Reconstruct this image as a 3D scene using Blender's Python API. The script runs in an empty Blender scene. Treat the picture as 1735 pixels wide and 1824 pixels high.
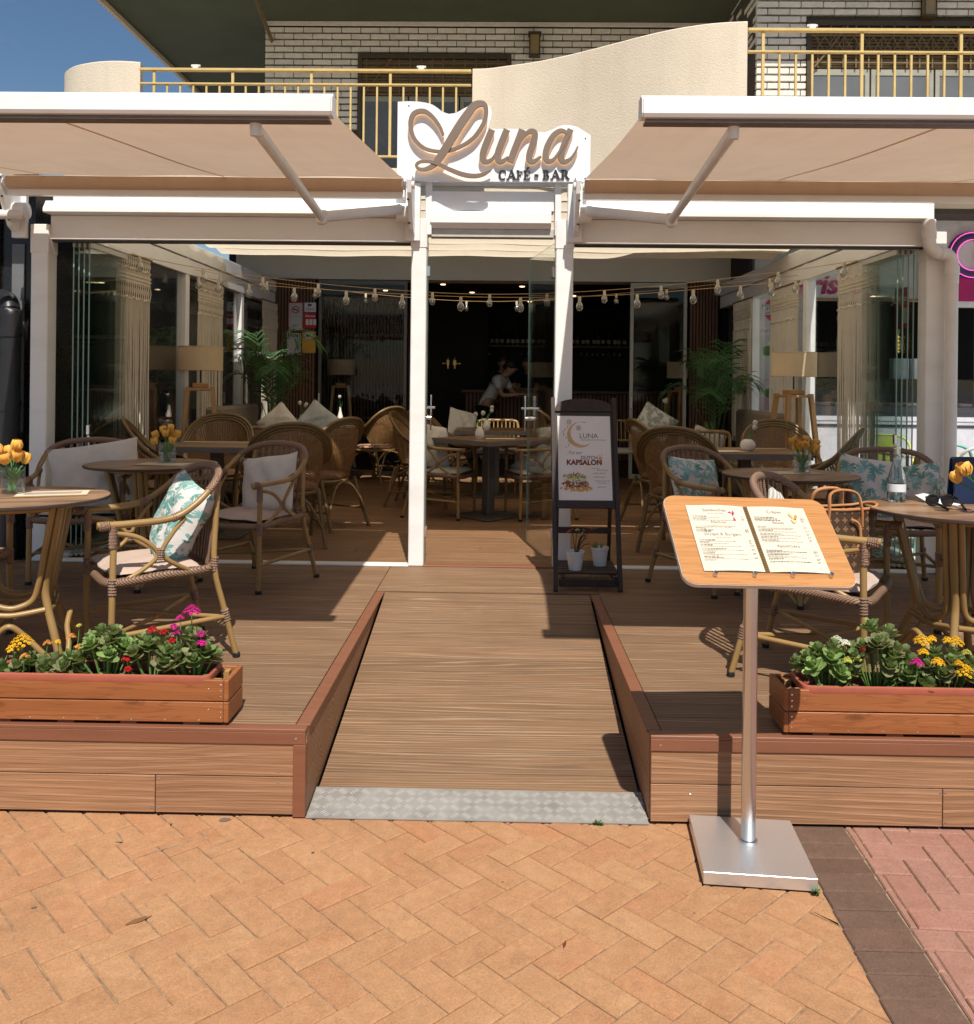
import bpy, bmesh, math, random
from math import sin, cos, pi, radians, sqrt, atan2
from mathutils import Vector, Matrix, Euler
rng = random.Random(7)
S = bpy.context.scene
COL = S.collection

# ------------------------------------------------------------------ camera
cd = bpy.data.cameras.new('camera'); cam = bpy.data.objects.new('camera', cd); COL.objects.link(cam)
cd.sensor_fit = 'VERTICAL'; cd.sensor_height = 36.0; cd.lens = 1615 / 1824 * 36
cd.shift_x = 0.0; cd.shift_y = -232 / 1824
cd.clip_start = 0.05; cd.clip_end = 3000
cam.location = (0, 0, 1.6); cam.rotation_euler = (pi / 2, -0.0110, 0.016)
S.camera = cam
# ------------------------------------------------------------------ sky, sun, exposure
SUN = Vector((-0.11, 0.66, -1.0)).normalized()
W = bpy.data.worlds.new('World'); S.world = W; W.use_nodes = True
wn = W.node_tree.nodes; wl = W.node_tree.links; wn.clear()
sky = wn.new('ShaderNodeTexSky'); sky.sky_type = 'NISHITA'; sky.sun_disc = False
sky.sun_elevation = math.asin(-SUN.z); sky.sun_rotation = math.atan2(-SUN.x, -SUN.y)
sky.air_density = 1.1; sky.dust_density = 0.35; sky.ozone_density = 2.2
bg = wn.new('ShaderNodeBackground'); bg.inputs['Strength'].default_value = 0.064
wo = wn.new('ShaderNodeOutputWorld'); tcw = wn.new('ShaderNodeTexCoord'); mpw = wn.new('ShaderNodeMapping'); mpw.inputs['Scale'].default_value = (2.2, 2.2, 7.0); mpw.inputs['Rotation'].default_value = (.25, .3, 0)
nzw = wn.new('ShaderNodeTexNoise'); nzw.inputs['Scale'].default_value = 1.6; nzw.inputs['Detail'].default_value = 9; nzw.inputs['Roughness'].default_value = .62; nzw.inputs['Distortion'].default_value = .6
rpw = wn.new('ShaderNodeValToRGB'); rpw.color_ramp.elements[0].position = .48; rpw.color_ramp.elements[1].position = .85; rpw.color_ramp.elements[1].color = (.26, .26, .26, 1)
hsw = wn.new('ShaderNodeHueSaturation'); hsw.inputs['Saturation'].default_value = 1.12; hsw.inputs['Value'].default_value = 1.0; wl.new(sky.outputs[0], hsw.inputs['Color'])
mxw = wn.new('ShaderNodeMixRGB'); mxw.inputs[2].default_value = (5.2, 5.6, 6.2, 1)
wl.new(tcw.outputs['Generated'], mpw.inputs[0]); wl.new(mpw.outputs[0], nzw.inputs['Vector']); wl.new(nzw.outputs[0], rpw.inputs[0]); wl.new(rpw.outputs[0], mxw.inputs[0]); wl.new(hsw.outputs[0], mxw.inputs[1])
wl.new(mxw.outputs[0], bg.inputs[0]); wl.new(bg.outputs[0], wo.inputs[0])
sd = bpy.data.lights.new('sun', 'SUN'); sun = bpy.data.objects.new('sun', sd); COL.objects.link(sun)
sd.energy = 4.6; sd.angle = radians(0.53); sd.color = (1.0, 0.95, 0.87)
sun.rotation_euler = SUN.to_track_quat('-Z', 'Y').to_euler(); sun.location = (2, -6, 12)
vs = S.view_settings; vs.view_transform = 'Standard'; vs.look = 'None'; vs.exposure = 0.38; vs.gamma = 1.0; vs.use_curve_mapping = False
S.render.engine = 'CYCLES'
cy = S.cycles; cy.use_denoising = True; cy.max_bounces = 9; cy.diffuse_bounces = 4; cy.glossy_bounces = 3
cy.transmission_bounces = 6; cy.transparent_max_bounces = 24; cy.caustics_reflective = False; cy.caustics_refractive = False
cy.sample_clamp_indirect = 6.0

# ------------------------------------------------------------------ material helpers
class G:
    def __init__(s, name):
        s.m = bpy.data.materials.new(name); s.m.use_nodes = True; s.t = s.m.node_tree; s.t.nodes.clear()
        s.o = s.n('OutputMaterial'); s.b = s.n('BsdfPrincipled'); s.l(s.b.outputs[0], s.o.inputs[0])
    def l(s, a, b): s.t.links.new(a, b)
    def n(s, typ, ins=None, **kw):
        nd = s.t.nodes.new('ShaderNode' + typ)
        for k, v in kw.items(): setattr(nd, k, v)
        for k, v in (ins or {}).items(): s.set(nd, k, v)
        return nd
    def set(s, nd, k, v):
        if isinstance(v, bpy.types.NodeSocket): s.l(v, nd.inputs[k])
        else:
            if isinstance(v, tuple) and len(v) == 3 and nd.inputs[k].type == 'RGBA': v = v + (1,)
            nd.inputs[k].default_value = v
    def p(s, **kw):
        for k, v in kw.items(): s.set(s.b, {'col': 'Base Color', 'rough': 'Roughness', 'metal': 'Metallic', 'normal': 'Normal', 'spec': 'Specular IOR Level', 'coat': 'Coat Weight', 'trans': 'Transmission Weight', 'ior': 'IOR', 'emi': 'Emission Color', 'emis': 'Emission Strength', 'alpha': 'Alpha', 'sheen': 'Sheen Weight'}[k], v)
        return s.m
    def vec(s, scale=(1, 1, 1), coords='Object', rand=True, rot=(0, 0, 0)):
        v = s.n('TexCoord').outputs[coords]
        if rand:
            r = s.n('ObjectInfo').outputs['Random']
            c = s.n('CombineXYZ', {0: s.math('MULTIPLY', r, 37.0), 1: s.math('MULTIPLY', r, 71.0), 2: s.math('MULTIPLY', r, 13.0)}).outputs[0]
            v = s.n('VectorMath', {0: v, 1: c}, operation='ADD').outputs[0]
        return s.n('Mapping', {'Vector': v, 'Scale': scale, 'Rotation': rot}).outputs[0]
    def noise(s, v, scale=5, detail=4, rough=.55, dist=0): return s.n('TexNoise', {'Vector': v, 'Scale': scale, 'Detail': detail, 'Roughness': rough, 'Distortion': dist}).outputs[0]
    def math(s, op, a, b=0.0, c=0.0):
        nd = s.n('Math', operation=op); s.set(nd, 0, a); s.set(nd, 1, b)
        if op in ('MULTIPLY_ADD', 'SMOOTH_MIN', 'COMPARE'): s.set(nd, 2, c)
        return nd.outputs[0]
    def ramp(s, f, stops, interp='LINEAR'):
        nd = s.n('ValToRGB', {0: f}); e = nd.color_ramp.elements; nd.color_ramp.interpolation = interp
        while len(e) < len(stops): e.new(0.5)
        for el, (p, c) in zip(e, stops):
            el.position = p; el.color = (c, c, c, 1) if not isinstance(c, tuple) else c + (1,)
        return nd.outputs[0]
    def mix(s, f, a, b, mode='MIX'): return s.n('MixRGB', {0: f, 1: a, 2: b}, blend_type=mode).outputs[0]
    def rnd(s): return s.n('ObjectInfo').outputs['Random']
    def bump(s, h, strength=.3, dist=.01): return s.n('Bump', {'Height': h, 'Strength': strength, 'Distance': dist}).outputs[0]
    def vary(s, col, amt):   # per-object brightness
        f = s.math('MULTIPLY_ADD', s.rnd(), amt, 1 - amt / 2)
        return s.n('VectorMath', {0: col, 1: s.n('CombineXYZ', {0: f, 1: f, 2: f}).outputs[0]}, operation='MULTIPLY').outputs[0]

MATS = {}
def mat(name, c1, c2=None, scale=8, stretch=(1, 1, 1), rough=.5, metal=0, bump=0, bscale=120, rnd=0, spec=.4, lo=.35, hi=.65, rvar=.12, coords='Object'):
    g = G(name); v = g.vec(stretch, coords)
    c2 = c2 or tuple(x * .86 for x in c1)
    f = g.noise(v, scale, 5)
    col = g.mix(g.ramp(f, [(lo, 0.0), (hi, 1.0)]), c1, c2)
    if rnd: col = g.vary(col, rnd)
    rr = g.math('MULTIPLY_ADD', g.noise(v, scale * 2.3, 3), rvar * 2, rough - rvar)
    kw = dict(col=col, rough=rr, metal=metal, spec=spec)
    if bump: kw['normal'] = g.bump(g.noise(v, bscale, 3), bump, .004)
    m = g.p(**kw); MATS[name] = m; return m

def wood(name, c1, c2, c3, axis=0, freq=9, scale=1.0, rough=.5, rnd=.15, bump=.15, line=.5, cross=14, knots=0):
    """stretched-noise contour lines: cathedral grain running along one axis"""
    g = G(name); st = [cross * scale] * 3; st[axis] = 1.1 * scale
    v = g.vec(tuple(st))
    h = g.noise(v, 1.0, 3, .5)
    if knots:
        vk = g.vec((3 * scale, 3 * scale, 9 * scale))
        d = g.n('TexVoronoi', {'Vector': vk, 'Scale': 1.0}).outputs['Distance']
        kn = g.ramp(d, [(0.0, 1.0), (.16, .25), (.42, 0.0)])
        h = g.math('ADD', h, g.math('MULTIPLY', kn, .35 * knots))
    w = g.math('SINE', g.math('MULTIPLY', h, freq * 6.28))
    ln = g.ramp(w, [(line, 0.0), (1.0, 1.0)])
    fine = g.noise(g.vec(tuple(x * 9 if i != axis else x * 2 for i, x in enumerate(st))), 1.0, 4)
    base = g.mix(g.ramp(h, [(.3, 0.0), (.7, 1.0)]), c1, c2)
    col = g.mix(g.math('MULTIPLY', ln, .75), base, c3)
    col = g.mix(g.ramp(fine, [(.35, .35), (.7, 0.0)]), col, tuple(x * .55 for x in c1))
    if knots: col = g.mix(g.ramp(d, [(0.0, .85), (.07, .7), (.2, 0.0)]), col, tuple(x * .35 for x in c1))
    if rnd: col = g.vary(col, rnd)
    m = g.p(col=col, rough=g.math('MULTIPLY_ADD', fine, .25, rough - .12), spec=.35, normal=g.bump(g.math('MULTIPLY_ADD', ln, .5, fine), bump, .003))
    MATS[name] = m; return m

def deckwood(name, c1, c2, c3, freq=20, cross=11, rough=.62, rnd=.14, amt=.7):
    g = G(name); v = g.vec((.45, cross * .55, cross * .55)); h = g.noise(v, 1.0, 2, .40, .15)
    sx = g.n('SeparateXYZ', {0: g.n('TexCoord').outputs['Object']}); yy = g.math('ADD', sx.outputs[1], sx.outputs[2])
    ph = g.math('ADD', g.math('MULTIPLY', yy, freq * 11.0), g.math('MULTIPLY', h, 46.0))
    w = g.math('SINE', g.math('ADD', ph, g.math('MULTIPLY', g.noise(g.vec((6, 60, 60)), 1.0, 2), 1.6))); ln = g.ramp(w, [(.52, 0.0), (.88, 1.0)]); dk_ = g.ramp(w, [(-.0, 0.0), (.02, 0.0)]); dk_ = g.ramp(g.math('MULTIPLY', w, -1.0), [(.55, 0.0), (1.0, .55)])
    gate = g.ramp(g.noise(g.vec((1.3, 26, 26)), 1.0, 3), [(.36, .15), (.62, 1.0)])
    fine = g.noise(g.vec((3.0, 190, 190)), 1.0, 3); broad = g.noise(g.vec((.8, 5, 5)), 1.0, 3)
    col = g.mix(g.ramp(broad, [(.3, 0.0), (.7, 1.0)]), c1, c2)
    col = g.mix(g.math('MULTIPLY', g.math('MULTIPLY', ln, gate), amt), col, c3)
    col = g.mix(g.math('MULTIPLY', dk_, gate), col, tuple(x * .55 for x in c2))
    col = g.mix(g.ramp(fine, [(.34, .55), (.6, 0.0)]), col, tuple(x * .48 for x in c2))
    pos = g.n('NewGeometry').outputs['Position']
    col = g.mix(g.ramp(g.noise(pos, 2.3, 6, .65), [(.52, 0.0), (.75, .30)]), col, tuple(x * .6 for x in c2))
    col = g.mix(g.ramp(g.noise(pos, 3.7, 7, .7), [(.62, 0.0), (.82, .16)]), col, (.36, .31, .26))
    if rnd: col = g.vary(col, rnd)
    MATS[name] = g.p(col=col, rough=g.math('MULTIPLY_ADD', fine, .25, rough - .12), spec=.3, normal=g.bump(g.math('MULTIPLY_ADD', ln, .6, fine), .4, .003))

def glassy(name, tint=(.90, .95, .93), refl=1.0, rough=.0):
    """thin architectural glass: tinted pass-through plus Fresnel reflection"""
    g = G(name); g.t.nodes.remove(g.b)
    ior = g.math('MULTIPLY_ADD', g.n('NewGeometry').outputs['Backfacing'], 1 / 1.5 - 1.5, 1.5)
    fr = g.n('Fresnel', {'IOR': ior}).outputs[0]
    f = g.math('MULTIPLY', fr, refl)
    t = g.n('BsdfTransparent', {'Color': tint}); s = g.n('BsdfGlossy', {'Color': (1, 1, 1), 'Roughness': rough})
    mx = g.n('MixShader', {0: f, 1: t.outputs[0], 2: s.outputs[0]}); g.l(mx.outputs[0], g.o.inputs[0])
    MATS[name] = g.m; return g.m

def real_glass(name, col=(.95, .98, .97), ior=1.45):
    g = G(name); MATS[name] = g.p(col=col, rough=0.0, trans=1.0, ior=ior)
def fabric(name, c, trans=.3, c2=None, bump=.15, scale=3, thread=900):
    g = G(name); v = g.vec(rand=False); g.t.nodes.remove(g.b)
    col = g.mix(g.ramp(g.noise(v, scale, 5), [(.3, 0.0), (.7, 1.0)]), c, c2 or tuple(x * .9 for x in c))
    col = g.mix(g.ramp(g.noise(g.vec((9, .9, 1), rand=False), 1.2, 5, .65), [(.5, 0.0), (.8, .30)]), col, tuple(x * .72 for x in c))
    nb = g.bump(g.noise(v, thread, 2), bump, .002)
    d = g.n('BsdfDiffuse', {'Color': col, 'Normal': nb}); t = g.n('BsdfTranslucent', {'Color': col, 'Normal': nb})
    mx = g.n('MixShader', {0: trans, 1: d.outputs[0], 2: t.outputs[0]}); g.l(mx.outputs[0], g.o.inputs[0])
    MATS[name] = g.m; return g.m

# ------------------------------------------------------------------ mesh helpers
def V(*a): return Vector(a)
def spline(pts, n=6, closed=False):
    P = [Vector(p) for p in pts]; out = []; m = len(P)
    rngi = range(m if closed else m - 1)
    for i in rngi:
        if closed: p0, p1, p2, p3 = P[i - 1], P[i], P[(i + 1) % m], P[(i + 2) % m]
        else: p0, p1, p2, p3 = P[max(i - 1, 0)], P[i], P[i + 1], P[min(i + 2, m - 1)]
        for k in range(n):
            t = k / n; t2 = t * t; t3 = t2 * t
            out.append(.5 * ((2 * p1) + (p2 - p0) * t + (2 * p0 - 5 * p1 + 4 * p2 - p3) * t2 + (3 * p1 - p0 - 3 * p2 + p3) * t3))
    if not closed: out.append(P[-1])
    return out

class MB:
    def __init__(s): s.v = []; s.f = []
    def add(s, vs_, fs, M=None):
        o = len(s.v)
        s.v += [tuple(M @ Vector(p)) if M else tuple(p) for p in vs_]
        s.f += [tuple(i + o for i in f) for f in fs]; return s
    def box(s, x0, x1, y0, y1, z0, z1, c=0.0, M=None):
        if c <= 0:
            vs_ = [(x, y, z) for x in (x0, x1) for y in (y0, y1) for z in (z0, z1)]
            return s.add(vs_, [(0, 1, 3, 2), (4, 6, 7, 5), (0, 4, 5, 1), (2, 3, 7, 6), (0, 2, 6, 4), (1, 5, 7, 3)], M)
        c = min(c, (x1 - x0) * .49, (y1 - y0) * .49, (z1 - z0) * .49)
        vs_ = []; idx = {}
        lo = (x0, y0, z0); hi = (x1, y1, z1)
        for sx in (0, 1):
            for sy in (0, 1):
                for sz in (0, 1):
                    sg = (sx, sy, sz)
                    for ax in range(3):
                        q = []
                        for k in range(3):
                            e = hi[k] if sg[k] else lo[k]
                            q.append(e if k == ax else (e - c if sg[k] else e + c))
                        idx[(sg, ax)] = len(vs_); vs_.append(tuple(q))
        fs = []
        for ax in range(3):
            a, b = [(1, 2), (2, 0), (0, 1)][ax]
            for sg_ in (0, 1):
                loop = []
                for (u, w) in ((0, 0), (1, 0), (1, 1), (0, 1)):
                    t = [0, 0, 0]; t[ax] = sg_; t[a] = u; t[b] = w; loop.append(idx[(tuple(t), ax)])
                fs.append(tuple(loop if sg_ else loop[::-1]))
            # edges parallel to ax
            for (u, w) in ((0, 0), (1, 0), (1, 1), (0, 1)):
                t0 = [0, 0, 0]; t0[a] = u; t0[b] = w; t1 = list(t0); t1[ax] = 1
                q = (idx[(tuple(t0), a)], idx[(tuple(t1), a)], idx[(tuple(t1), b)], idx[(tuple(t0), b)])
                fs.append(q if (u == w) is False else q[::-1])
        for sx in (0, 1):
            for sy in (0, 1):
                for sz in (0, 1):
                    q = tuple(idx[((sx, sy, sz), k)] for k in range(3)); fs.append(q if (sx + sy + sz) % 2 else q[::-1])
        return s.add(vs_, fs, M)
    def tube(s, path, r, n=8, caps=True, closed=False, M=None, flat=1.0):
        P = [Vector(p) for p in path]; m = len(P)
        R = r if isinstance(r, (list, tuple)) else [r] * m
        tans = []
        for i in range(m):
            a = P[i - 1] if (i > 0 or closed) else P[i]; b = P[(i + 1) % m] if (i < m - 1 or closed) else P[i]
            t = (b - a); tans.append(t.normalized() if t.length > 1e-9 else Vector((0, 0, 1)))
        t0 = tans[0]; up = Vector((0, 0, 1)) if abs(t0.z) < .9 else Vector((0, 1, 0))
        nrm = (up - t0 * up.dot(t0)).normalized(); vs_ = []
        for i in range(m):
            t = tans[i]; nrm = (nrm - t * nrm.dot(t))
            nrm = nrm.normalized() if nrm.length > 1e-6 else t.orthogonal().normalized()
            bn = t.cross(nrm)
            for k in range(n):
                a = 2 * pi * k / n; vs_.append(P[i] + (nrm * cos(a) * flat + bn * sin(a)) * R[i])
        fs = []
        for i in range(m if closed else m - 1):
            j = (i + 1) % m
            for k in range(n): fs.append((i * n + k, i * n + (k + 1) % n, j * n + (k + 1) % n, j * n + k))
        if caps and not closed: fs += [tuple(range(n))[::-1], tuple(range((m - 1) * n, m * n))]
        return s.add(vs_, fs, M)
    def lathe(s, prof, n=20, M=None, cap=True):
        vs_ = []; m = len(prof)
        for r, z in prof:
            for k in range(n): a = 2 * pi * k / n; vs_.append((r * cos(a), r * sin(a), z))
        fs = [(i * n + k, i * n + (k + 1) % n, (i + 1) * n + (k + 1) % n, (i + 1) * n + k) for i in range(m - 1) for k in range(n)]
        if cap: fs += [tuple(range(n))[::-1], tuple(range((m - 1) * n, m * n))]
        return s.add(vs_, fs, M)
    def prism(s, poly, d0, d1, axis='y', M=None):
        """extrude a 2D polygon; axis y: (x,z) polygon between y=d0..d1; axis z: (x,y) polygon; axis x: (y,z)"""
        def q(p, d): return {'y': (p[0], d, p[1]), 'z': (p[0], p[1], d), 'x': (d, p[0], p[1])}[axis]
        n = len(poly); vs_ = [q(p, d0) for p in poly] + [q(p, d1) for p in poly]
        fs = [tuple(range(n)), tuple(range(2 * n - 1, n - 1, -1))] + [(i, i + n, (i + 1) % n + n, (i + 1) % n) for i in range(n)]
        return s.add(vs_, fs, M)
    def ball(s, c, r, n=10, m=7, M=None):
        vs_ = []; rx, ry, rz = r if isinstance(r, tuple) else (r, r, r)
        prof = [(sin(pi * i / m), -cos(pi * i / m)) for i in range(1, m)]
        for a, z in prof:
            for k in range(n): vs_.append((c[0] + rx * a * cos(2 * pi * k / n), c[1] + ry * a * sin(2 * pi * k / n), c[2] + rz * z))
        b = len(vs_); vs_ += [(c[0], c[1], c[2] - rz), (c[0], c[1], c[2] + rz)]
        fs = [(i * n + k, i * n + (k + 1) % n, (i + 1) * n + (k + 1) % n, (i + 1) * n + k) for i in range(m - 2) for k in range(n)]
        fs += [(b, (k + 1) % n, k) for k in range(n)] + [(b + 1, (m - 2) * n + k, (m - 2) * n + (k + 1) % n) for k in range(n)]
        return s.add(vs_, fs, M)
    def grid(s, fn, nu, nv, M=None):
        vs_ = [fn(i / nu, j / nv) for j in range(nv + 1) for i in range(nu + 1)]
        fs = [(j * (nu + 1) + i, j * (nu + 1) + i + 1, (j + 1) * (nu + 1) + i + 1, (j + 1) * (nu + 1) + i) for j in range(nv) for i in range(nu)]
        return s.add(vs_, fs, M)
    def mesh(s, name, smooth=False, fix=True):
        me = bpy.data.meshes.new(name); me.from_pydata(s.v, [], s.f)
        if fix:
            bm = bmesh.new(); bm.from_mesh(me); bmesh.ops.recalc_face_normals(bm, faces=bm.faces); bm.to_mesh(me); bm.free()
        if smooth:
            me.shade_smooth(); me.set_sharp_from_angle(angle=radians(50 if smooth is True else smooth))
        return me
    def build(s, name, m, parent=None, loc=(0, 0, 0), rot=(0, 0, 0), smooth=False, fix=True):
        me = s.mesh(name, smooth, fix); me.materials.append(MATS[m] if isinstance(m, str) else m)
        return put(name, me, parent, loc, rot)
def put(name, me, parent=None, loc=(0, 0, 0), rot=(0, 0, 0), scale=None):
    o = bpy.data.objects.new(name, me); COL.objects.link(o); o.location = loc; o.rotation_euler = rot
    if scale is not None: o.scale = (scale,) * 3 if not isinstance(scale, tuple) else scale
    if parent is not None: o.parent = parent
    return o
def tag(o, label, cat, group=None):
    o['label'] = label; o['category'] = cat
    if group: o['group'] = group
    return o
def struct(o): o['kind'] = 'structure'; return o
def stuff(o): o['kind'] = 'stuff'; return o
def thing(name, label, cat, loc=(0, 0, 0), rz=0.0, group=None, rot=None):
    o = bpy.data.objects.new(name, None); COL.objects.link(o); o.location = loc
    o.rotation_euler = rot if rot else (0, 0, rz); o.empty_display_size = .1
    return tag(o, label, cat, group)
KIDS = {}
def children(o): return [c for c in bpy.data.objects if c.parent == o]
def dup(root, kids, label, loc, rz, group=None):
    """copy a thing with its parts (and their sub-parts)"""
    r = root.copy(); COL.objects.link(r); r.location = loc; r.rotation_euler = (0, 0, rz); r['label'] = label
    if group: r['group'] = group
    for ch, sub in kids:
        c = ch.copy(); COL.objects.link(c); c.parent = r
        for q in sub:
            d = q.copy(); COL.objects.link(d); d.parent = c
    return r
def tree(o):
    a = [c for c in bpy.data.objects if c.parent is not None]
    return [(c, [q for q in a if q.parent == c]) for c in a if c.parent == o]
def RM(loc=(0, 0, 0), rx=0, ry=0, rz=0, s=1): return Matrix.Translation(loc) @ Euler((rx, ry, rz)).to_matrix().to_4x4() @ Matrix.Scale(s, 4)
def text_mesh(txt, size, depth=.0, align='LEFT', bold=0.0, shear=0.0, space=1.0):
    c = bpy.data.curves.new('lettering', 'FONT'); c.body = txt; c.size = size; c.extrude = depth; c.align_x = align
    c.offset = bold; c.shear = shear; c.space_character = space; c.resolution_u = 3
    o = bpy.data.objects.new('lettering', c); COL.objects.link(o)
    dg = bpy.context.evaluated_depsgraph_get(); me = bpy.data.meshes.new_from_object(o.evaluated_get(dg))
    bpy.data.objects.remove(o); bpy.data.curves.remove(c); me.name = 'lettering'; return me
def text(name, txt, size, m, parent, loc, rot=(pi / 2, 0, 0), **kw):
    me = text_mesh(txt, size, **kw); me.materials.clear(); me.materials.append(MATS[m]); return put(name, me, parent, loc, rot)
# ------------------------------------------------------------------ materials
def m_paver(name, c1, c2, c3, spk=.5, rnd=.22):
    g = G(name); v = g.vec()
    r = g.rnd()
    base = g.mix(g.ramp(r, [(0.0, 0.0), (.45, .35), (.8, .5), (1.0, 1.0)]), c1, c2)
    r2 = g.math('FRACT', g.math('MULTIPLY', r, 17.3)); base = g.mix(g.ramp(r2, [(.70, 0.0), (.95, .40)]), base, (c1[0] * 1.0, c1[1] * .78, c1[2] * .75))
    base = g.mix(g.ramp(g.noise(v, 7, 4), [(.35, 0.0), (.75, .6)]), base, c3)
    sp = g.noise(v, 260, 2)
    base = g.mix(g.ramp(sp, [(.66, 0.0), (.74, spk)]), base, (.62, .46, .30))
    base = g.mix(g.ramp(g.noise(v, 190, 2), [(.27, .55), (.34, 0.0)]), base, tuple(x * .35 for x in c1))
    wv = g.vec(rand=False, coords='Object')
    gp = g.n('NewGeometry').outputs['Position']
    st = g.noise(gp, 3.1, 6, .65)
    base = g.mix(g.ramp(st, [(.55, 0.0), (.72, .32)]), base, tuple(x * .55 for x in c1))
    base = g.mix(g.ramp(g.noise(gp, 9.0, 8, .72), [(.58, 0.0), (.74, .28)]), base, tuple(x * .5 for x in c1))
    base = g.mix(g.ramp(g.noise(gp, 1.3, 7, .7), [(.52, 0.0), (.72, .30)]), base, tuple(x * 1.22 for x in c3))
    base = g.mix(g.ramp(g.noise(gp, 27, 3, .5), [(.77, 0.0), (.80, .5)]), base, (.10, .07, .05))
    gr = g.ramp(g.noise(v, 135, 4, .75), [(.30, .80), (.5, 1.0), (.72, 1.16)]); base = g.mix(1.0, base, gr, 'MULTIPLY')
    base = g.mix(1.0, base, g.ramp(g.noise(v, 24, 5, .7), [(.30, .86), (.7, 1.08)]), 'MULTIPLY')
    base = g.vary(base, rnd)
    h = g.math('ADD', g.noise(v, 330, 3), g.math('MULTIPLY', g.noise(v, 40, 3), .8))
    MATS[name] = g.p(col=base, rough=.86, spec=.2, normal=g.bump(h, .55, .004))
m_paver('paver_orange', (.425, .212, .103), (.380, .205, .098), (.445, .255, .132), .5, .14)
m_paver('paver_pink', (.345, .172, .125), (.305, .155, .11), (.37, .205, .155), .35, .14)
m_paver('paver_brown', (.135, .082, .058), (.135, .080, .056), (.17, .10, .07), .3, .16)
mat('joint_sand', (.36, .27, .175), (.20, .14, .095), 30, rough=.95, bump=.4, bscale=200, spec=.1)
mat('light_concrete', (.33, .30, .265), (.28, .255, .225), 6, rough=.9)  # unseen promenade ground as light grey concrete, paled for more bounce light
deckwood('deck_wood', (.250, .144, .078), (.196, .110, .058), (.39, .28, .185), 26, 13, .62, .16, .80)
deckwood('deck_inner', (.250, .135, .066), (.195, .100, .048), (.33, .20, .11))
deckwood('fascia_wood', (.375, .196, .102), (.325, .164, .083), (.47, .30, .185), 20, 8, .58, .10, .42)
mat('trim_brown', (.225, .088, .046), (.19, .073, .038), 6, (.3, 4, 4), .48, bump=.05, rnd=.05)
wood('planter_wood', (.36, .130, .046), (.275, .092, .030), (.22, .070, .022), 0, 8, 1.3, .42, .14, .12, .55, 16, 1)
mat('terracotta', (.36, .095, .055), (.30, .085, .05), 12, rough=.5)
mat('soil', (.035, .022, .014), (.06, .04, .025), 60, rough=.95, bump=.8, bscale=90)
mat('white_metal', (.80, .79, .77), (.70, .68, .64), 2.2, (1, 1, 3), .35, rvar=.08, lo=.45, hi=.85)
mat('white_plastic', (.78, .76, .73), (.72, .69, .65), 6, rough=.35)
mat('dark_bolt', (.06, .06, .06), rough=.4, metal=.6)
g = G('steel'); v = g.vec((60, 60, 1.5)); f = g.noise(v, 3, 4)
MATS['steel'] = g.p(col=(.66, .67, .68), metal=1.0, rough=g.math('MULTIPLY_ADD', f, .08, .20))
g = G('steel_plate'); v = g.vec((1.5, 40, 40)); f = g.noise(v, 3, 4); f2 = g.noise(g.vec(), 9, 5)
MATS['steel_plate'] = g.p(col=g.mix(g.ramp(f2, [(.4, 0.0), (.8, .6)]), (.76, .75, .73), (.60, .58, .55)), metal=.85, rough=g.math('MULTIPLY_ADD', f2, .25, .30), normal=g.bump(f, .05, .002))
mat('chrome', (.75, .75, .75), rough=.18, metal=1.0)
g = G('tread_plate'); f = g.noise(g.vec(), 9, 5)
MATS['tread_plate'] = g.p(col=g.mix(g.ramp(f, [(.4, 0.0), (.7, .7)]), (.36, .34, .31), (.22, .20, .175)), metal=.35, rough=.55)
g = G('tread_bar'); f = g.noise(g.vec(), 9, 5)
MATS['tread_bar'] = g.p(col=g.mix(g.ramp(f, [(.4, 0.0), (.75, .6)]), (.50, .475, .435), (.33, .31, .28)), metal=.25, rough=.55)
fabric('awning_cloth', (.66, .50, .365), .34, (.62, .465, .335))
fabric('roof_cloth', (.84, .73, .56), .66, (.80, .69, .52))
g = G('stucco'); v = g.vec(rand=False); f = g.noise(v, 1.6, 5); sk = g.noise(g.vec((4, 4, .35), rand=False), 1.0, 7, .65); bl = g.noise(v, 5.5, 6, .7)
col = g.mix(g.ramp(f, [(.3, 0.0), (.7, 1.0)]), (.75, .645, .505), (.69, .585, .45)); col = g.mix(g.ramp(sk, [(.52, 0.0), (.80, .20)]), col, (.40, .315, .22)); col = g.mix(g.ramp(bl, [(.60, 0.0), (.78, .25)]), col, (.50, .41, .30))
MATS['stucco'] = g.p(col=col, rough=.92, spec=.1, normal=g.bump(g.noise(v, 70, 4, .65), 1.0, .006))
mat('soffit_paint', (.080, .098, .060), (.068, .082, .05), 1.2, rough=.8)
mat('brick_face', (.82, .77, .69), (.72, .67, .59), 14, rough=.8, bump=.25, bscale=90, rnd=.16)
mat('mortar', (.10, .085, .07), rough=.95)
mat('rail_yellow', (.66, .48, .19), (.58, .41, .16), 9, rough=.42)
mat('brass_grille', (.20, .135, .06), (.14, .09, .04), 9, rough=.5)
mat('shutter_dark', (.05, .042, .034), rough=.6)
mat('alu_frame', (.52, .51, .44), rough=.45); mat('sash_grey', (.34, .33, .27), rough=.5)
mat('pane_grey', (.15, .155, .16), (.12, .125, .13), 2, rough=.25)
mat('lantern_metal', (.10, .07, .04), rough=.45, metal=.4)
mat('lantern_glass', (.35, .25, .12), rough=.3)
glassy('glass', (.965, .985, .978)); glassy('glass_green', (.93, .965, .955), 1.0); mat('glass_edge', (.22, .36, .32), rough=.2)
glassy('glass_clear', (.93, .955, .945), 1.7, .01)
glassy('bulb_glass', (.74, .73, .69), 3.5, .16); glassy('dark_glass', (.93, .94, .94), .30); glassy('glass_bottle', (.80, .86, .84), 2.2, .02)
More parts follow.
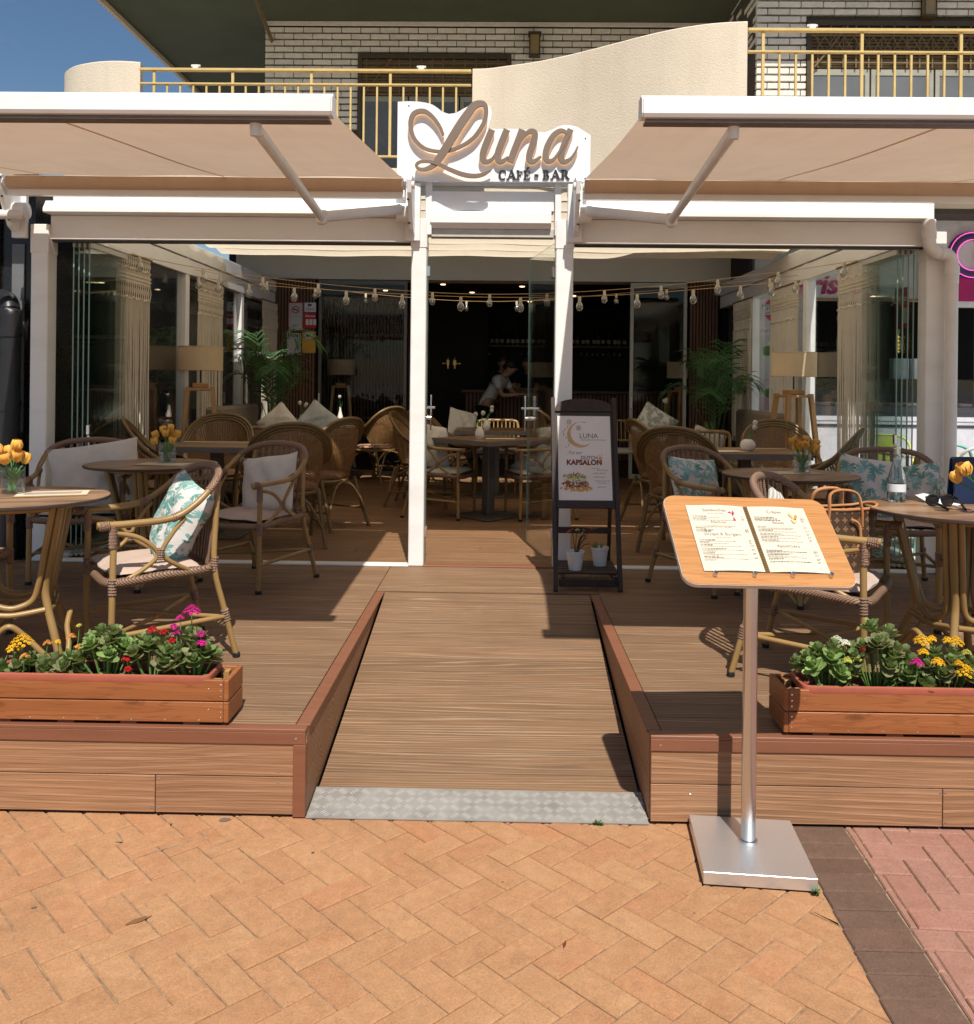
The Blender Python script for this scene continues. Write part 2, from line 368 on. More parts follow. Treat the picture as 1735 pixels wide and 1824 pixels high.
glassy('shop_glass', (.95, .96, .96), .7)
real_glass('real_glass'); g = G('water'); MATS['water'] = g.p(col=(.92, .96, .95), rough=.0, trans=1.0, ior=1.33)
mat('black_metal', (.012, .012, .013), rough=.35); mat('black_wall', (.010, .010, .011), (.016, .016, .017), 40, rough=.25, bump=.5, bscale=60)
mat('dark_plastic', (.018, .018, .020), rough=.4)
mat('cane', (.335, .205, .075), (.27, .16, .058), 5, (1, 1, 1), .36, rnd=.10)
mat('cane_dark', (.175, .108, .042), (.14, .082, .03), 5, rough=.36, rnd=.12)
def m_wrap(name, c1, c2, sc):
    g = G(name); v = g.vec(rand=False)
    w = g.noise(v, 60, 3); band = g.n('TexWave', {'Vector': v, 'Scale': sc, 'Distortion': 2.5}, wave_type='BANDS', bands_direction='DIAGONAL').outputs[1]
    MATS[name] = g.p(col=g.mix(g.ramp(band, [(.1, 1.0), (.5, 0.0)]), c1, c2), rough=.5, normal=g.bump(g.math('ADD', band, g.math('MULTIPLY', w, .3)), .7, .004))
m_wrap('binding', (.30, .180, .120), (.14, .08, .05), 60)
m_wrap('weave_apron', (.28, .165, .10), (.09, .05, .03), 42)
mat('weave', (.255, .135, .052), (.19, .095, .036), 40, rough=.5)
mat('rubber', (.012, .012, .012), rough=.6)
def m_cloth(name, c1, c2=None, rough=.9, wr=.5):
    g = G(name); v = g.vec()
    col = g.mix(g.ramp(g.noise(v, 9, 4), [(.3, 0.0), (.7, 1.0)]), c1, c2 or tuple(x * .88 for x in c1))
    h = g.math('ADD', g.math('MULTIPLY', g.noise(v, 10, 3, .5, 1.2), wr * 6), g.noise(v, 700, 2))
    MATS[name] = g.p(col=col, rough=rough, spec=.15, sheen=.15, normal=g.bump(h, .35, .006))
m_cloth('pad_pink', (.52, .39, .31)); m_cloth('cushion_cream', (.66, .60, .52)); m_cloth('pad_white', (.62, .57, .49)); m_cloth('cushion_grey', (.40, .41, .39))
m_cloth('pad_pattern', (.45, .28, .17), (.30, .15, .08)); m_cloth('bench_cloth', (.25, .19, .135)); m_cloth('napkin', (.8, .79, .77))
def m_leafprint(name, bgc, c1, c2, sc):
    g = G(name); v = g.vec((sc, sc, sc), coords='UV', rand=True)
    col = bgc
    for k, (off, s2) in enumerate(((0.0, 1.0), (5.3, 1.35))):
        vv = g.n('Mapping', {'Vector': v, 'Location': (off, off * 1.7, 0), 'Scale': (s2, s2, s2)}).outputs[0]
        vo = g.n('TexVoronoi', {'Vector': vv, 'Scale': 1.0, 'Randomness': .75}, voronoi_dimensions='2D')
        d = g.n('VectorMath', {0: vv, 1: vo.outputs['Position']}, operation='SUBTRACT').outputs[0]
        sx = g.n('SeparateXYZ', {0: d}); d = g.n('CombineXYZ', {0: sx.outputs[0], 1: sx.outputs[1]}).outputs[0]; rc = g.n('SeparateXYZ', {0: vo.outputs['Color']})
        th = g.math('ADD', g.math('ARCTAN2', sx.outputs[1], sx.outputs[0]), g.math('MULTIPLY', rc.outputs[0], 6.28))
        rr = g.n('VectorMath', {0: d}, operation='LENGTH').outputs['Value']
        # lobed leaf outline with slits: heart envelope times fingers
        env = g.math('MULTIPLY_ADD', g.math('COSINE', th), .17, .40)
        fing = g.math('MULTIPLY_ADD', g.math('ABSOLUTE', g.math('SINE', g.math('ADD', g.math('MULTIPLY', th, 5.0), g.math('MULTIPLY', rr, 3.0)))), .62, .42)
        edge = g.math('LESS_THAN', rr, g.math('MULTIPLY', env, fing))
        rib = g.math('GREATER_THAN', g.math('ABSOLUTE', g.math('SINE', g.math('MULTIPLY', th, .5))), .10)
        ins = g.math('MULTIPLY', edge, rib)
        col = g.mix(ins, col, g.mix(rc.outputs[1], c1, c2))
    h = g.math('ADD', g.math('MULTIPLY', g.noise(g.vec(), 9, 3, .5, 1.2), 3.0), g.noise(g.vec(), 700, 2))
    MATS[name] = g.p(col=col, rough=.9, spec=.15, normal=g.bump(h, .35, .006))
m_leafprint('leaf_print', (.60, .57, .53), (.085, .245, .215), (.30, .47, .43), 3.7)
m_leafprint('leaf_print_pale', (.60, .57, .52), (.20, .25, .19), (.34, .36, .32), 3.6)
g = G('stripe_cloth'); w = g.n('TexWave', {'Vector': g.vec(coords='UV', rand=False), 'Scale': 9.0}, bands_direction='X').outputs[1]
MATS['stripe_cloth'] = g.p(col=g.mix(g.ramp(w, [(.3, 0.0), (.6, 1.0)]), (.52, .49, .43), (.30, .30, .27)), rough=.9)
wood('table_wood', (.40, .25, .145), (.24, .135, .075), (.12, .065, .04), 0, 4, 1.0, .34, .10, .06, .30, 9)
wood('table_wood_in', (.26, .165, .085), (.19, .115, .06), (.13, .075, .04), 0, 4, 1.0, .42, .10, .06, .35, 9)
mat('table_edge', (.05, .032, .025), rough=.45); mat('table_edge_grey', (.16, .13, .115), rough=.5)
mat('table_post', (.13, .115, .10), rough=.4, metal=.3)
wood('board_wood', (.52, .245, .085), (.45, .20, .066), (.38, .16, .048), 0, 7, 1.2, .40, 0, .05, .35, 26)
mat('board_edge', (.62, .56, .48), rough=.4)
mat('paper', (.60, .54, .42), (.58, .515, .40), 5, rough=.75); mat('paper_white', (.68, .67, .66), rough=.75)
mat('ink', (.10, .085, .07), rough=.8); mat('ink_soft', (.34, .29, .235), rough=.8)
mat('binder', (.20, .105, .045), rough=.5); mat('gold_wire', (.62, .42, .14), rough=.3, metal=.9)
mat('print_pink', (.42, .03, .10), rough=.7); mat('print_orange', (.75, .22, .04), rough=.7); mat('print_peach', (.80, .45, .22), rough=.7)
wood('easel_wood', (.040, .021, .017), (.030, .016, .013), (.055, .032, .026), 2, 6, 1.0, .45, .1, .1, .5, 20)
g = G('poster_paper'); f = g.noise(g.vec(rand=False), 5, 5)
MATS['poster_paper'] = g.p(col=g.mix(g.ramp(f, [(.5, 0.0), (.75, .7)]), (.74, .68, .64), (.68, .55, .42)), rough=.5)
mat('moon_gold', (.60, .40, .17), (.52, .33, .13), 12, rough=.6); mat('print_brown', (.20, .045, .028), rough=.7); mat('print_grey', (.15, .13, .115), rough=.7)
mat('food_meat', (.22, .085, .035), (.13, .04, .016), 60, rough=.7, bump=.4); mat('food_fries', (.62, .34, .09), (.50, .24, .05), 40, rough=.7)
mat('food_lettuce', (.30, .38, .10), (.16, .26, .05), 40, rough=.7); mat('food_tomato', (.55, .06, .03), rough=.6); mat('food_cheese', (.75, .50, .12), rough=.6)
mat('pot_white', (.70, .69, .67), rough=.35); mat('vase_white', (.72, .66, .58), (.68, .62, .54), 9, rough=.6)
def m_leaf(name, c1, c2, tr=.25, rough=.5, rnd=.45):
    g = G(name); col = g.mix(g.ramp(g.noise(g.vec(), 14, 3), [(.35, 0.0), (.7, 1.0)]), c1, c2); col = g.vary(col, rnd)
    pb = g.b; g.p(col=col, rough=rough, spec=.25)
    t = g.n('BsdfTranslucent', {'Color': g.mix(.5, col, (.35, .45, .06), 'MIX')}); mx = g.n('MixShader', {0: tr, 1: pb.outputs[0], 2: t.outputs[0]})
    g.l(mx.outputs[0], g.o.inputs[0]); MATS[name] = g.m
m_leaf('leaf_green', (.165, .240, .080), (.24, .31, .12)); m_leaf('leaf_olive', (.22, .255, .11), (.29, .25, .145)); m_leaf('leaf_light', (.29, .41, .14), (.22, .33, .11))
m_leaf('leaf_dry', (.16, .10, .055), (.22, .15, .09), .1, .8); m_leaf('palm_green', (.045, .115, .045), (.07, .15, .06), .2, .35, .4); m_leaf('tulip_green', (.06, .20, .06), (.10, .28, .09), .2)
m_leaf('stem_green', (.10, .20, .05), (.14, .25, .07), .1)
def m_petal(name, c1, c2, tr=.25): m_leaf(name, c1, c2, 0, .55, .2)
m_petal('petal_yellow', (.80, .50, .015), (.74, .40, .012)); m_petal('petal_red', (.55, .012, .018), (.42, .008, .012)); m_petal('petal_pink', (.62, .02, .26), (.52, .02, .2))
m_petal('petal_peach', (.72, .36, .09), (.66, .29, .06)); m_petal('petal_white', (.72, .70, .62), (.66, .66, .50)); m_petal('bud_green', (.48, .50, .12), (.55, .48, .09)); m_petal('tulip_yellow', (.80, .47, .11), (.72, .36, .06)); m_petal('tulip_white', (.72, .66, .56), (.65, .58, .46))
fabric('shade_linen', (.78, .62, .42), .45, (.74, .58, .38), .5, 60, 400); mat('lamp_wood', (.42, .23, .085), (.36, .19, .07), 5, (6, 6, 1), .45)
m_cloth('macrame', (.66, .58, .46), wr=.2)
mat('wire_tan', (.46, .28, .12), rough=.6); mat('socket_tan', (.52, .46, .36), rough=.5); mat('filament', (.75, .62, .35), rough=.4)
wood('slat_wood', (.17, .085, .045), (.13, .062, .033), (.21, .11, .06), 2, 5, 1.0, .55, .1, .1, .5, 20); mat('slat_back', (.008, .006, .005), rough=.9)
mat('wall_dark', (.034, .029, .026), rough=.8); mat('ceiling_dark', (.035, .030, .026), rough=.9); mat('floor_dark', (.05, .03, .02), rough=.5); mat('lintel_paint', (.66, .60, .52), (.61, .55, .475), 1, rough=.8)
mat('bar_wood', (.10, .045, .02), (.075, .032, .014), 6, (1, 1, 6), .5); mat('shelf_wood', (.22, .13, .06), rough=.5)
mat('bottle_dark', (.012, .018, .010), rough=.12); mat('bottle_amber', (.12, .05, .012), rough=.12); mat('bottle_label', (.6, .56, .48), rough=.7)
mat('gold_sign', (.75, .52, .16), rough=.35, metal=.6)
mat('skin', (.42, .235, .155), (.38, .205, .135), 8, rough=.55); mat('hair_dark', (.03, .018, .012), rough=.6); mat('shirt_white', (.66, .65, .64), rough=.85); mat('shirt_black', (.015, .015, .016), rough=.85); mat('apron_black', (.012, .012, .012), rough=.8)
mat('notice_red', (.50, .02, .03), rough=.6); mat('notice_grey', (.50, .50, .49), rough=.6); mat('notice_yellow', (.60, .34, .05), rough=.6)
mat('sign_board', (.80, .80, .80), (.77, .77, .77), 3, (1, 1, 14), .45); mat('letter_face', (.205, .150, .115), (.185, .135, .10), 3, rough=.5); mat('letter_side', (.42, .28, .19), rough=.5); mat('letter_dark', (.022, .024, .026), rough=.45)
g = G('halo_light'); MATS['halo_light'] = g.p(col=(.8, .5, .25), emi=(1.0, .62, .32), emis=.75)
mat('magenta', (.42, .008, .13), rough=.5); mat('sign_white', (.72, .71, .72), rough=.5)
g = G('neon_pink'); MATS['neon_pink'] = g.p(col=(.8, .1, .5), emi=(1.0, .12, .62), emis=.9)
g = G('filament_glow'); MATS['filament_glow'] = g.p(col=(.9, .6, .1), emi=(1.0, .55, .06), emis=4.0)
g = G('spot_glow'); MATS['spot_glow'] = g.p(col=(1, .9, .7), emi=(1.0, .72, .38), emis=3.0)
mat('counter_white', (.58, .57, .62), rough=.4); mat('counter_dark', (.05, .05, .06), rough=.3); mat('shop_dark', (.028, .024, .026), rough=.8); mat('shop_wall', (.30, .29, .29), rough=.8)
mat('chair_lime', (.62, .62, .12), rough=.4); mat('chair_mint', (.22, .50, .42), rough=.4); mat('chair_white', (.72, .72, .70), rough=.4)
mat('rope', (.55, .45, .33), rough=.9, bump=.8, bscale=200); mat('tissue_box', (.55, .60, .60), rough=.7); mat('far_wall', (.60, .58, .54), rough=.9)
g = G('banner'); v = g.vec((1, 1, 1), rand=False); f = g.noise(v, 3.2, 4)
MATS['banner'] = g.p(col=g.ramp(f, [(.3, (.50, .30, .33)), (.5, (.62, .60, .58)), (.62, (.60, .57, .52)), (.7, (.34, .40, .22))]), rough=.6)
mat('banner_pink', (.58, .35, .40), rough=.6); mat('logo_red', (.60, .04, .09), rough=.6); mat('logo_ink', (.06, .05, .12), rough=.6)
mat('leaf_print_green', (.10, .22, .05), rough=.6)
g = G('monogram');  v = g.vec((26, 26, 26), rand=False, coords='UV')
br = g.n('TexVoronoi', {'Vector': v, 'Scale': 1.0, 'Randomness': 0.0}, voronoi_dimensions='2D'); d = g.n('VectorMath', {0: v, 1: br.outputs['Position']}, operation='SUBTRACT').outputs[0]
sx = g.n('SeparateXYZ', {0: d}); th = g.math('ARCTAN2', sx.outputs[1], sx.outputs[0]); rr = g.n('VectorMath', {0: d}, operation='LENGTH').outputs['Value']
pet = g.math('MULTIPLY_ADD', g.math('ABSOLUTE', g.math('COSINE', g.math('MULTIPLY', th, 2.0))), .22, .10)
msk = g.math('MULTIPLY', g.math('LESS_THAN', rr, pet), g.math('GREATER_THAN', rr, .06))
MATS['monogram'] = g.p(col=g.mix(msk, (.055, .028, .016), (.22, .125, .05)), rough=.45)
mat('tan_leather', (.46, .20, .075), rough=.5); mat('sun_lens', (.02, .018, .018), rough=.08); mat('navy', (.008, .018, .055), rough=.42); mat('bottle_label_white', (.7, .72, .75), rough=.6)
mat('lemon', (.75, .55, .05), rough=.4); mat('red_leaf', (.38, .01, .03), rough=.5)
mat('weed', (.06, .13, .02), rough=.6)
# ================================================================== GROUND AND PAVING
DZ = .32                      # deck height
struct(MB().box(-400, 400, -400, 600, -.25, -.05).build('ground', 'light_concrete'))
bed = struct(MB().box(-7, 9, -4, 3.6, -.05, -.0068).build('pavement', 'joint_sand'))
def clip(poly, a, b, c):      # keep a*x+b*y<=c
    out = []
    for i in range(len(poly)):
        p, q = poly[i], poly[(i + 1) % len(poly)]; dp = a * p[0] + b * p[1] - c; dq = a * q[0] + b * q[1] - c
        if dp <= 0: out.append(p)
        if (dp < 0) != (dq < 0) and abs(dp - dq) > 1e-9: t = dp / (dp - dq); out.append((p[0] + (q[0] - p[0]) * t, p[1] + (q[1] - p[1]) * t))
    return out
def area(p): return abs(sum(p[i][0] * p[(i + 1) % len(p)][1] - p[(i + 1) % len(p)][0] * p[i][1] for i in range(len(p)))) / 2
def inset(poly, d):
    n = len(poly); cx_ = sum(p[0] for p in poly) / n; cy_ = sum(p[1] for p in poly) / n; out = []
    for i in range(n):
        p0, p1, p2 = Vector(poly[i - 1]), Vector(poly[i]), Vector(poly[(i + 1) % n])
        a = (p1 - p0).normalized(); b = (p2 - p1).normalized(); na = Vector((-a.y, a.x)); nb = Vector((-b.y, b.x))
        k = 1 + na.dot(nb); m = (na + nb) / max(k, .3); s = 1 if m.dot(Vector((cx_, cy_)) - p1) > 0 else -1
        out.append(tuple(p1 + m * d * s))
    return out
def paver_mesh(mb, poly, z):  # bevelled stone: outline inset for the joint, chamfered arris
    p0 = inset(poly, .0023); p1 = inset(poly, .0060); n = len(poly)
    vs_ = [(x, y, z - .04) for x, y in p0] + [(x, y, z - .0042) for x, y in p0] + [(x, y, z) for x, y in p1]
    fs = [tuple(range(2 * n, 3 * n))]
    for k in (0, 1): fs += [(k * n + i, k * n + (i + 1) % n, (k + 1) * n + (i + 1) % n, (k + 1) * n + i) for i in range(n)]
    mb.add(vs_, fs)
unit = MB(); paver_mesh(unit, [(0, 0), (.2, 0), (.2, .1), (0, .1)], 0.0)
def strip_x(y): return 1.0 + (y - 2.3) * .062      # left edge of the brown strip
def lay(mname, chir, org, ang, cond, clips, near, matname, fill):
    me = unit.mesh('paver'); me.materials.append(MATS[matname]); far = MB(); cnt = 0
    ca, sa = cos(ang), sin(ang)
    def tw(u, v): return (org[0] + (u * ca - v * sa) * .1, org[1] + (u * sa + v * ca) * .1)
    for i in range(-60, 61):
        for j in range(-60, 61):
            for hor in (True, False):
                s_ = (i + j if chir > 0 else i - j) % 4
                if hor and s_ != 0: continue
                if not hor and s_ != (2 if chir > 0 else 3): continue
                w, h = (2, 1) if hor else (1, 2)
                poly = [tw(i, j), tw(i + w, j), tw(i + w, j + h), tw(i, j + h)]
                cxm = sum(p[0] for p in poly) / 4; cym = sum(p[1] for p in poly) / 4
                if not cond(cxm, cym): continue
                full = poly
                for c in clips: poly = clip(poly, *c) if poly else poly
                if len(poly) < 3 or area(poly) < .0012: continue
                isnear = near(cxm, cym)
                if not isnear: paver_mesh(far, poly, rng.uniform(-.001, .001)); continue
                z = rng.uniform(-.0016, .0012); tl = (rng.uniform(-.004, .004), rng.uniform(-.004, .004))
                if area(poly) > .0199:
                    b = tw(i, j) if hor else tw(i + 1, j)
                    o = put('paver', me, bed, (b[0], b[1], z), (tl[0] * .5, tl[1] * .5, ang + (0 if hor else pi / 2)))
                else:
                    mb = MB(); paver_mesh(mb, poly, z); mb.build('paver', matname, bed)
                cnt += 1
    if far.v: stuff(far.build('pavers_beyond', matname, bed))
    return cnt
sl = .062
n1 = lay('o', 1, (.735, 2.425), radians(44.2), lambda x, y: -4.5 < x < strip_x(y) + .12 and -1.5 < y < 3.42,
    [(1, -sl, 1.0 - 2.3 * sl - .001), (0, 1, 3.40)], lambda x, y: x > -1.62 and y > 2.12, 'paver_orange', None)
sa_ = -math.atan(sl)
n2 = lay('p', -1, (1.225, 2.30), sa_, lambda x, y: strip_x(y) + .05 < x < 4.5 and -1.5 < y < 3.42,
    [(-1, sl, -(1.2 - 2.3 * sl)), (0, 1, 3.40)], lambda x, y: x < 1.9 and y > 2.12, 'paver_pink', None)
mb_far = MB()
me = unit.mesh('paver'); me.materials.append(MATS['paver_brown'])
for k in range(-38, 11):
    y0 = 2.30 + k * .1003 - .012
    if y0 > 3.35: break
    if k >= -2: put('paver', me, bed, (strip_x(y0) + .0005, y0, rng.uniform(-.001, .001)), (0, 0, sa_ * .18 + rng.uniform(-.004, .004)))
    else: paver_mesh(mb_far, [(strip_x(y0), y0), (strip_x(y0) + .2, y0), (strip_x(y0) + .2, y0 + .1), (strip_x(y0), y0 + .1)], 0)
stuff(mb_far.build('pavers_beyond', 'paver_brown', bed))
# mortar smears, gum spots and a fallen leaf on the bricks
def smear(name, x, y, rx, ry, ang, m, seed, n=18):
    r_ = random.Random(seed); c, s_ = cos(ang), sin(ang); P = []
    for k in range(n):
        a = 2 * pi * k / n; q = r_.uniform(.65, 1.2); u, w = rx * q * cos(a), ry * q * sin(a); P.append((x + u * c - w * s_, y + u * s_ + w * c))
    stuff(MB().prism(P[::-1], .0008, .0019, 'z').build(name, m, bed))
for k, (x, y, rx, ry, a_) in enumerate(((-1.315, 3.145, .035, .003, -.9), (-1.30, 3.105, .012, .006, .2), (-1.095, 3.085, .050, .003, .72), (-1.16, 3.035, .050, .003, .74), (-1.205, 2.98, .028, .003, -.9), (-1.02, 3.15, .040, .004, -.85), (-.94, 3.11, .035, .003, .7), (-1.06, 2.735, .014, .0022, -.9))): smear('mortar_smear', x, y, rx, ry, a_, 'joint_sand', k)
for k, (x, y, r__) in enumerate(((-1.17, 3.235, .007), (-.985, 3.275, .022), (-.62, 3.06, .006), (-1.39, 2.71, .009), (.02, 2.9, .005), (-.35, 2.62, .004), (.6, 2.75, .004))): smear('gum_spot', x, y, r__, r__ * .6, .4, 'table_edge_grey', 40 + k, 11)
smear('rust_stain', -1.055, 2.655, .045, .009, .62, 'binder', 71)
tag(MB().add([(0, -.018, .004), (.006, -.004, .009), (.002, .018, .006), (-.005, .002, .003)], [(0, 1, 2, 3)]).build('fallen_leaf', 'print_brown', None, (.196, 2.58, 0), (0, 0, -.2)), 'tiny dry red-brown leaf lying on the orange bricks', 'leaf')
# small weeds at the joints
def weed(loc, n, r, label):
    mb = MB()
    for k in range(n):
        a = rng.uniform(0, 2 * pi); d = rng.uniform(.2, 1) * r; h = rng.uniform(.004, .016)
        c = V(cos(a) * d, sin(a) * d * .5, h); t = V(cos(a), sin(a), .5) * .008; s = V(-sin(a), cos(a), .2) * .004
        mb.add([c - t, c + s, c + t, c - s], [(0, 1, 2, 3)])
    tag(mb.build('weed', 'weed', None, loc), label, 'weed')
weed((.365, 3.284, 0), 22, .018, 'tiny green weed at the front edge of the metal tread plate')
weed((1.005, 2.862, 0), 20, .014, 'tiny green weed beside the corner of the steel stand base')

# ================================================================== DECK
XL, XR = -.70, .555           # ramp edges
Y0, YR, YG = 3.30, 5.41, 6.28 # deck front, ramp top, glass line
dk = MB().box(-3.9, XL - .012, Y0 + .03, YG, .0, DZ - .024).box(XR + .012, 3.6, Y0 + .03, YG, .0, DZ - .024).box(XL - .012, XR + .012, YR, YG, 0, DZ - .024)
dk.box(-3.9, 3.6, YG, 12.3, 0, DZ - .024)
deck = struct(dk.build('terrace_deck', 'table_edge'))
pl_cache = {}
def plank(x0, x1, y0, w, z=DZ, m='deck_wood', parent=deck):
    L = round(x1 - x0, 2); key = (L, w, m)
    if key not in pl_cache:
        me = MB().box(0, x1 - x0, 0, w, -.022, 0, .0015).mesh('plank'); me.materials.append(MATS[m]); pl_cache[key] = me
    return put('plank', pl_cache[key], parent, (x0, y0, z + rng.uniform(-.0006, .0006)))
PW = .1445; row = 0; y = Y0 + .05
while y < YG - .02:
    w = min(.141, YG - .004 - y)
    a = -3.9; cuts = [rng.choice((-3.1, -2.3, -2.9, -1.75))] if row % 2 else []
    for c in cuts + [XL - .05]: plank(a, c - .002, y, w); a = c
    a = XR + .05; cuts = [rng.choice((1.5, 2.35, 1.9))] if row % 2 == 0 else []
    for c in cuts + [3.6]: plank(a, c - .002, y, w); a = c
    if y > YR + .02: plank(XL - .048, XR + .048, y, w)
    y += PW; row += 1
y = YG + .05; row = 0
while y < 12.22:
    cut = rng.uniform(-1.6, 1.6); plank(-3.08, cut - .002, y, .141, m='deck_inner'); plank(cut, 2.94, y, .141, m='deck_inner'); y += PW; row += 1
# ramp boards
RA = math.atan((DZ - .022) / (YR - 3.44)); rl = (YR + .05 - 3.46) / cos(RA); k = 0; t = 0.0
ramp_me = MB().box(XL + .012, XR - .012, 0, .1405, -.022, 0, .0015).mesh('plank'); ramp_me.materials.append(MATS['deck_wood'])
while t < rl - .02:
    put('plank', ramp_me, deck, (0, 3.46 + t * cos(RA), .022 + t * sin(RA) + rng.uniform(-.0005, .0005)), (RA, 0, 0)); t += PW
MB().box(XL + .005, XR - .005, 0, rl, -.03, -.024, M=RM((0, 3.46, .02), RA)).build('ramp_base', 'table_edge', deck)
# front fascia boards, trims, corner posts
def fb(x0, x1, z0, z1, m='fascia_wood'): MB().box(x0, x1, Y0 - .002, Y0 + .022, z0, z1, .0015).build('fascia_board', m, deck)
for a, b in ((-3.9, -2.35), (-2.347, XL - .042)): fb(a, b, .150, .280)
for a, b in ((-3.9, -1.252), (-1.249, XL - .042)): fb(a, b, .012, .147)
for a, b in ((XR + .003, 2.3), (2.303, 3.6)): fb(a, b, .150, .280)
for a, b in ((XR + .003, 1.607), (1.61, 3.6)): fb(a, b, .012, .147)
for a, b in ((-3.9, XL), (XR, 3.6)):
    MB().box(a, b, Y0 - .008, Y0 + .046, DZ - .008, DZ + .005, .002).box(a, b, Y0 - .008, Y0 - .002, DZ - .050, DZ - .008, .001).build('edge_trim', 'trim_brown', deck)
MB().box(XL - .045, XL + .001, Y0 - .007, Y0 + .03, .004, DZ - .051, .002).build('corner_trim', 'trim_brown', deck)
for s, X in ((-1, XL), (1, XR)):
    a, b = (X - .046, X + .006) if s < 0 else (X - .006, X + .046)
    MB().box(a, b, Y0 + .047, YR + .06, DZ - .006, DZ + .005, .002).build('edge_trim', 'trim_brown', deck)
    for z0, z1 in ((.012, .147), (.150, .312)):
        q = (X - .02, X) if s < 0 else (X, X + .02)
        # side boards of the ramp recess, cut by the ramp slope
        ys = lambda z: 3.46 + max(0, (z - .02)) / math.tan(RA)
        MB().prism([(Y0 + .02, z0), (ys(z0) + .02, z0), (ys(z1) + .02, z1), (Y0 + .02, z1)], q[0], q[1], 'x').build('side_board', 'fascia_wood', deck)
# aluminium tread plate at the foot of the ramp
tp = MB().box(XL + .004, XR - .004, 0, .196, -.004, -.0004, M=RM((0, 3.292, .006), math.atan(.026 / .196))).build('tread_plate', 'tread_plate', deck)
tb = MB(); Mp = RM((0, 3.292, .0062), math.atan(.026 / .196))
for i in range(29):
    for j in range(4):
        cx_, cy_ = XL + .026 + i * .0432, .028 + j * .0465; s = 1 if (i + j) % 2 else -1
        for q in (-1.5, -.5, .5, 1.5):
            ox, oy = q * .0068, -s * q * .0068; d = .0175 * (1 - .06 * abs(q))
            ux, uy = d * .7071, s * d * .7071; wx, wy = -s * .0017, .0017
            pts = [(cx_ + ox - ux, cy_ + oy - uy, 0), (cx_ + ox + wx * 1.4, cy_ + oy + wy * 1.4, 0), (cx_ + ox + ux, cy_ + oy + uy, 0), (cx_ + ox - wx * 1.4, cy_ + oy - wy * 1.4, 0),
                   (cx_ + ox - ux * .7, cy_ + oy - uy * .7, .0019), (cx_ + ox + ux * .7, cy_ + oy + uy * .7, .0019)]
            tb.add(pts, [(0, 1, 5, 4), (1, 2, 5), (2, 3, 4, 5), (3, 0, 4)], Mp)
stuff(tb.build('tread_bars', 'tread_bar', tp))
# screws in fascia and trim
sc = MB().lathe([(.0045, 0), (.0045, .0012), (.003, .002)], 8).mesh('screw'); sc.materials.append(MATS['chrome'])
for x, z in [(-1.262, .135), (-1.262, .03), (-1.238, .135), (-1.238, .03), (-.80, .13), (-.80, .03), (-1.9, .08), (.70, .115), (1.60, .135), (1.618, .135), (-.80, .168), (1.62, .03)]:
    put('screw', sc, deck, (x, Y0 - .002, z), (pi / 2, 0, 0))
for x in (-.735, .59): put('screw', sc, deck, (x, Y0 - .008, DZ - .028), (pi / 2, 0, 0))

# ================================================================== PERGOLA FRAME (posts, beams, tracks)
def post(x0, x1, y0, y1, z0, z1, label, extra=None):
    t = thing('pergola_post', label, 'post', ((x0 + x1) / 2, (y0 + y1) / 2, z0), group='white pergola posts')
    w, d, h = (x1 - x0) / 2, (y1 - y0) / 2, z1 - z0
    MB().box(-w, w, -d, d, 0, h, .006).build('shaft', 'white_metal', t)
    MB().box(-w - .004, w + .004, -d - .004, d + .004, h - .20, h, .004).build('sleeve', 'white_plastic', t)
    return t
post(-.632, -.527, 6.25, 6.36, DZ, 2.72, 'white aluminium post left of the entrance gap, beside the open doorway')
post(.366, .486, 6.25, 6.36, DZ, 2.72, 'white aluminium post right of the entrance gap, behind the easel sign')
post(-3.275, -3.155, 6.24, 6.37, DZ, 2.66, 'white corner post at the left, beside the black pipe')
post(2.90, 3.03, 6.25, 6.38, DZ, 2.66, 'white corner post at the right, behind the downpipe')
def beam(x0, x1, label, front=True):
    t = thing('pergola_beam', label, 'beam', ((x0 + x1) / 2, 6.3, 2.56), group='white pergola front beams'); w = (x1 - x0) / 2
    MB().box(-w, w, -.03, .10, 0, .168, .005).build('lower_profile', 'white_metal', t)
    MB().prism([(-.14, .175), (-.14, .195), (-.10, .255), (.10, .255), (.10, .170), (-.13, .170)], -w, w, 'x').build('gutter_ledge', 'white_metal', t)
    MB().box(-w, w, .0, .10, .257, .36, .004).build('upper_profile', 'white_metal', t)
    MB().box(-w + .01, w - .01, -.012, .05, -.014, -.001).build('track', 'dark_bolt', t)
    return t
beam(-3.155, -.634, 'long white gutter beam above the left glass bay'); beam(.488, 2.90, 'long white gutter beam above the right glass bay')
t = thing('pergola_beam', 'short white cassette beam bridging the two entrance posts under the sign', 'beam', (-.07, 6.3, 2.66), group='white pergola front beams')
MB().box(-.435, .42, -.02, .10, .12, .26, .005).build('upper_profile', 'white_metal', t)
MB().prism([(-.06, .035), (-.06, .10), (-.03, .118), (.10, .118), (.10, .0), (-.02, .0)], -.435, .40, 'x').build('cassette', 'white_metal', t)
MB().box(-.435, .42, -.01, .09, -.055, -.002).build('track', 'alu_frame', t)
for s in (-1, 1): MB().box(s * .447 - .022, s * .447 + .022, -.05, .07, -.05, .33, .004).build('end_bracket', 'white_metal', t)
for i, (a, b) in enumerate(((-3.1, -.63), (-.53, .37), (.49, 2.9))):
    struct(MB().box(a, b, 6.24, 6.34, DZ - .002, DZ + .010, .003).build('floor_track', 'trim_brown' if i == 1 else 'white_plastic'))
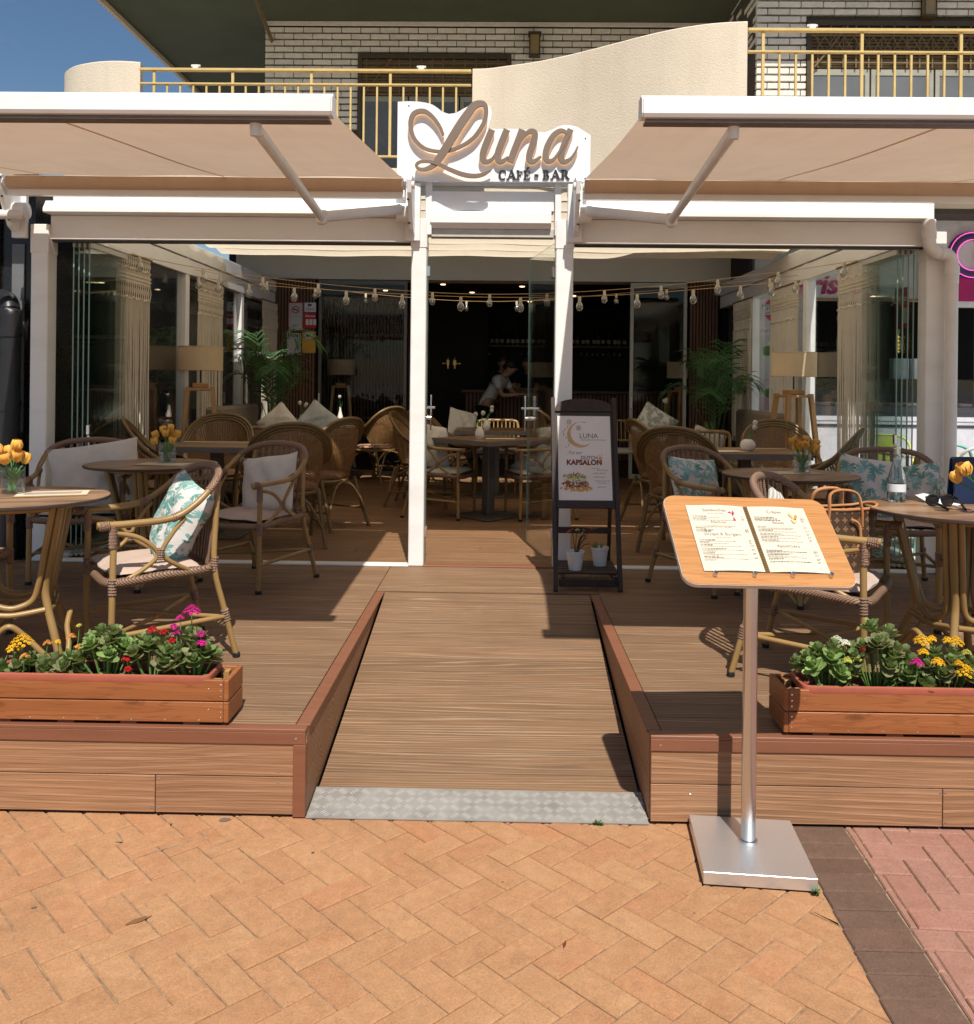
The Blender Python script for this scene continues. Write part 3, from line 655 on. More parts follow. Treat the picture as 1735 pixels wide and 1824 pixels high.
# side rails, side posts and glass
def side(X, s, side_name):
    t = thing('side_glass_wall', 'long glazed side wall of the terrace on the %s with white frame' % side_name, 'glass wall', (X, 6.38, DZ))
    MB().box(-.05, .05, 0, 5.75, 2.29, 2.44, .004).build('top_rail', 'white_metal', t)
    MB().box(-.06, .06, -.0, 5.75, 2.45, 2.60, .004).build('gutter_rail', 'white_metal', t)
    MB().box(-.045, .045, 0, 5.75, 0, .035, .004).build('bottom_rail', 'white_plastic', t)
    for y in (2.38, 4.25): MB().box(-.045, .045, y - .05, y + .05, .036, 2.60 if y < 3 else 2.288, .004).build('upright', 'white_metal', t)
    for k, (a, b) in enumerate(((.75, 1.5), (1.51, 2.32), (2.44, 3.3), (3.31, 4.19), (4.31, 5.0), (5.01, 5.72))):
        MB().box(-.004, .004, a, b, .036, 2.288).build('pane', 'glass', t)
    return t
side(-3.10, 1, 'left'); side(2.95, -1, 'right')
def stack(X, s, nm):
    t = thing('folded_glass_panels', 'stack of slid-back frameless glass panels at the %s corner' % nm, 'glass panels', (X, 6.36, DZ + .012), group='stacked sliding glass panels')
    for k in range(4):
        x = s * (.02 + k * .032); y = .02 + k * .012; L = .62
        p = MB().box(x - .004, x + .004, y, y + L, .02, 2.19).build('pane', 'glass_green', t)
        MB().box(x - .0045, x + .0045, y - .003, y - .0005, .02, 2.19).build('polished_edge', 'glass_edge', p)
        MB().box(x - .009, x + .009, y - .004, y + L, 2.192, 2.232, .002).build('top_clamp', 'alu_frame', p)
        MB().box(x - .009, x + .009, y - .004, y + L, .0, .0195, .002).build('bottom_clamp', 'alu_frame', p)
    x = s * .125
    MB().box(x - .012, x + .012, .03, .06, .86, .93, .003).build('lock', 'chrome', t)
    MB().box(x - .010, x + .010, .04, .048, .72, .855, .002).build('pull_handle', 'chrome', t)
    MB().box(s * .06 - .07, s * .06 + .07, -.02, .75, 2.236, 2.27, .003).build('head_rail', 'white_metal', t)
stack(-3.06, 1, 'left'); stack(2.89, -1, 'right')
# glass entrance door leaves, both swung inwards
def leaf(hx, hy, ex, ey, nm):
    a = atan2(ey - hy, ex - hx); L = sqrt((ex - hx) ** 2 + (ey - hy) ** 2)
    t = thing('glass_door', nm, 'glass door', (hx, hy, DZ + .012), a, 'frameless glass door leaves')
    MB().box(.01, L, -.005, .005, .008, 2.24).build('pane', 'glass_green', t)
    MB().box(L + .0005, L + .003, -.0055, .0055, .008, 2.24).build('polished_edge', 'glass_edge', t)
    for z in (.18, 2.0): MB().box(-.01, .055, -.014, .014, z, z + .075, .003).build('hinge', 'chrome', t)
    MB().box(L - .075, L - .058, -.045, -.032, .88, 1.16, .004).box(L - .075, L - .058, .032, .045, .88, 1.16, .004).tube([(L - .066, -.07, 1.06), (L - .066, .07, 1.06)], .010, 8).tube([(L - .066, -.04, .98), (L - .066, .04, .98)], .018, 8).build('handle', 'chrome', t, smooth=True)
leaf(.362, 6.33, .215, 7.20, 'open frameless glass door leaf hinged on the right entrance post')
leaf(-.522, 6.33, -.598, 7.20, 'open frameless glass door leaf hinged on the left entrance post')
# retractable cloth roof with soft folds
rf = thing('pergola_roof', 'folded beige cloth roof stretched over the glazed terrace', 'canopy', (0, 6.42, 2.96))
def rz_(u, v):
    y = v * 3.40; fold = .035 * abs(sin(pi * y / .44)); return (-3.03 + u * 5.91, y, .02 - fold + .004 * sin(u * 40 + v * 9) + .006 * sin(u * 13 + 2))
MB().grid(rz_, 40, 96).build('roof_cloth', 'roof_cloth', rf, smooth=80, fix=False)
for k in range(8): MB().box(-3.03, 2.88, k * .44 - .012, k * .44 + .012, .022, .05, .003).build('cross_bar', 'white_metal', rf)
# ================================================================== AWNINGS
def awning(x0, x1, s, nm, seams):
    """cassette-less folding-arm awning; s=+1 inner end at x1 (left one), -1 inner end at x0"""
    t = thing('folding_arm_awning', nm, 'awning', ((x0 + x1) / 2, 6.15, 2.56), group='extended beige terrace awnings'); w = (x1 - x0) / 2
    ya, yb = -.19, -2.79; za, zb = .378, .066
    def cl(u, v):
        x = -w + .03 + u * (2 * w - .06); y = ya + (yb - ya) * v; sag = -.012 * sin(pi * v) * (1 + .25 * sin(u * 9))
        return (x, y, za + (zb - za) * v + sag + .004 * sin(v * 7 + u * 17))
    MB().grid(cl, 36, 24).build('cloth', 'awning_cloth', t, smooth=80, fix=False)
    for sx in seams:
        u = (sx - x0 - .03) / (x1 - x0 - .06)
        MB().grid(lambda a, b: (cl(u, b)[0] + (a - .5) * .018, cl(u, b)[1], cl(u, b)[2] - .0025), 1, 24).build('seam', 'awning_cloth', t, fix=False)
    MB().tube([(-w + .03, -.165, .335), (w - .03, -.165, .335)], .045, 16).build('cloth_roll', 'awning_cloth', t, smooth=True)
    # front bar with slanted end caps
    prof = [(yb - .055, .010), (yb - .062, .022), (yb - .060, .074), (yb - .035, .093), (yb + .02, .088), (yb + .03, .02), (yb - .02, .004)]
    MB().prism(prof, -w, w, 'x').build('front_bar', 'white_metal', t)
    MB().box(-w + .01, w - .01, yb - .045, yb + .02, -.006, .003).build('bar_groove', 'table_edge_grey', t)
    MB().box(-w + .02, w - .02, -.155, -.105, .252, .305, .003).build('torsion_bar', 'white_metal', t)
    for e in (-1, 1): MB().prism([(a * 1.0, b) for a, b in prof], e * w - .006 if e < 0 else w + .001, e * w - .001 if e < 0 else w + .006, 'x').build('end_cap', 'white_plastic', t)
    # shoulder brackets with gear and bolts
    for e in (-1, 1):
        X = e * (w + .015)
        b = MB().prism([(-.06, .06), (-.20, .28), (-.22, .36), (-.15, .40), (.05, .42), (.09, .40), (.09, .06), (.0, .03)], X - .014, X + .014, 'x').build('shoulder_plate', 'white_plastic', t)
        MB().tube([(X - e * .015, -.02, .17), (X - e * .10, -.02, .17)], .058, 14).build('shoulder_hub', 'white_plastic', t, smooth=True)
        MB().tube([(X - e * .02, -.165, .335), (X + e * .03, -.165, .335)], .026, 12).build('roll_bearing', 'white_plastic', t, smooth=True)
        for y_, z in ((-.085, .10), (-.175, .24), (-.20, .36)): MB().ball((X - e * .01, y_, z), .009, 8, 5).build('bolt', 'dark_bolt', t, smooth=True)
        MB().box(X - .05, X + .05, .055, .095, .0, .40, .004).build('wall_bracket', 'white_metal', t)
    def arm(P, Q, R_, nm_):
        P, Q, R_ = V(*P), V(*Q), V(*R_)
        for A, B, r, n_ in ((P, Q, .024, 'upper_arm'), (Q, R_, .021, 'forearm')):
            MB().tube([A, A.lerp(B, .08), A.lerp(B, .92), B], [r * 1.15, r, r, r * 1.05], 10, flat=1.35).build(n_, 'white_plastic', t, smooth=True)
        MB().tube([Q + V(0, 0, -.036), Q + V(0, 0, .036)], .032, 12).ball(Q + V(0, 0, -.036), (.028, .028, .012)).build('elbow', 'white_plastic', t, smooth=True)
        MB().tube([R_ + V(0, 0, -.03), R_ + V(0, -.005, .05), R_ + V(0, -.02, .10)], [.02, .024, .02], 10).build('arm_fork', 'white_plastic', t, smooth=True)
    cx_ = (x0 + x1) / 2
    if s > 0:
        arm((w - .06, -.07, .19), (-1.070 - cx_, -.83, .0), (-.93 - cx_, yb + .02, -.02), 'r')
        arm((-w + .06, -.05, .14), (-w - .75, -.70, .02), (-w + .35, yb + .02, -.02), 'l')
    else:
        arm((-w + .06, -.07, .19), (.985 - cx_, -.83, .0), (.85 - cx_, yb + .02, -.02), 'l')
        arm((w - .06, -.05, .14), (w + .75, -.70, .02), (w - .35, yb + .02, -.02), 'r')
awning(-3.33, -.635, 1, 'extended beige folding-arm awning over the left tables', (-1.85, -3.05))
awning(.505, 3.30, -1, 'extended beige folding-arm awning over the right tables', (1.80, 2.95))

# ================================================================== SIGN
U = .000852
def sg(x, y): return ((x - 864) * U, -((y - .0125 * x) - 725) * U)      # drawing units -> metres (x, z)
sign = thing('cafe_sign', 'white wavy-topped sign board with raised brown lettering Luna CAFÉ - BAR', 'sign', (-.072, 6.20, 2.975))
ol = [(90, 97), (170, 93), (250, 96), (320, 106), (370, 122), (410, 148), (450, 180), (500, 197), (560, 190), (620, 155), (680, 125), (750, 108), (800, 116), (835, 145), (847, 190), (842, 240), (815, 322), (900, 320), (1040, 320), (1140, 328), (1220, 345), (1270, 350), (1330, 330), (1390, 300), (1430, 292), (1480, 294), (1540, 310), (1640, 375), (1640, 750), (90, 735)]
MB().prism([sg(*p) for p in ol], -.0, .03, 'y').build('board', 'sign_board', sign)
def ribbon(pts, wid, y0, y1, dy=.00016, n=7, ext=0.0):
    P = spline([(sg(*p)[0], 0, sg(*p)[1]) for p in pts], n); m = len(P)
    Wd = []
    for i in range(m): f = i / n; k = min(int(f), len(wid) - 2); Wd.append(wid[k] + (wid[k + 1] - wid[k]) * (f - k))
    mb = MB(); vs_ = []
    for i in range(m):
        tn = (P[min(i + 1, m - 1)] - P[max(i - 1, 0)]).normalized(); nn = V(-tn.z, 0, tn.x); h = Wd[i] * U + ext; o = -i * dy
        a, b = P[i] + nn * h, P[i] - nn * h
        vs_ += [(a.x, y0 + o, a.z), (b.x, y0 + o, b.z), (b.x, y1 + o, b.z), (a.x, y1 + o, a.z)]
    fs = []
    for i in range(m - 1):
        for k in range(4): fs.append((i * 4 + k, i * 4 + (k + 1) % 4, (i + 1) * 4 + (k + 1) % 4, (i + 1) * 4 + k))
    fs += [(0, 1, 2, 3), tuple((m - 1) * 4 + k for k in (3, 2, 1, 0))]
    return mb.add(vs_, fs)
strokes = {
 'L': ([(462, 378), (436, 315), (385, 242), (325, 192), (272, 184), (222, 208), (200, 270), (207, 350), (242, 422), (312, 482), (400, 507), (500, 506), (600, 472), (690, 415), (750, 345), (793, 262), (803, 185), (787, 140), (752, 132), (705, 150), (655, 215), (596, 300), (536, 400), (476, 500), (420, 585), (380, 628), (320, 655), (268, 650), (252, 622), (278, 597), (345, 594), (425, 615), (520, 660), (620, 698), (710, 712), (785, 700), (846, 668)],
   [10, 13, 15, 17, 18, 19, 19, 18, 16, 14, 13, 13, 14, 15, 16, 16, 17, 20, 25, 30, 33, 34, 34, 33, 28, 20, 15, 13, 12, 11, 11, 13, 16, 18, 17, 14, 5]),
 'u': ([(850, 336), (812, 430), (782, 520), (782, 575), (812, 592), (860, 565), (905, 490), (968, 336)], [26, 27, 27, 25, 18, 12, 14, 25]),
 'u2': ([(970, 336), (932, 430), (902, 520), (902, 575), (930, 592), (985, 555)], [26, 27, 27, 25, 18, 9]),
 'n': ([(1092, 336), (1058, 430), (1024, 520), (998, 598)], [27, 27, 27, 26]),
 'n2': ([(1022, 540), (1070, 440), (1120, 372), (1165, 350), (1192, 370), (1186, 430), (1156, 520), (1150, 572), (1180, 594), (1245, 552)], [8, 11, 15, 20, 25, 27, 27, 25, 18, 8]),
 'a': ([(1452, 372), (1425, 352), (1385, 352), (1335, 395), (1292, 480), (1280, 555), (1305, 590), (1350, 572), (1405, 490), (1462, 380)], [12, 15, 19, 23, 26, 25, 19, 13, 11, 12]),
 'a2': ([(1478, 336), (1440, 430), (1410, 515), (1405, 570), (1430, 596), (1480, 572), (1514, 525), (1536, 474)], [25, 27, 27, 25, 19, 13, 10, 6])}
for i, (k, (pts, wid)) in enumerate(strokes.items()):
    o = -.0009 * (i % 3); L_ = ribbon(pts, wid, -.036 + o, -.016 + o, .00012 if k == 'L' else .00004).build('letter_stroke', 'letter_face', sign)
    ribbon(pts, wid, -.0145 + o, -.009 + o, .00008 if k == 'L' else .00003, ext=-.0015).build('halo_strip', 'halo_light', L_)
def serif(ch, x, w):     # capitals with slab serifs, drawn in a 0..1 box -> drawing units
    H_ = 74; T = 15 / H_; mb = MB(); d = [0]
    def q(a, b): return sg(x + a * w, 728 - b * H_)
    def poly(pts): d[0] += 1; mb.prism([q(*p) for p in pts], -.009 - d[0] * .0002, -.0005 - d[0] * .0001, 'y')
    def stem(c, t): poly([(c - t, 0), (c + t, 0), (c + t, 1), (c - t, 1)])
    def ser(c, b, l): poly([(c - l, b), (c + l, b), (c + l, b + .10), (c - l, b + .10)])
    def arc(cx_, cy_, rx, ry, a0, a1, t0, t1, n=14):
        A = [a0 + (a1 - a0) * i / n for i in range(n + 1)]
        o_ = [(cx_ + rx * cos(a), cy_ + ry * sin(a)) for a in A]
        i_ = [(cx_ + (rx - (t0 + (t1 - t0) * abs(cos(a)))) * cos(a), cy_ + (ry - .12) * sin(a)) for a in A]
        for k in range(n): poly([o_[k], o_[k + 1], i_[k + 1], i_[k]]); d[0] -= 1
        d[0] += 1
    t = .13
    if ch == 'C': arc(.52, .5, .5, .53, radians(52), radians(310), .14, .26); poly([(.80, .62), (.92, .62), (.90, 1.0), (.80, .92)])
    if ch == 'A': poly([(.42, 1.02), (.58, 1.02), (.93, .05), (.68, .05)]); poly([(.42, 1.02), (.52, .98), (.22, .05), (.10, .05)]); poly([(.24, .30), (.72, .30), (.70, .40), (.27, .40)]); ser(.13, 0, .15); ser(.80, 0, .20)
    if ch in 'FE':
        stem(.26, t); ser(.26, 0, .24); ser(.22, .9, .2); poly([(.2, .9), (.92, .9), (.96, .66), (.86, .66), (.80, .89)]); poly([(.3, .46), (.70, .46), (.70, .56), (.3, .56)]); poly([(.66, .38), (.74, .38), (.74, .66), (.66, .66)])
        if ch == 'E': poly([(.2, .0), (.93, .0), (.98, .30), (.88, .30), (.80, .10), (.2, .10)])
    if ch in 'BR':
        stem(.24, t); ser(.2, 0, .2); ser(.2, .9, .2); arc(.42, .75, .38, .26, radians(-92), radians(92), .10, .24)
        if ch == 'B': arc(.42, .27, .46, .28, radians(-92), radians(92), .10, .25)
        else: poly([(.42, .50), (.60, .50), (.98, .02), (.72, .02)]); ser(.84, 0, .16)
    return mb
for ch, x, w in (('C', 905, 66), ('A', 972, 78), ('F', 1050, 52), ('E', 1106, 56), ('B', 1260, 60), ('A', 1324, 78), ('R', 1404, 72)): serif(ch, x, w).build('small_letter', 'letter_dark', sign)
mb = MB(); mb.prism([sg(1128, 650), sg(1142, 650), sg(1152, 632), sg(1136, 632)], -.018, -.0005, 'y'); mb.build('accent_mark', 'letter_dark', sign)
mb = MB(); mb.prism([sg(1194, 704), sg(1226, 704), sg(1226, 690), sg(1194, 690)], -.018, -.0005, 'y'); mb.build('dash_mark', 'letter_dark', sign)
for x, z in ((180, 130), (120, 700), (1600, 720), (1600, 400)): MB().ball((sg(x, z)[0], -.001, sg(x, z)[1]), .005, 6, 5).build('screw', 'dark_bolt', sign)
for x in (250, 1480): MB().box(sg(x, 0)[0] - .015, sg(x, 0)[0] + .015, .032, .06, -.10, .35, .003).build('mounting_strut', 'white_metal', sign)

# ================================================================== APARTMENT BUILDING ABOVE
bld = thing('apartment_building', 'brick apartment building with balcony rooms above the cafe', 'building', (0, 12.0, 0))
MB().box(-3.19, 2.86, .07, .35, 3.6, 6.36).box(2.90, 8, -1.43, .35, 3.6, 6.6).build('wall_core', 'mortar', bld)
bm_ = MB().box(0, .245, 0, .06, 0, .062, .003).mesh('brick'); bm_.materials.append(MATS['brick_face'])
bh = MB().box(0, .12, 0, .06, 0, .062, .003).mesh('brick'); bh.materials.append(MATS['brick_face'])
cnt = 0
def holes(x, z, wins): return any(a - .13 < x < b - .08 and c - .06 < z < d - .01 for a, b, c, d in wins)
WL = [(-1.95, .08, 3.9, 5.93)]; WR = [(3.47, 6.4, 3.9, 5.80)]
def course(x0, x1, y, zlo, zhi, wins, rot=0):
    global cnt
    z = zhi - .078; r = 0
    while z > zlo:
        x = x0 - (.1275 if r % 2 else 0)
        while x < x1 - .02:
            spans = [(max(x, x0), min(x + .245, x1))]
            for wa, wb, wc, wd in wins:
                if wc - .07 < z < wd: spans = [q for a, b in spans for q in ((a, min(b, wa - .004)), (max(a, wb + .004), b))]
            for a, b in spans:
                if b - a < .03: continue
                k_ = ((b - a) / .245, 1, 1)
                put('brick', bm_, bld, (a, y + rng.uniform(-.002, .002), z), scale=k_) if not rot else put('brick', bm_, bld, (y + .06 + rng.uniform(-.002, .002), a, z), (0, 0, pi / 2), k_)
                cnt += 1
            x += .255
        z -= .0855; r += 1
course(-3.19, 2.80, .01, 4.86, 6.30, WL)
course(2.90, 6.2, -1.50, 4.86, 6.55, WR)
course(-1.44, .02, 2.90, 5.5, 6.50, [], 1)
# window openings
def win(x0, x1, y, z0, z1, panes):
    w = thing_part = MB().box(x0, x1, y + .02, y + .05, z0, z1).build('window', 'shutter_dark', bld)
    f = MB()
    for a, b, c, d in ((x0, x0 + .06, z0, z1), (x1 - .06, x1, z0, z1), (x0 + .06, x1 - .06, z1 - .06, z1)): f.box(a, b, y - .02, y + .019, c, d, .003)
    f.build('frame', 'lantern_metal', w)
    zt = z1 - .55; gr = MB()
    x = x0 + .12
    while x < x1 - .08: gr.box(x - .008, x + .008, y - .035, y - .022, zt, z1 - .07); x += .145
    for z in (zt + .06, z1 - .13): gr.box(x0 + .06, x1 - .06, y - .034, y - .023, z - .008, z + .008)
    gr.tube([(x0 + .08, y - .045, zt), (x0 + .45, y - .045, z1 - .08)], .012, 6)
    gr.build('grille', 'brass_grille', w)
    sl_ = MB(); z = zt
    while z < z1 - .08: sl_.box(x0 + .06, x1 - .06, y + .002, y + .018, z + .004, z + .032); z += .04
    sl_.build('roller_shutter', 'brass_grille', w)
    n = panes; pw = (x1 - x0) / n
    for k in range(n):
        a = x0 + k * pw
        fr = MB(); fr.box(a + .01, a + .06, y - .005, y + .018, z0, zt - .01, .003).box(a + pw - .06, a + pw - .01, y - .005, y + .018, z0, zt - .01, .003).box(a + .06, a + pw - .06, y - .005, y + .018, zt - .08, zt - .01, .003)
        fr.build('sash', 'sash_grey', w)
        MB().box(a + .06, a + pw - .06, y + .004, y + .010, z0, zt - .08).build('pane', 'pane_grey', w)
win(-1.95, .08, 0, 3.9, 5.93, 3); win(3.47, 6.4, -1.5, 3.9, 5.80, 4)
# diamond grille on the right-hand window
mb = MB()
for k in range(26):
    x = 3.55 + k * .11
    for s in (-1, 1): mb.tube([(x, -1.555, 5.42 if s > 0 else 5.60), (x + .11, -1.555, 5.60 if s > 0 else 5.42)], .006, 5)
mb.box(3.5, 6.4, -1.562, -1.548, 5.40, 5.42).box(3.5, 6.4, -1.562, -1.548, 5.60, 5.62).build('diamond_grille', 'brass_grille', bld)
# storey slab, soffit above
MB().box(-5.05, 8.0, -2.2, 3.2, 6.36, 6.56).build('upper_slab', 'soffit_paint', bld)
MB().box(-5.10, -5.051, -2.25, 3.2, 6.30, 6.75).build('slab_edge', 'stucco', bld)
MB().tube([(-3.02, -1.6, 6.345), (-3.10, -.01, 6.10)], .028, 4, flat=1.6).build('awning_rod', 'brass_grille', bld)
MB().box(-3.19, 2.89, -.025, .0, 6.30, 6.355, .003).build('cornice_strip', 'brick_face', bld)
# balcony floor slab and curved stucco parapet
par = [(-.361, 10.131), (-.185, 10.11), (.003, 10.036), (.309, 9.908), (.604, 9.733), (.885, 9.532), (1.152, 9.324), (1.408, 9.125), (1.658, 8.963), (1.908, 8.848), (2.112, 8.79), (2.33, 8.76)]
parL = [(-5.10, 11.9), (-5.16, 11.2), (-5.16, 10.75), (-5.09, 10.40), (-4.876, 10.158), (-4.625, 10.029), (-4.412, 9.972), (-4.223, 9.97), (-4.048, 10.002)]
bal = thing('balcony', 'first-floor balcony with curved cream stucco parapet', 'balcony', (0, 0, 3.66))
def wallstrip(pts, z0, z1, th, nm):
    P = spline([(a, b, 0) for a, b in pts], 5); m = len(P); vs_ = []
    for i in range(m):
        tn = (P[min(i + 1, m - 1)] - P[max(i - 1, 0)]).normalized(); nn = V(-tn.y, tn.x, 0)
        o, q = P[i], P[i] + nn * th
        vs_ += [(o.x, o.y, z0), (o.x, o.y, z1 - .012), (o.x + nn.x * .012, o.y + nn.y * .012, z1), (q.x, q.y, z1), (q.x, q.y, z0)]
    fs = [(i * 5 + k, i * 5 + (k + 1) % 5, (i + 1) * 5 + (k + 1) % 5, (i + 1) * 5 + k) for i in range(m - 1) for k in range(5)] + [(0, 1, 2, 3, 4), tuple((m - 1) * 5 + k for k in (4, 3, 2, 1, 0))]
    return MB().add(vs_, fs).build(nm, 'stucco', bal, smooth=40)
wallstrip(par, -.03, 1.44, .16, 'parapet'); wallstrip(parL, -.03, 1.45, .16, 'parapet')
slab = [(-4.9, 12.3), (-4.95, 10.6), (-4.6, 10.2), (-.2, 10.2)] + [(x, y + .1) for x, y in par[2:]] + [(2.6, 8.95), (7.5, 8.95), (7.5, 12.3)]
MB().prism([(x, y) for x, y in slab], 0, .30, 'z').build('floor_slab', 'stucco', bal)
MB().box(-4.04, -.362, 10.0, 10.16, -.03, .29).build('upstand', 'stucco', bal); MB().box(2.34, 7.5, 8.77, 8.93, -.03, .34).build('upstand', 'stucco', bal)
def railing(x0, x1, y, zt, z2, zb, sp, ph, label):
    t = thing('balcony_railing', label, 'railing', (0, y, 0), group='yellow balcony railings')
    MB().box(x0, x1, -.028, .028, zt - .03, zt, .004).build('top_rail', 'rail_yellow', t)
    MB().box(x0, x1, -.022, .022, z2 - .02, z2, .003).build('mid_rail', 'rail_yellow', t)
    MB().box(x0, x1, -.02, .02, zb - .02, zb, .003).build('bottom_rail', 'rail_yellow', t)
    me = MB().box(-.010, .010, -.010, .010, zb, z2 - .021).mesh('baluster'); me.materials.append(MATS['rail_yellow'])
    mp = MB().box(-.014, .014, -.012, .012, zb, zt - .031).mesh('stanchion'); mp.materials.append(MATS['rail_yellow'])
    x = x0 + ph; k = 0
    while x < x1 - .02:
        if k % 6 == 0: put('stanchion', mp, t, (x, 0, 0))
        else: put('baluster', me, t, (x, 0, 0))
        x += sp; k += 1
    for xx in (x0 + .62, x1 - .55): MB().tube([(xx - .05, 0, zt + .03), (xx + .05, 0, zt + .03)], .014, 6).box(xx - .03, xx + .03, -.02, .02, zt, zt + .04).build('clamp', 'white_plastic', t)
railing(-4.04, -.37, 9.98, 5.03, 4.87, 4.08, .1455, .16, 'yellow metal balcony railing on the left, between two stucco walls')
railing(2.34, 7.3, 8.80, 5.04, 4.825, 4.02, .158, .15, 'yellow metal balcony railing at the upper right corner')
def lantern(x, y, z, label):
    t = thing('wall_lantern', label, 'lantern', (x, y, z), group='wall lanterns on the brick')
    fr = MB().box(-.075, .075, -.13, -.02, -.16, -.14).box(-.085, .085, -.14, -.01, .12, .15)
    for a in (-.07, .06):
        for b in (-.125, -.035): fr.box(a, a + .012, b, b + .012, -.14, .12)
    fr.box(-.02, .02, -.019, .005, -.06, .06).build('frame', 'lantern_metal', t); MB().box(-.057, .058, -.112, -.037, -.138, .118).build('glass', 'lantern_glass', t)
lantern(.386, 12.0, 6.04, 'brown glass wall lantern left of the wavy parapet crest'); lantern(4.83, 10.5, 5.97, 'brown glass wall lantern at the upper right edge')
# ================================================================== FURNITURE
def bind(mb, c, ax, r, L, n=5):     # wrapped cane binding: stacked rings
    ax = Vector(ax).normalized(); c = Vector(c)
    path = []; rad = []
    for i in range(n):
        for q, k in ((0, .92), (.5, 1.12), (.98, .92)): path.append(c + ax * (L * ((i + q) / n - .5))); rad.append(r * k)
    mb.tube(path, rad, 9)
def foot(mb, p, r): mb.lathe([(r * 1.12, 0), (r * 1.12, .018), (r, .022)], 10, M=RM((p[0], p[1], 0)))

def cane_chair(name, label, loc, ang, pad, group='cane armchairs on the terrace'):
    """armchair of bent cane with wrapped curved back, crossed side hoops, woven apron and flat pad; faces local -Y"""
    t = thing(name, label, 'chair', loc, ang, group)
    for s in (-1, 1):
        lg = MB().tube([(s * .27, -.255, .0), (s * .268, -.25, .35), (s * .27, -.245, .655)], .0165, 10).build('leg', 'cane', t, smooth=True)
        f = MB(); foot(f, (s * .27, -.255), .0185); f.build('foot_cap', 'rubber', lg)
        lg = MB().tube(spline([(s * .265, .385, .0), (s * .24, .325, .22), (s * .222, .275, .42), (s * .215, .285, .66), (s * .20, .30, .81)], 4), .0158, 10).build('leg', 'cane', t, smooth=True)
        f = MB(); foot(f, (s * .265, .383), .0175); f.build('foot_cap', 'rubber', lg)
        MB().tube(spline([(s * .27, -.235, .615), (s * .275, -.12, .585), (s * .275, -.035, .51), (s * .27, -.11, .445), (s * .265, -.21, .40)], 6), .011, 8).build('side_hoop', 'cane', t, smooth=True)
        MB().tube(spline([(s * .288, .10, .665), (s * .282, .03, .59), (s * .276, -.012, .51), (s * .268, .07, .45), (s * .245, .19, .40)], 6), .011, 8).build('side_hoop', 'cane', t, smooth=True)
        MB().tube([(s * .268, -.25, .17), (s * .247, .335, .19)], .0115, 8).build('stretcher', 'cane', t, smooth=True)
        b = MB(); bind(b, (s * .27, -.25, .60), (0, 0, 1), .0198, .10, 7); bind(b, (s * .27, -.29, .648), (0, 1, 0), .0205, .05, 5)
        bind(b, (s * .268, -.25, .385), (0, 0, 1), .0195, .075, 6); bind(b, (s * .276, -.022, .51), (0, 0, 1), .0195, .05, 5); bind(b, (s * .287, .06, .672), (0, .9, .3), .0192, .06, 5)
        bind(b, (s * .243, .332, .195), (0, .25, -1), .0192, .06, 5); bind(b, (s * .221, .275, .43), (0, .1, 1), .0185, .07, 6)
        stuff(b.build('cane_binding', 'binding', t, smooth=60))
    rail = spline([(.27, -.325, .652), (.278, -.16, .652), (.29, .03, .665), (.293, .14, .715), (.27, .235, .785), (.20, .30, .835), (.10, .332, .855), (0, .34, .86), (-.10, .332, .855), (-.20, .30, .835), (-.27, .235, .785), (-.293, .14, .715), (-.29, .03, .665), (-.278, -.16, .652), (-.27, -.325, .652)], 5)
    MB().tube(rail, .0158, 10).build('arm_rail', 'cane', t, smooth=True)
    n = len(rail); a, b_ = int(n * .27), int(n * .73); seg = rail[a:b_ + 1]; path, rad = [], []
    for i in range(len(seg) - 1):
        for q, k in ((0, 1), (.33, 1.13), (.66, 1.0)): path.append(seg[i].lerp(seg[i + 1], q)); rad.append(.0182 * k)
    stuff(MB().tube(path, rad, 10).build('wrapped_rail', 'binding', t, smooth=60))
    for k in range(-4, 5):
        x = k * .046; yb = .255 + .02 * (1 - (k / 4) ** 2)
        zt = .845 - .03 * (k / 4) ** 2; yt = .335 - .04 * (k / 4) ** 2
        MB().tube(spline([(x * .95, yb, .42), (x, yb + .02, .6), (x * 1.02, yt, zt)], 3), .0105, 6, flat=.6).build('back_slat', 'binding', t, smooth=True)
    ring = spline([(.262, -.245, .40), (.0, -.262, .385), (-.262, -.245, .40), (-.255, .0, .41), (-.225, .25, .415), (0, .275, .415), (.225, .25, .415), (.255, .0, .41)], 5, True)
    MB().tube(ring, .0195, 8, closed=True, flat=1.0).build('seat_apron', 'weave_apron', t, smooth=True)
    def st(u, v): x, y = (u - .5) * .49, -.235 + v * .47; return (x, y, .412 - .02 * sin(pi * u) * sin(pi * v))
    MB().grid(st, 6, 6).build('woven_seat', 'weave_apron', t, smooth=80)
    MB().tube([(.25, -.2, .185), (0, .04, .165), (-.24, .30, .19)], .0105, 8).build('cross_brace', 'cane', t, smooth=True)
    MB().tube([(-.25, -.2, .185), (0, .04, .187), (.24, .30, .19)], .0105, 8).build('cross_brace', 'cane', t, smooth=True)
    # flat seat pad
    def pd(u, v):
        x, y = (u - .5) * 2, (v - .5) * 2; e = max(abs(x), abs(y)); k = 1 - .06 * abs(x * y)
        return (x * .238 * k, -.02 + y * .232 * k, .430 + .026 * (1 - e ** 8) + .003 * sin(7 * x + 3 * y))
    def pb(u, v): p = pd(u, v); return (p[0], p[1], .424 + .004 * abs(u - .5))
    me = MB().grid(pd, 14, 14); me.grid(pb, 14, 14)
    me.build('seat_pad', pad, t, smooth=70)
    return t
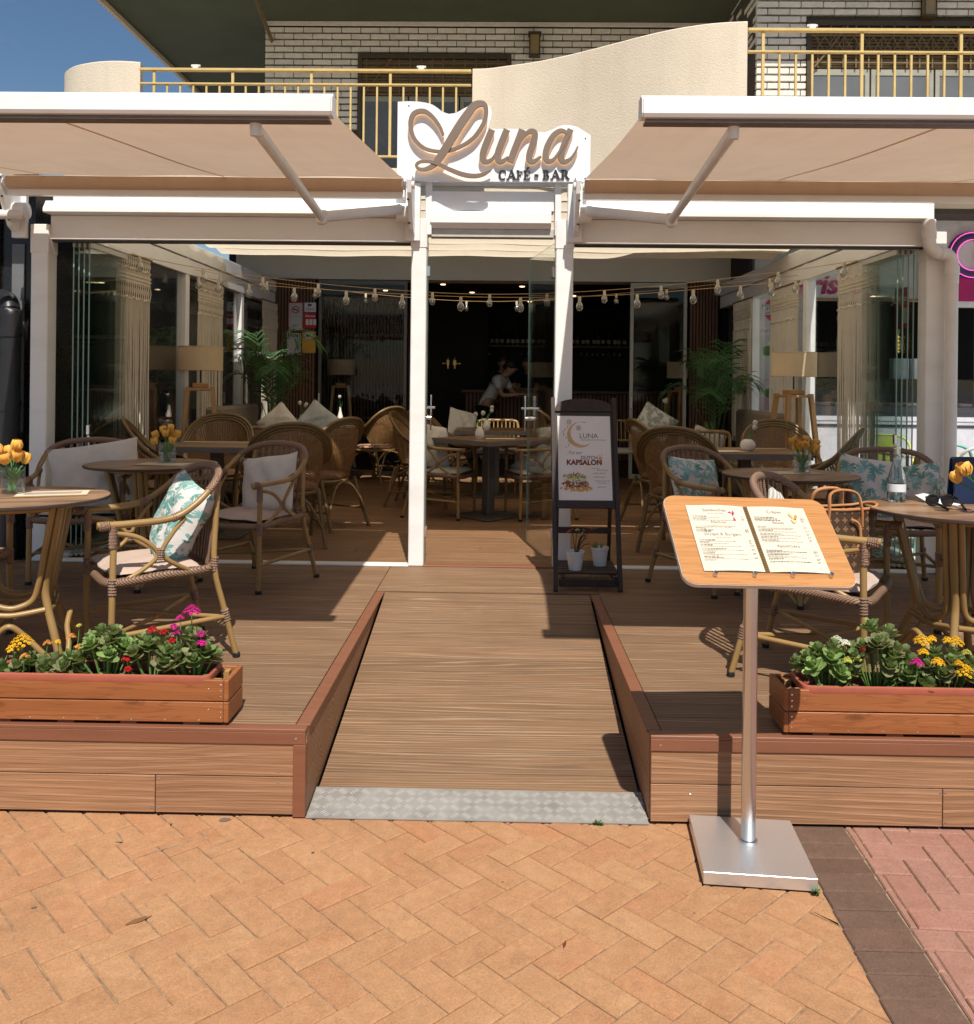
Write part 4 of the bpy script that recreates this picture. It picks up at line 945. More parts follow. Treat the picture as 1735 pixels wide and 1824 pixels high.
def fan_chair(label, loc, ang, group='round-backed cane chairs inside the glass terrace', dark='cane_dark'):
    """tub chair with tall round woven back, triple bent frame and tied round seat pad; faces local -Y"""
    t = thing('round_back_chair', label, 'chair', loc, ang, group)
    fr = [(.235, -.27, 0), (.25, -.255, .22), (.262, -.245, .42), (.285, -.20, .555), (.305, -.08, .615), (.318, .06, .66), (.312, .18, .745), (.262, .275, .855), (.15, .335, .93), (0, .355, .952)]
    full = spline(fr + [(-x, y, z) for x, y, z in fr[-2::-1]], 5)
    MB().tube(full, .0165, 9).build('frame', dark, t, smooth=True)
    n = len(full); inner = full[int(n * .27):int(n * .73) + 1]
    cen = V(0, .22, .62)
    for k, r in ((.93, .013), (.865, .012)): MB().tube([cen + (p - cen) * k + V(0, .002, 0) for p in inner], r, 8).build('inner_hoop', dark, t, smooth=True)
    # woven back: real strands in both directions
    top = [cen + (p - cen) * .86 for p in inner]; m = len(top)
    def bs(u, v):      # u across -1..1, v up 0..1
        f = (u + 1) / 2 * (m - 1); i = min(int(f), m - 2); tp = top[i].lerp(top[i + 1], f - i)
        bt = V(-u * .215, .235 - .05 * u * u, .43)
        p = bt.lerp(tp, v); bul = .03 * sin(pi * v) * (1 - u * u); return p + V(0, bul, 0)
    mb = MB()
    for i in range(45):
        u = -.98 + i * 1.96 / 44; vs_ = []
        for j in range(11):
            v = j / 10; a, b = bs(u - .0105, v), bs(u + .0105, v); o = .0016 * (1 if (i + j) % 2 else -1); vs_ += [(a.x, a.y + o, a.z), (b.x, b.y + o, b.z)]
        mb.add(vs_, [(2 * j, 2 * j + 1, 2 * j + 3, 2 * j + 2) for j in range(10)])
    for j in range(34):
        v = .015 + j * .97 / 33; vs_ = []
        for i in range(23):
            u = -1 + 2 * i / 22; a, b = bs(u, v - .0085), bs(u, v + .0085); o = .0014 * (1 if (i + j) % 2 else -1); vs_ += [(a.x, a.y + o, a.z), (b.x, b.y + o, b.z)]
        mb.add(vs_, [(2 * i, 2 * i + 1, 2 * i + 3, 2 * i + 2) for i in range(22)])
    stuff(mb.build('woven_back', 'weave', t, fix=False))
    for s in (-1, 1):
        MB().tube(spline([(s * .215, .225, .43), (s * .225, .28, .25), (s * .25, .37, 0)], 4), .0155, 9).build('leg', dark, t, smooth=True)
        MB().tube(spline([(s * .22, .25, .33), (s * .23, .0, .40), (s * .25, -.24, .2)], 4), .010, 7).build('brace', dark, t, smooth=True)
        MB().tube(spline([(s * .24, -.25, .14), (s * .12, -.25, .36), (0, -.255, .395)], 4), .010, 7).build('brace', dark, t, smooth=True)
        MB().tube(spline([(s * .235, .33, .14), (s * .12, .30, .35), (0, .27, .40)], 4), .010, 7).build('brace', dark, t, smooth=True)
        MB().tube([(s * .245, -.26, .15), (s * .24, .33, .16)], .010, 7).build('stretcher', dark, t, smooth=True)
    ring = [(.25 * cos(a), -.0 + .245 * sin(a), .405) for a in [2 * pi * k / 24 for k in range(24)]]
    MB().tube(ring, .017, 8, closed=True).build('seat_ring', dark, t, smooth=True)
    MB().lathe([(.0, .395), (.235, .40), (.24, .412), (.0, .42)], 24).build('woven_seat', 'weave', t, smooth=60)
    MB().lathe([(.0, .421), (.225, .422), (.242, .442), (.225, .462), (.12, .468), (.0, .464)], 24).build('seat_pad', 'pad_pattern', t, smooth=60)
    return t
def bar_chair(label, loc, ang, group='square-backed cane chairs'):
    t = thing('square_back_chair', label, 'chair', loc, ang, group)
    fr = spline([(.25, .25, .43), (.255, .275, .62), (.245, .295, .76), (.20, .302, .80), (0, .305, .805), (-.20, .302, .80), (-.245, .295, .76), (-.255, .275, .62), (-.25, .25, .43)], 5)
    MB().tube(fr, .0165, 9).build('back_frame', 'cane', t, smooth=True)
    MB().tube([(.25, .268, .56), (-.25, .268, .56)], .013, 8).build('lower_rail', 'cane', t, smooth=True)
    b = MB()
    for x in (-.17, -.06, .06, .17): bind(b, (x, .304, .803), (1, 0, 0), .021, .05, 4)
    stuff(b.build('cane_binding', 'binding', t, smooth=60))
    for k in range(-4, 5): MB().tube([(k * .05, .268, .56), (k * .05, .30, .80)], .0085, 7).build('back_bar', 'cane', t, smooth=True)
    for s in (-1, 1):
        MB().tube([(s * .25, .25, .43), (s * .265, .32, 0)], .0165, 9).build('leg', 'cane', t, smooth=True)
        MB().tube([(s * .25, -.25, .43), (s * .26, -.28, 0)], .0165, 9).build('leg', 'cane', t, smooth=True)
        MB().tube([(s * .25, -.26, .43), (s * .25, .26, .43)], .015, 8).build('seat_rail', 'cane', t, smooth=True)
    MB().box(-.245, .245, -.25, .245, .425, .47, .015).build('seat_pad', 'pad_white', t)
    return t
def face(dx, dy): return atan2(dx, -dy)      # rotation so that local -Y points to (dx,dy)
def cushion(label, loc, rot, m, w=.42, h=.42, th=.11, group=None, droop=0.0, seed=0):
    n = 14; r2 = random.Random(seed + 5); ph = [r2.uniform(0, 6) for _ in range(6)]
    vs_, uv = [], []
    def shp(u, v, s):
        x, y = u * 2 - 1, v * 2 - 1; e = (1 - x ** 4) * (1 - y ** 4)
        px = x * (1 - .07 * (1 - abs(y)) ** 1.5 * 0 - .06 * (y * y - 1) * -1 * .6); py = y * (1 - .055 * (1 - x * x))
        px = x * (1 - .055 * (1 - y * y))
        z = s * th / 2 * e ** .55 + .010 * sin(5 * x + ph[0]) * sin(4 * y + ph[1]) * (1 - e * .4)
        z += s * (.010 * sin(9 * (x + .6 * y) + ph[2]) + .008 * sin(13 * (x - .8 * y) + ph[3]) * (1 - abs(x))) * e
        return (px * w / 2, z + droop * (x * y), py * h / 2)
    mb = MB()
    for s in (-1, 1): mb.grid(lambda u, v: shp(u, v, s), n, n)
    me = mb.mesh('cushion', 75); ul = me.uv_layers.new(name='UVMap')
    for pl_ in me.polygons:
        k_ = 0 if pl_.normal.y < 0 else 3.3
        for li in pl_.loop_indices: c = me.vertices[me.loops[li].vertex_index].co; ul.data[li].uv = (c.x / w + .5, c.z / w + .5 + k_)
    me.materials.append(MATS[m]); o = put('cushion', me, None, loc, rot)
    return tag(o, label, 'cushion', group)
def round_table(label, loc, ang, r=.39):
    t = thing('round_table', label, 'table', loc, ang, 'round cane-legged tables')
    MB().lathe([(r - .003, .728), (r, .731), (r, .741), (r - .002, .7425)], 56).build('table_edge', 'table_edge', t)
    MB().lathe([(0, .7427), (r - .004, .7428), (r - .004, .744), (0, .7442)], 56, cap=False).build('table_top', 'table_wood', t)
    MB().tube([(.25 * cos(a), .25 * sin(a), .712) for a in [2 * pi * k / 20 for k in range(20)]], .014, 8, closed=True).build('top_ring', 'cane', t, smooth=True)
    for k in range(4):
        a = k * pi / 2 + pi / 4; M_ = RM(rz=a)
        def P(rr, tt, z): return M_ @ V(rr, tt, z)
        MB().tube(spline([P(.275, 0, .725), P(.225, 0, .52), P(.185, 0, .36), P(.20, 0, .27), P(.245, 0, .15), P(.30, 0, 0)], 5), .0175, 9).build('leg', 'cane', t, smooth=True)
        f = MB(); p = P(.30, 0, 0); foot(f, p, .0175); f.build('foot_cap', 'rubber', t)
        M2 = RM(rz=a + pi / 2)
        def Q(rr, tt, z): return M2 @ V(rr, tt, z)
        for r0, z0, rr in ((.245, .26, .0135),):
            MB().tube(spline([P(.265, .03, .72), P(.215, .03, .52), P(.180, .03, .38), P(.155, .04, .305), P(.12, .085, .277), Q(.12, -.085, .277), Q(.155, -.04, .305), Q(.180, -.03, .38), Q(.215, -.03, .52), Q(.265, -.03, .72)], 5), rr, 8).build('bent_cane', 'cane', t, smooth=True)
        MB().tube(spline([P(.20, .012, .262), P(.13, .09, .248), Q(.13, -.09, .248), Q(.20, -.012, .262)], 6), .0125, 8).build('stretcher', 'cane', t, smooth=True)
        MB().tube(spline([P(.29, .02, .03), P(.25, .07, .10), P(.195, .105, .165), (P(.155, .155, .215) + Q(.155, -.155, .215)) / 2, Q(.195, -.105, .165), Q(.25, -.07, .10), Q(.29, -.02, .03)], 6), .0125, 8).build('foot_arch', 'cane', t, smooth=True)
    return t
def square_table(label, loc, ang, w=.78, d=.78):
    t = thing('square_table', label, 'table', loc, ang, 'thick-topped pedestal tables inside')
    MB().box(-w / 2, w / 2, -d / 2, d / 2, .700, .7395, .002).build('table_edge', 'table_edge_grey', t)
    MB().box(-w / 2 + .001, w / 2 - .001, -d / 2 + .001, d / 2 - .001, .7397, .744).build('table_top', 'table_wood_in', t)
    MB().box(-.045, .045, -.045, .045, .02, .699, .004).build('pedestal', 'table_post', t)
    MB().box(-.26, .26, -.26, .26, .004, .018, .003).build('base_plate', 'table_post', t)
    return t
# --- terrace tables
T1 = round_table('round wooden-top table at the left edge, holding tulips and a paper menu', (-2.16, 4.03, DZ), .35, .385)
T2 = round_table('round wooden-top table on the left beside the glass, with tulips', (-2.19, 5.66, DZ), .9, .40)
T3 = round_table('round wooden-top table at the right edge, holding bottle and sunglasses', (2.035, 4.03, DZ), .2, .40)
T4 = round_table('round wooden-top table on the right beside the glass, with tulips', (1.745, 5.50, DZ), .7, .40)
# --- terrace cane chairs
C1 = cane_chair('cane_armchair', 'cane armchair in the left foreground holding a leaf-print cushion', (-1.63, 4.185, DZ), face(-.816, -.578), 'pad_pink')
kA = tree(C1)
for me_ in {o.data for ch, sub_ in kA for o in [ch] + sub_}:
    for v_ in me_.vertices: v_.co.y *= .86
def copyA(label, x, y, fx, fy, pad=None, group=None):
    r = dup(C1, kA, label, (x, y, DZ), face(fx, fy), group)
    if pad:
        for c in r_children[r.name] if False else [o for o in COL.objects if o.parent == r and o.name.startswith('seat_pad')]: c.data = PADS[pad]
    return r
PADS = {}
for o, _ in kA:
    if o.name.startswith('seat_pad'):
        PADS['pad_pink'] = o.data
        for nm in ('pad_white', 'pad_pattern'): d = o.data.copy(); d.materials.clear(); d.materials.append(MATS[nm]); PADS[nm] = d
copyA('cane armchair with a plain cream cushion beside the left glass table', -1.572, 5.69, -.46, -.89)
copyA('cane armchair against the left glass, almost filled by a big cream cushion', -2.68, 5.80, .22, -.97)
copyA('cane armchair cut off by the left picture edge', -2.72, 4.28, .9, -.25)
copyA('cane armchair behind the menu stand, with a handbag on it', 1.44, 4.045, .847, -.532)
copyA('cane armchair with leaf-print cushion left of the right glass table', 1.37, 5.77, .596, -.803)
copyA('cane armchair with leaf-print cushion against the right glass', 2.47, 5.78, -.25, -.97)
copyA('cane armchair cut off by the right picture edge', 2.62, 4.70, -.6, -.6)
copyA('cane armchair with white pad left of the central diamond table', -.53, 8.64, .97, -.25, 'pad_white', 'white-padded cane chairs at the central table')
copyA('cane armchair with white pad right of the central diamond table', .33, 8.64, -.97, -.25, 'pad_white', 'white-padded cane chairs at the central table')
# --- tables and chairs inside the glazed terrace
square_table('thick square table by the left lamp', (-2.33, 7.42, DZ), 0, .74, .74)
square_table('thick square table by the right lamp', (1.98, 7.40, DZ), 0, .86, .76)
square_table('diamond-turned square table in the middle of the doorway', (-.115, 8.62, DZ), pi / 4, .78, .78)
square_table('square table further back in the doorway', (-.06, 10.25, DZ), 0, .9, .8)
square_table('square table at the far left, near the sunlit chair', (-2.28, 11.45, DZ), 0, 1.0, .7)
square_table('square table at the back right in front of the palm', (1.95, 10.6, DZ), 0, .9, .8)
square_table('square table under the leaning cushions, mid left', (-2.15, 9.75, DZ), 0, .9, .7)
F1 = fan_chair('round-backed woven chair seen from behind, left of the entrance post', (-1.68, 7.10, DZ), face(-.35, .93)); kF = tree(F1)
def F(label, x, y, fx, fy): return dup(F1, kF, label, (x, y, DZ), face(fx, fy))
F('round-backed woven chair at the left glass, back to the curtain', -2.62, 7.15, .93, .30)
F('round-backed woven chair facing out in front of the left lamp', -2.56, 8.02, .05, -1)
F('round-backed woven chair turned side-on, inside the left glass bay', -1.60, 7.95, -.85, .50)
SUNC = F('sunlit round-backed woven chair near the back wall on the left', -1.60, 11.50, -.80, .60)
F('shaded round-backed chair just behind the sunlit one', -1.30, 12.05, -.80, .60)
F('round-backed chair left of the far doorway table', -.62, 9.95, .85, -.35)
F('round-backed chair right of the far doorway table', .50, 9.95, -.85, -.35)
F('round-backed chair half hidden behind the left post, by the diamond table', -.78, 9.35, .8, -.1)
F('round-backed woven chair side-on, first one inside the right glass bay', 1.52, 8.25, .93, .20)
F('round-backed woven chair seen from behind above the leaf cushion on the right', 1.43, 7.10, .45, .88)
F('round-backed woven chair facing out in front of the right lamp', 2.48, 8.02, -.05, -1)
F('round-backed woven chair at the right glass, turned to the table', 2.40, 7.02, -.85, .40)
F('round-backed chair in deep shade behind the easel sign', .95, 9.9, .9, .1)
B1 = bar_chair('square-backed cane chair amid the pale cushions on the left', (-2.32, 9.15, DZ), face(0, 1)); kB = tree(B1)
dup(B1, kB, 'square-backed cane chair beyond the far doorway table', (-.04, 10.95, DZ), face(0, -1))
dup(B1, kB, 'square-backed cane chair in front of the right palm', (2.05, 9.45, DZ), face(0, 1))
dup(B1, kB, 'square-backed cane chair farthest back on the right', (1.62, 11.2, DZ), face(0, -1))
dup(B1, kB, 'square-backed cane chair farthest back on the left', (-2.25, 10.45, DZ), face(0, -1))
# --- cushions
cushion('white cushion printed with teal leaves on the left foreground armchair', (-1.512, 4.238, DZ + .60), (radians(-20), radians(15), face(-.816, -.578) + .02), 'leaf_print', .37, .43, .14, 'leaf-print cushions', .02, 1)
cushion('plain cream cushion on the armchair beside the left entrance post', (-1.495, 5.82, DZ + .60), (radians(-18), radians(-9), face(-.46, -.89) + .1), 'cushion_cream', .42, .40, .12, 'plain cream cushions', .01, 2)
cushion('large plain cream cushion against the left glass', (-2.635, 5.86, DZ + .63), (radians(-16), radians(-9), face(.22, -.97)), 'cushion_cream', .56, .46, .13, 'plain cream cushions', .01, 3)
cushion('leaf-print cushion on the armchair left of the menu board', (1.265, 5.885, DZ + .60), (radians(-18), radians(5), face(.60, -.80) - .1), 'leaf_print', .42, .42, .12, 'leaf-print cushions', .01, 4)
cushion('leaf-print cushion left of two on the armchair at the right glass', (2.36, 5.84, DZ + .62), (radians(-18), radians(8), face(-.25, -.97) + .25), 'leaf_print', .40, .42, .12, 'leaf-print cushions', .01, 5)
cushion('leaf-print cushion right of two on the armchair at the right glass', (2.62, 5.84, DZ + .59), (radians(-20), radians(-10), face(-.25, -.97) - .35), 'leaf_print', .38, .40, .11, 'leaf-print cushions', .01, 6)
cushion('striped cushion behind the wooden menu board', (1.355, 4.235, DZ + .585), (radians(-25), radians(28), face(.86, -.50) - .5), 'stripe_cloth', .36, .36, .10, None, .0, 7)
cushion('pale cushion leaning on the chair left of the diamond table', (-.66, 8.68, DZ + .66), (radians(-16), radians(12), face(.97, -.25) - .5), 'cushion_cream', .44, .44, .13, 'plain cream cushions', .01, 8)
cushion('pale cushion lying flat on the chair right of the diamond table', (.36, 8.62, DZ + .54), (radians(-62), radians(10), face(-.97, -.25) + .3), 'cushion_grey', .42, .42, .11, None, .01, 9)
cushion('grey cushion standing on a corner amid the chairs mid left', (-1.93, 9.50, DZ + .82), (radians(-10), radians(38), .1), 'cushion_grey', .38, .38, .11, None, .0, 10)
cushion('cream cushion standing on a corner beside the left palm', (-2.36, 9.62, DZ + .80), (radians(-10), radians(48), -.1), 'cushion_cream', .36, .36, .10, None, .0, 11)
cushion('pale palm-print cushion standing behind the right tables', (1.72, 10.25, DZ + .80), (radians(-12), radians(32), -.1), 'leaf_print_pale', .42, .42, .11, None, .0, 12)
cushion('pale striped cushion on the square-backed chair by the right palm', (2.18, 9.62, DZ + .62), (radians(-12), radians(20), .2), 'stripe_cloth', .38, .38, .10, None, .0, 13)
cushion('white cushion beside the far doorway table', (-.46, 10.7, DZ + .76), (radians(-15), radians(14), .5), 'cushion_cream', .38, .38, .10, None, .0, 14)
# --- upholstered benches along the glass
for X, nm in ((-2.82, 'left'), (2.70, 'right')):
    b = thing('upholstered_bench', 'taupe upholstered bench along the %s glass' % nm, 'bench', (X, 9.95, DZ), 0, 'upholstered benches'); s = -1 if X < 0 else 1
    MB().box(-.22, .22, -.75, .75, .10, .46, .03).build('seat', 'bench_cloth', b); MB().box(s * .13 - .08, s * .13 + .08, -.75, .75, .47, .99, .03).build('backrest', 'bench_cloth', b); MB().box(-.2, .2, -.7, .7, .0, .099).build('plinth', 'shutter_dark', b)
# --- floor lamps
def floor_lamp(label, loc, sc=1.0):
    t = thing('floor_lamp', label, 'lamp', loc, .3, 'linen-shaded wooden floor lamps')
    r = .205
    MB().lathe([(r, 1.36), (r, 1.585)], 40, cap=False).build('lamp_shade', 'shade_linen', t, smooth=60)
    for z in (1.362, 1.583): MB().tube([(r * cos(a), r * sin(a), z) for a in [2 * pi * k / 40 for k in range(40)]], .004, 5, closed=True).build('shade_ring', 'shade_linen', t, smooth=True)
    MB().tube([(0, 0, 1.24), (0, 0, 1.50)], .008, 8).box(-.2, .2, -.004, .004, 1.50, 1.506).build('stem', 'dark_bolt', t)
    MB().box(-.075, .075, -.075, .075, 1.19, 1.235, .006).build('head_block', 'lamp_wood', t)
    for sx, sy in ((1, 1), (1, -1), (-1, 1), (-1, -1)):
        a = V(sx * .11, sy * .11, 1.20); b = V(sx * .21, sy * .21, 0); e = .02
        MB().add([(a.x - e, a.y - e, a.z), (a.x + e, a.y - e, a.z), (a.x + e, a.y + e, a.z), (a.x - e, a.y + e, a.z), (b.x - e, b.y - e, 0), (b.x + e, b.y - e, 0), (b.x + e, b.y + e, 0), (b.x - e, b.y + e, 0)],
                 [(0, 1, 2, 3), (4, 7, 6, 5), (0, 4, 5, 1), (1, 5, 6, 2), (2, 6, 7, 3), (3, 7, 4, 0)]).build('leg', 'lamp_wood', t)
    MB().box(-.13, .13, -.13, .13, 1.165, 1.189, .004).build('top_frame', 'lamp_wood', t)
    MB().box(-.175, .175, -.012, .012, .40, .43).box(-.012, .012, -.175, .175, .432, .46).build('stretcher', 'lamp_wood', t)
    return t
L1 = floor_lamp('wooden floor lamp with linen drum shade, in front of the left glass wall', (-2.78, 8.85 + .35, DZ)); kL = tree(L1)
L1.location = (-2.875, 8.62, DZ)
dup(L1, kL, 'wooden floor lamp with linen drum shade, in front of the right glass wall', (2.73, 8.52, DZ), .2)
dup(L1, kL, 'dim wooden floor lamp inside the dark doorway on the left', (-2.40, 13.5, DZ), .2)
dup(L1, kL, 'dim wooden floor lamp inside the dark doorway on the right', (2.55, 12.9, DZ), .5)
# ================================================================== PLANTERS
def planter(x0, x1, label, tl, endx):
    """stained box of two boards a side, raised on battens, with a plastic trough inside"""
    t = thing('planter_box', label, 'planter', ((x0 + x1) / 2, 3.405, DZ + .005), 0, 'stained wooden planter boxes'); w = (x1 - x0) / 2; d = .093
    for z0, z1 in ((.012, .087), (.091, .168)):
        MB().box(-w, w, -d, -d + .018, z0, z1, .0025).build('front_board', 'planter_wood', t)
        MB().box(-w, w, d - .018, d, z0, z1, .0025).build('back_board', 'planter_wood', t)
        for s in (-1, 1):
            a, b = (w + .0005, w + .0185) if s > 0 else (-w - .0185, -w - .0005)
            MB().box(-d, d, -.009, .009, z0, z1, .0025, M=RM(((a + b) / 2, 0, 0), rz=pi / 2)).build('end_board', 'planter_wood', t)
    MB().box(-w + .02, w - .02, -d + .02, d - .02, .012, .024).build('floor_board', 'planter_wood', t)
    for s in (-1, 1):
        for e in (-1, 1): MB().box(s * (w - .036) - .016, s * (w - .036) + .016, e * (d - .036) - .016, e * (d - .036) + .016, .025, .160, .002).build('corner_post', 'lamp_wood', t)
    for k in range(4): x = -w + .12 + k * (2 * w - .24) / 3; MB().box(x - .03, x + .03, -d + .01, d - .01, 0, .0115).build('batten', 'trim_brown', t)
    me = MB().lathe([(.0035, 0), (.0035, .0008), (.0025, .0014)], 8).mesh('nail'); me.materials.append(MATS['chrome'])
    for z in (.03, .05, .07, .108, .128, .150): put('nail', me, t, (endx * (w - .010), -d, z), (pi / 2, 0, 0))
    for z in (.06, .135): put('nail', me, t, (endx * (w - .055), -d, z), (pi / 2, 0, 0))
    for k in range(7): put('nail', me, t, (endx * (w - .09 - k * .125), -d, .020), (pi / 2, 0, 0))
    q = thing('planter_trough', tl, 'trough', ((x0 + x1) / 2, 3.405, DZ + .031), 0, 'terracotta plastic troughs')
    W2 = w - .055 if True else w; D2 = d - .005
    def rr(hx, hy, r, z, n=5): return [(sx * (hx - r) + r * cos(a0 + k * pi / 2 / n), sy * (hy - r) + r * sin(a0 + k * pi / 2 / n), z) for sx, sy, a0 in ((1, 1, 0), (-1, 1, pi / 2), (-1, -1, pi), (1, -1, 1.5 * pi)) for k in range(n + 1)]
    rings = [rr(W2 - .03, D2 - .03, .02, 0), rr(W2 - .012, D2 - .022, .02, .125), rr(W2, D2 + .004, .03, .127), rr(W2 + .003, D2 + .007, .03, .135), rr(W2, D2 + .004, .03, .152), rr(W2 - .008, D2 - .004, .026, .156), rr(W2 - .016, D2 - .012, .022, .150), rr(W2 - .02, D2 - .018, .02, .10)]
    n = len(rings[0]); mb = MB(); mb.add([p for r in rings for p in r], [(i * n + k, i * n + (k + 1) % n, (i + 1) * n + (k + 1) % n, (i + 1) * n + k) for i in range(len(rings) - 1) for k in range(n)] + [tuple(range(n))])
    mb.build('shell', 'terracotta', q, smooth=40)
    MB().grid(lambda u, v: ((u - .5) * 2 * (W2 - .021), (v - .5) * 2 * (D2 - .019), .115 + .008 * sin(u * 60) * sin(v * 11 + u * 20)), 60, 8).build('soil', 'soil', q, smooth=80)
planter(-1.95, -1.008, 'stained wooden planter box at the left deck edge', 'terracotta plastic trough in the left wooden box', 1)
planter(1.058, 2.10, 'stained wooden planter box at the right deck edge', 'terracotta plastic trough in the right wooden box', -1)
# --- succulent bedding plants
def leaf_mesh(m, L=.040, W_=.030, cup=.25, scal=True):
    mb = MB(); n = 7; vs_ = []
    for i in range(n):
        v = i / (n - 1); w = W_ / 2 * (sin(pi * min(1, v * .80 + .10)) ** .75) * (1.0 if v > .1 else .35)
        if scal and 2 <= i: w *= 1 + (.07 if i % 2 else -.05)
        z = cup * L * (v ** 2) - .06 * L * v
        for u in (-1, -.45, .45, 1): vs_.append((u * w, v * L, z + abs(u) ** 2 * w * .42 - .0))
    fs = [(i * 4 + k, i * 4 + k + 1, i * 4 + k + 5, i * 4 + k + 4) for i in range(n - 1) for k in range(3)]
    mb.add(vs_, fs); me = mb.mesh('leaf', 80, fix=False); me.materials.append(MATS[m]); return me
LM = {m: leaf_mesh(m, .046, .036) for m in ('leaf_green', 'leaf_olive', 'leaf_light', 'leaf_dry')}
LMB = {m: leaf_mesh(m, .062, .058, .12) for m in ('leaf_green', 'leaf_light', 'leaf_dry')}
def floret(mb, c, r, up, rr_):
    """tight double floret: small domed whorl of petals"""
    up = Vector(up).normalized(); a = up.orthogonal().normalized(); b = up.cross(a); c = Vector(c)
    for ring, (n, k, h) in enumerate(((7, 1.0, .0), (6, .68, .35), (4, .36, .6))):
        for j in range(n):
            th = 2 * pi * j / n + ring * .5 + rr_.uniform(-.2, .2); d = a * cos(th) + b * sin(th); s = up.cross(d)
            p = c + up * h * r * .7; tip = p + d * r * k + up * r * .12
            mb.add([p, p + (d * .55 + s * .42) * r * k + up * r * .25, tip, p + (d * .55 - s * .42) * r * k + up * r * .25], [(0, 1, 2, 3)])
def head(parent, c, R_, n, m, r2, seed_r=.0076):
    mb = MB()
    for k in range(n):
        a = k * 2.4; d = R_ * sqrt((k + .3) / n); h = R_ * .85 * (1 - (d / R_) ** 2)
        up = V(cos(a) * d / R_ * .8, sin(a) * d / R_ * .8, 1); floret(mb, (c[0] + cos(a) * d, c[1] + sin(a) * d, c[2] + h), seed_r * r2.uniform(.85, 1.2), up, r2)
    o = stuff(mb.build('flower_head', m, parent, fix=False)); return o
def kalanchoe(label, x, y, spread, height, nros, lm, heads, seed, flop=0):
    height *= 1.25; heads = [(a, b, c * 1.06, R_ * 1.15, int(n * 2.0) + 1, m) for a, b, c, R_, n, m in heads]
    r2 = random.Random(seed); z0 = DZ + .031 + .112
    t = thing('succulent_plant', label, 'plant', (x, y, z0), 0, 'flowering succulents in the planter boxes')
    stems = MB()
    for i in range(nros):
        a = 2.4 * i + r2.uniform(-.3, .3); d = spread * sqrt((i + .4) / nros); px, py = cos(a) * d, sin(a) * d * .55
        h = height * (1 - .55 * (d / spread) ** 2) * r2.uniform(.75, 1.05); tilt = V(cos(a) * d / spread * .9, sin(a) * d / spread * .6, 1).normalized()
        stems.tube([(px * .35, py * .35, -.01), (px, py, h)], .004, 5)
        Rm = tilt.to_track_quat('Z', 'Y').to_matrix().to_4x4()
        m = r2.choice(lm)
        for ring, (n, el, s, dz) in enumerate(((5, 12, 1.0, -.016), (5, 28, .92, -.004), (4, 50, .72, .006), (3, 68, .5, .012))):
            for j in range(n):
                th = 2 * pi * j / n + ring * .62 + r2.uniform(-.25, .25)
                M_ = Matrix.Translation((px, py, h)) @ Rm @ Matrix.Translation((0, 0, dz)) @ Matrix.Rotation(th, 4, 'Z') @ Matrix.Rotation(radians(el + r2.uniform(-12, 12)), 4, 'X') @ Matrix.Scale(s * r2.uniform(.8, 1.15), 4)
                o = put('leaf', LM[m if ring < 2 or m != 'leaf_olive' else 'leaf_green'], t); o.matrix_local = M_
    for k in range(flop):
        a = r2.uniform(pi * 1.1, pi * 1.9); M_ = Matrix.Translation((r2.uniform(-spread, spread) * .7, -.02, .012)) @ Matrix.Rotation(a + pi / 2 + pi, 4, 'Z') @ Matrix.Rotation(radians(r2.uniform(-5, 25)), 4, 'X')
        o = put('leaf', r2.choice(list(LMB.values())), t); o.matrix_local = M_
    for (hx, hy, hz, R_, n, m) in heads:
        stems.tube(spline([(hx * .5, hy * .5, 0), (hx * .9, hy, hz * .6), (hx, hy, hz)], 3), .0022, 5); head(t, (hx, hy, hz), R_, n, m, r2)
    stems.build('stems', 'stem_green', t, smooth=True)
PY_ = 3.40
kalanchoe('low succulent with yellow flower heads at the far left of the left planter', -1.79, PY_, .10, .05, 7, ['leaf_green', 'leaf_olive'], [(.0, -.02, .125, .034, 16, 'petal_yellow'), (-.03, -.03, .105, .02, 8, 'petal_yellow'), (.075, .02, .115, .012, 4, 'petal_peach'), (.03, -.06, .09, .012, 4, 'petal_peach')], 1, 3)
kalanchoe('sparse reddish-stemmed succulent with small peach buds in the left planter', -1.645, PY_, .085, .055, 7, ['leaf_green', 'leaf_olive'], [(.03, .0, .145, .012, 4, 'petal_peach'), (.085, .01, .12, .014, 5, 'petal_peach'), (.06, -.01, .11, .010, 3, 'petal_peach'), (-.03, .02, .12, .008, 3, 'petal_yellow'), (.06, .0, .185, .007, 2, 'bud_green')], 2, 3)
kalanchoe('tall bushy succulent of pale green rosettes in the left planter', -1.475, PY_, .115, .150, 15, ['leaf_light', 'leaf_olive', 'leaf_green'], [], 3, 3)
kalanchoe('succulent with small red flowers in the middle of the left planter', -1.305, PY_, .10, .130, 11, ['leaf_green', 'leaf_olive'], [(-.01, .02, .165, .017, 8, 'petal_red'), (.035, .02, .16, .013, 6, 'petal_red'), (-.075, -.05, .085, .013, 6, 'petal_red'), (-.07, -.055, .05, .010, 5, 'petal_red'), (.075, .0, .135, .014, 6, 'petal_red')], 4, 4)
kalanchoe('olive succulent with bright pink flower heads at the right end of the left planter', -1.150, PY_, .095, .135, 13, ['leaf_olive', 'leaf_green'], [(-.015, .02, .235, .026, 13, 'petal_pink'), (-.055, .01, .215, .012, 4, 'petal_pink'), (.035, -.02, .165, .014, 6, 'petal_pink'), (.04, -.03, .135, .015, 7, 'petal_pink'), (-.075, .0, .185, .012, 5, 'petal_pink'), (-.065, .0, .165, .010, 4, 'petal_pink')], 5, 2)
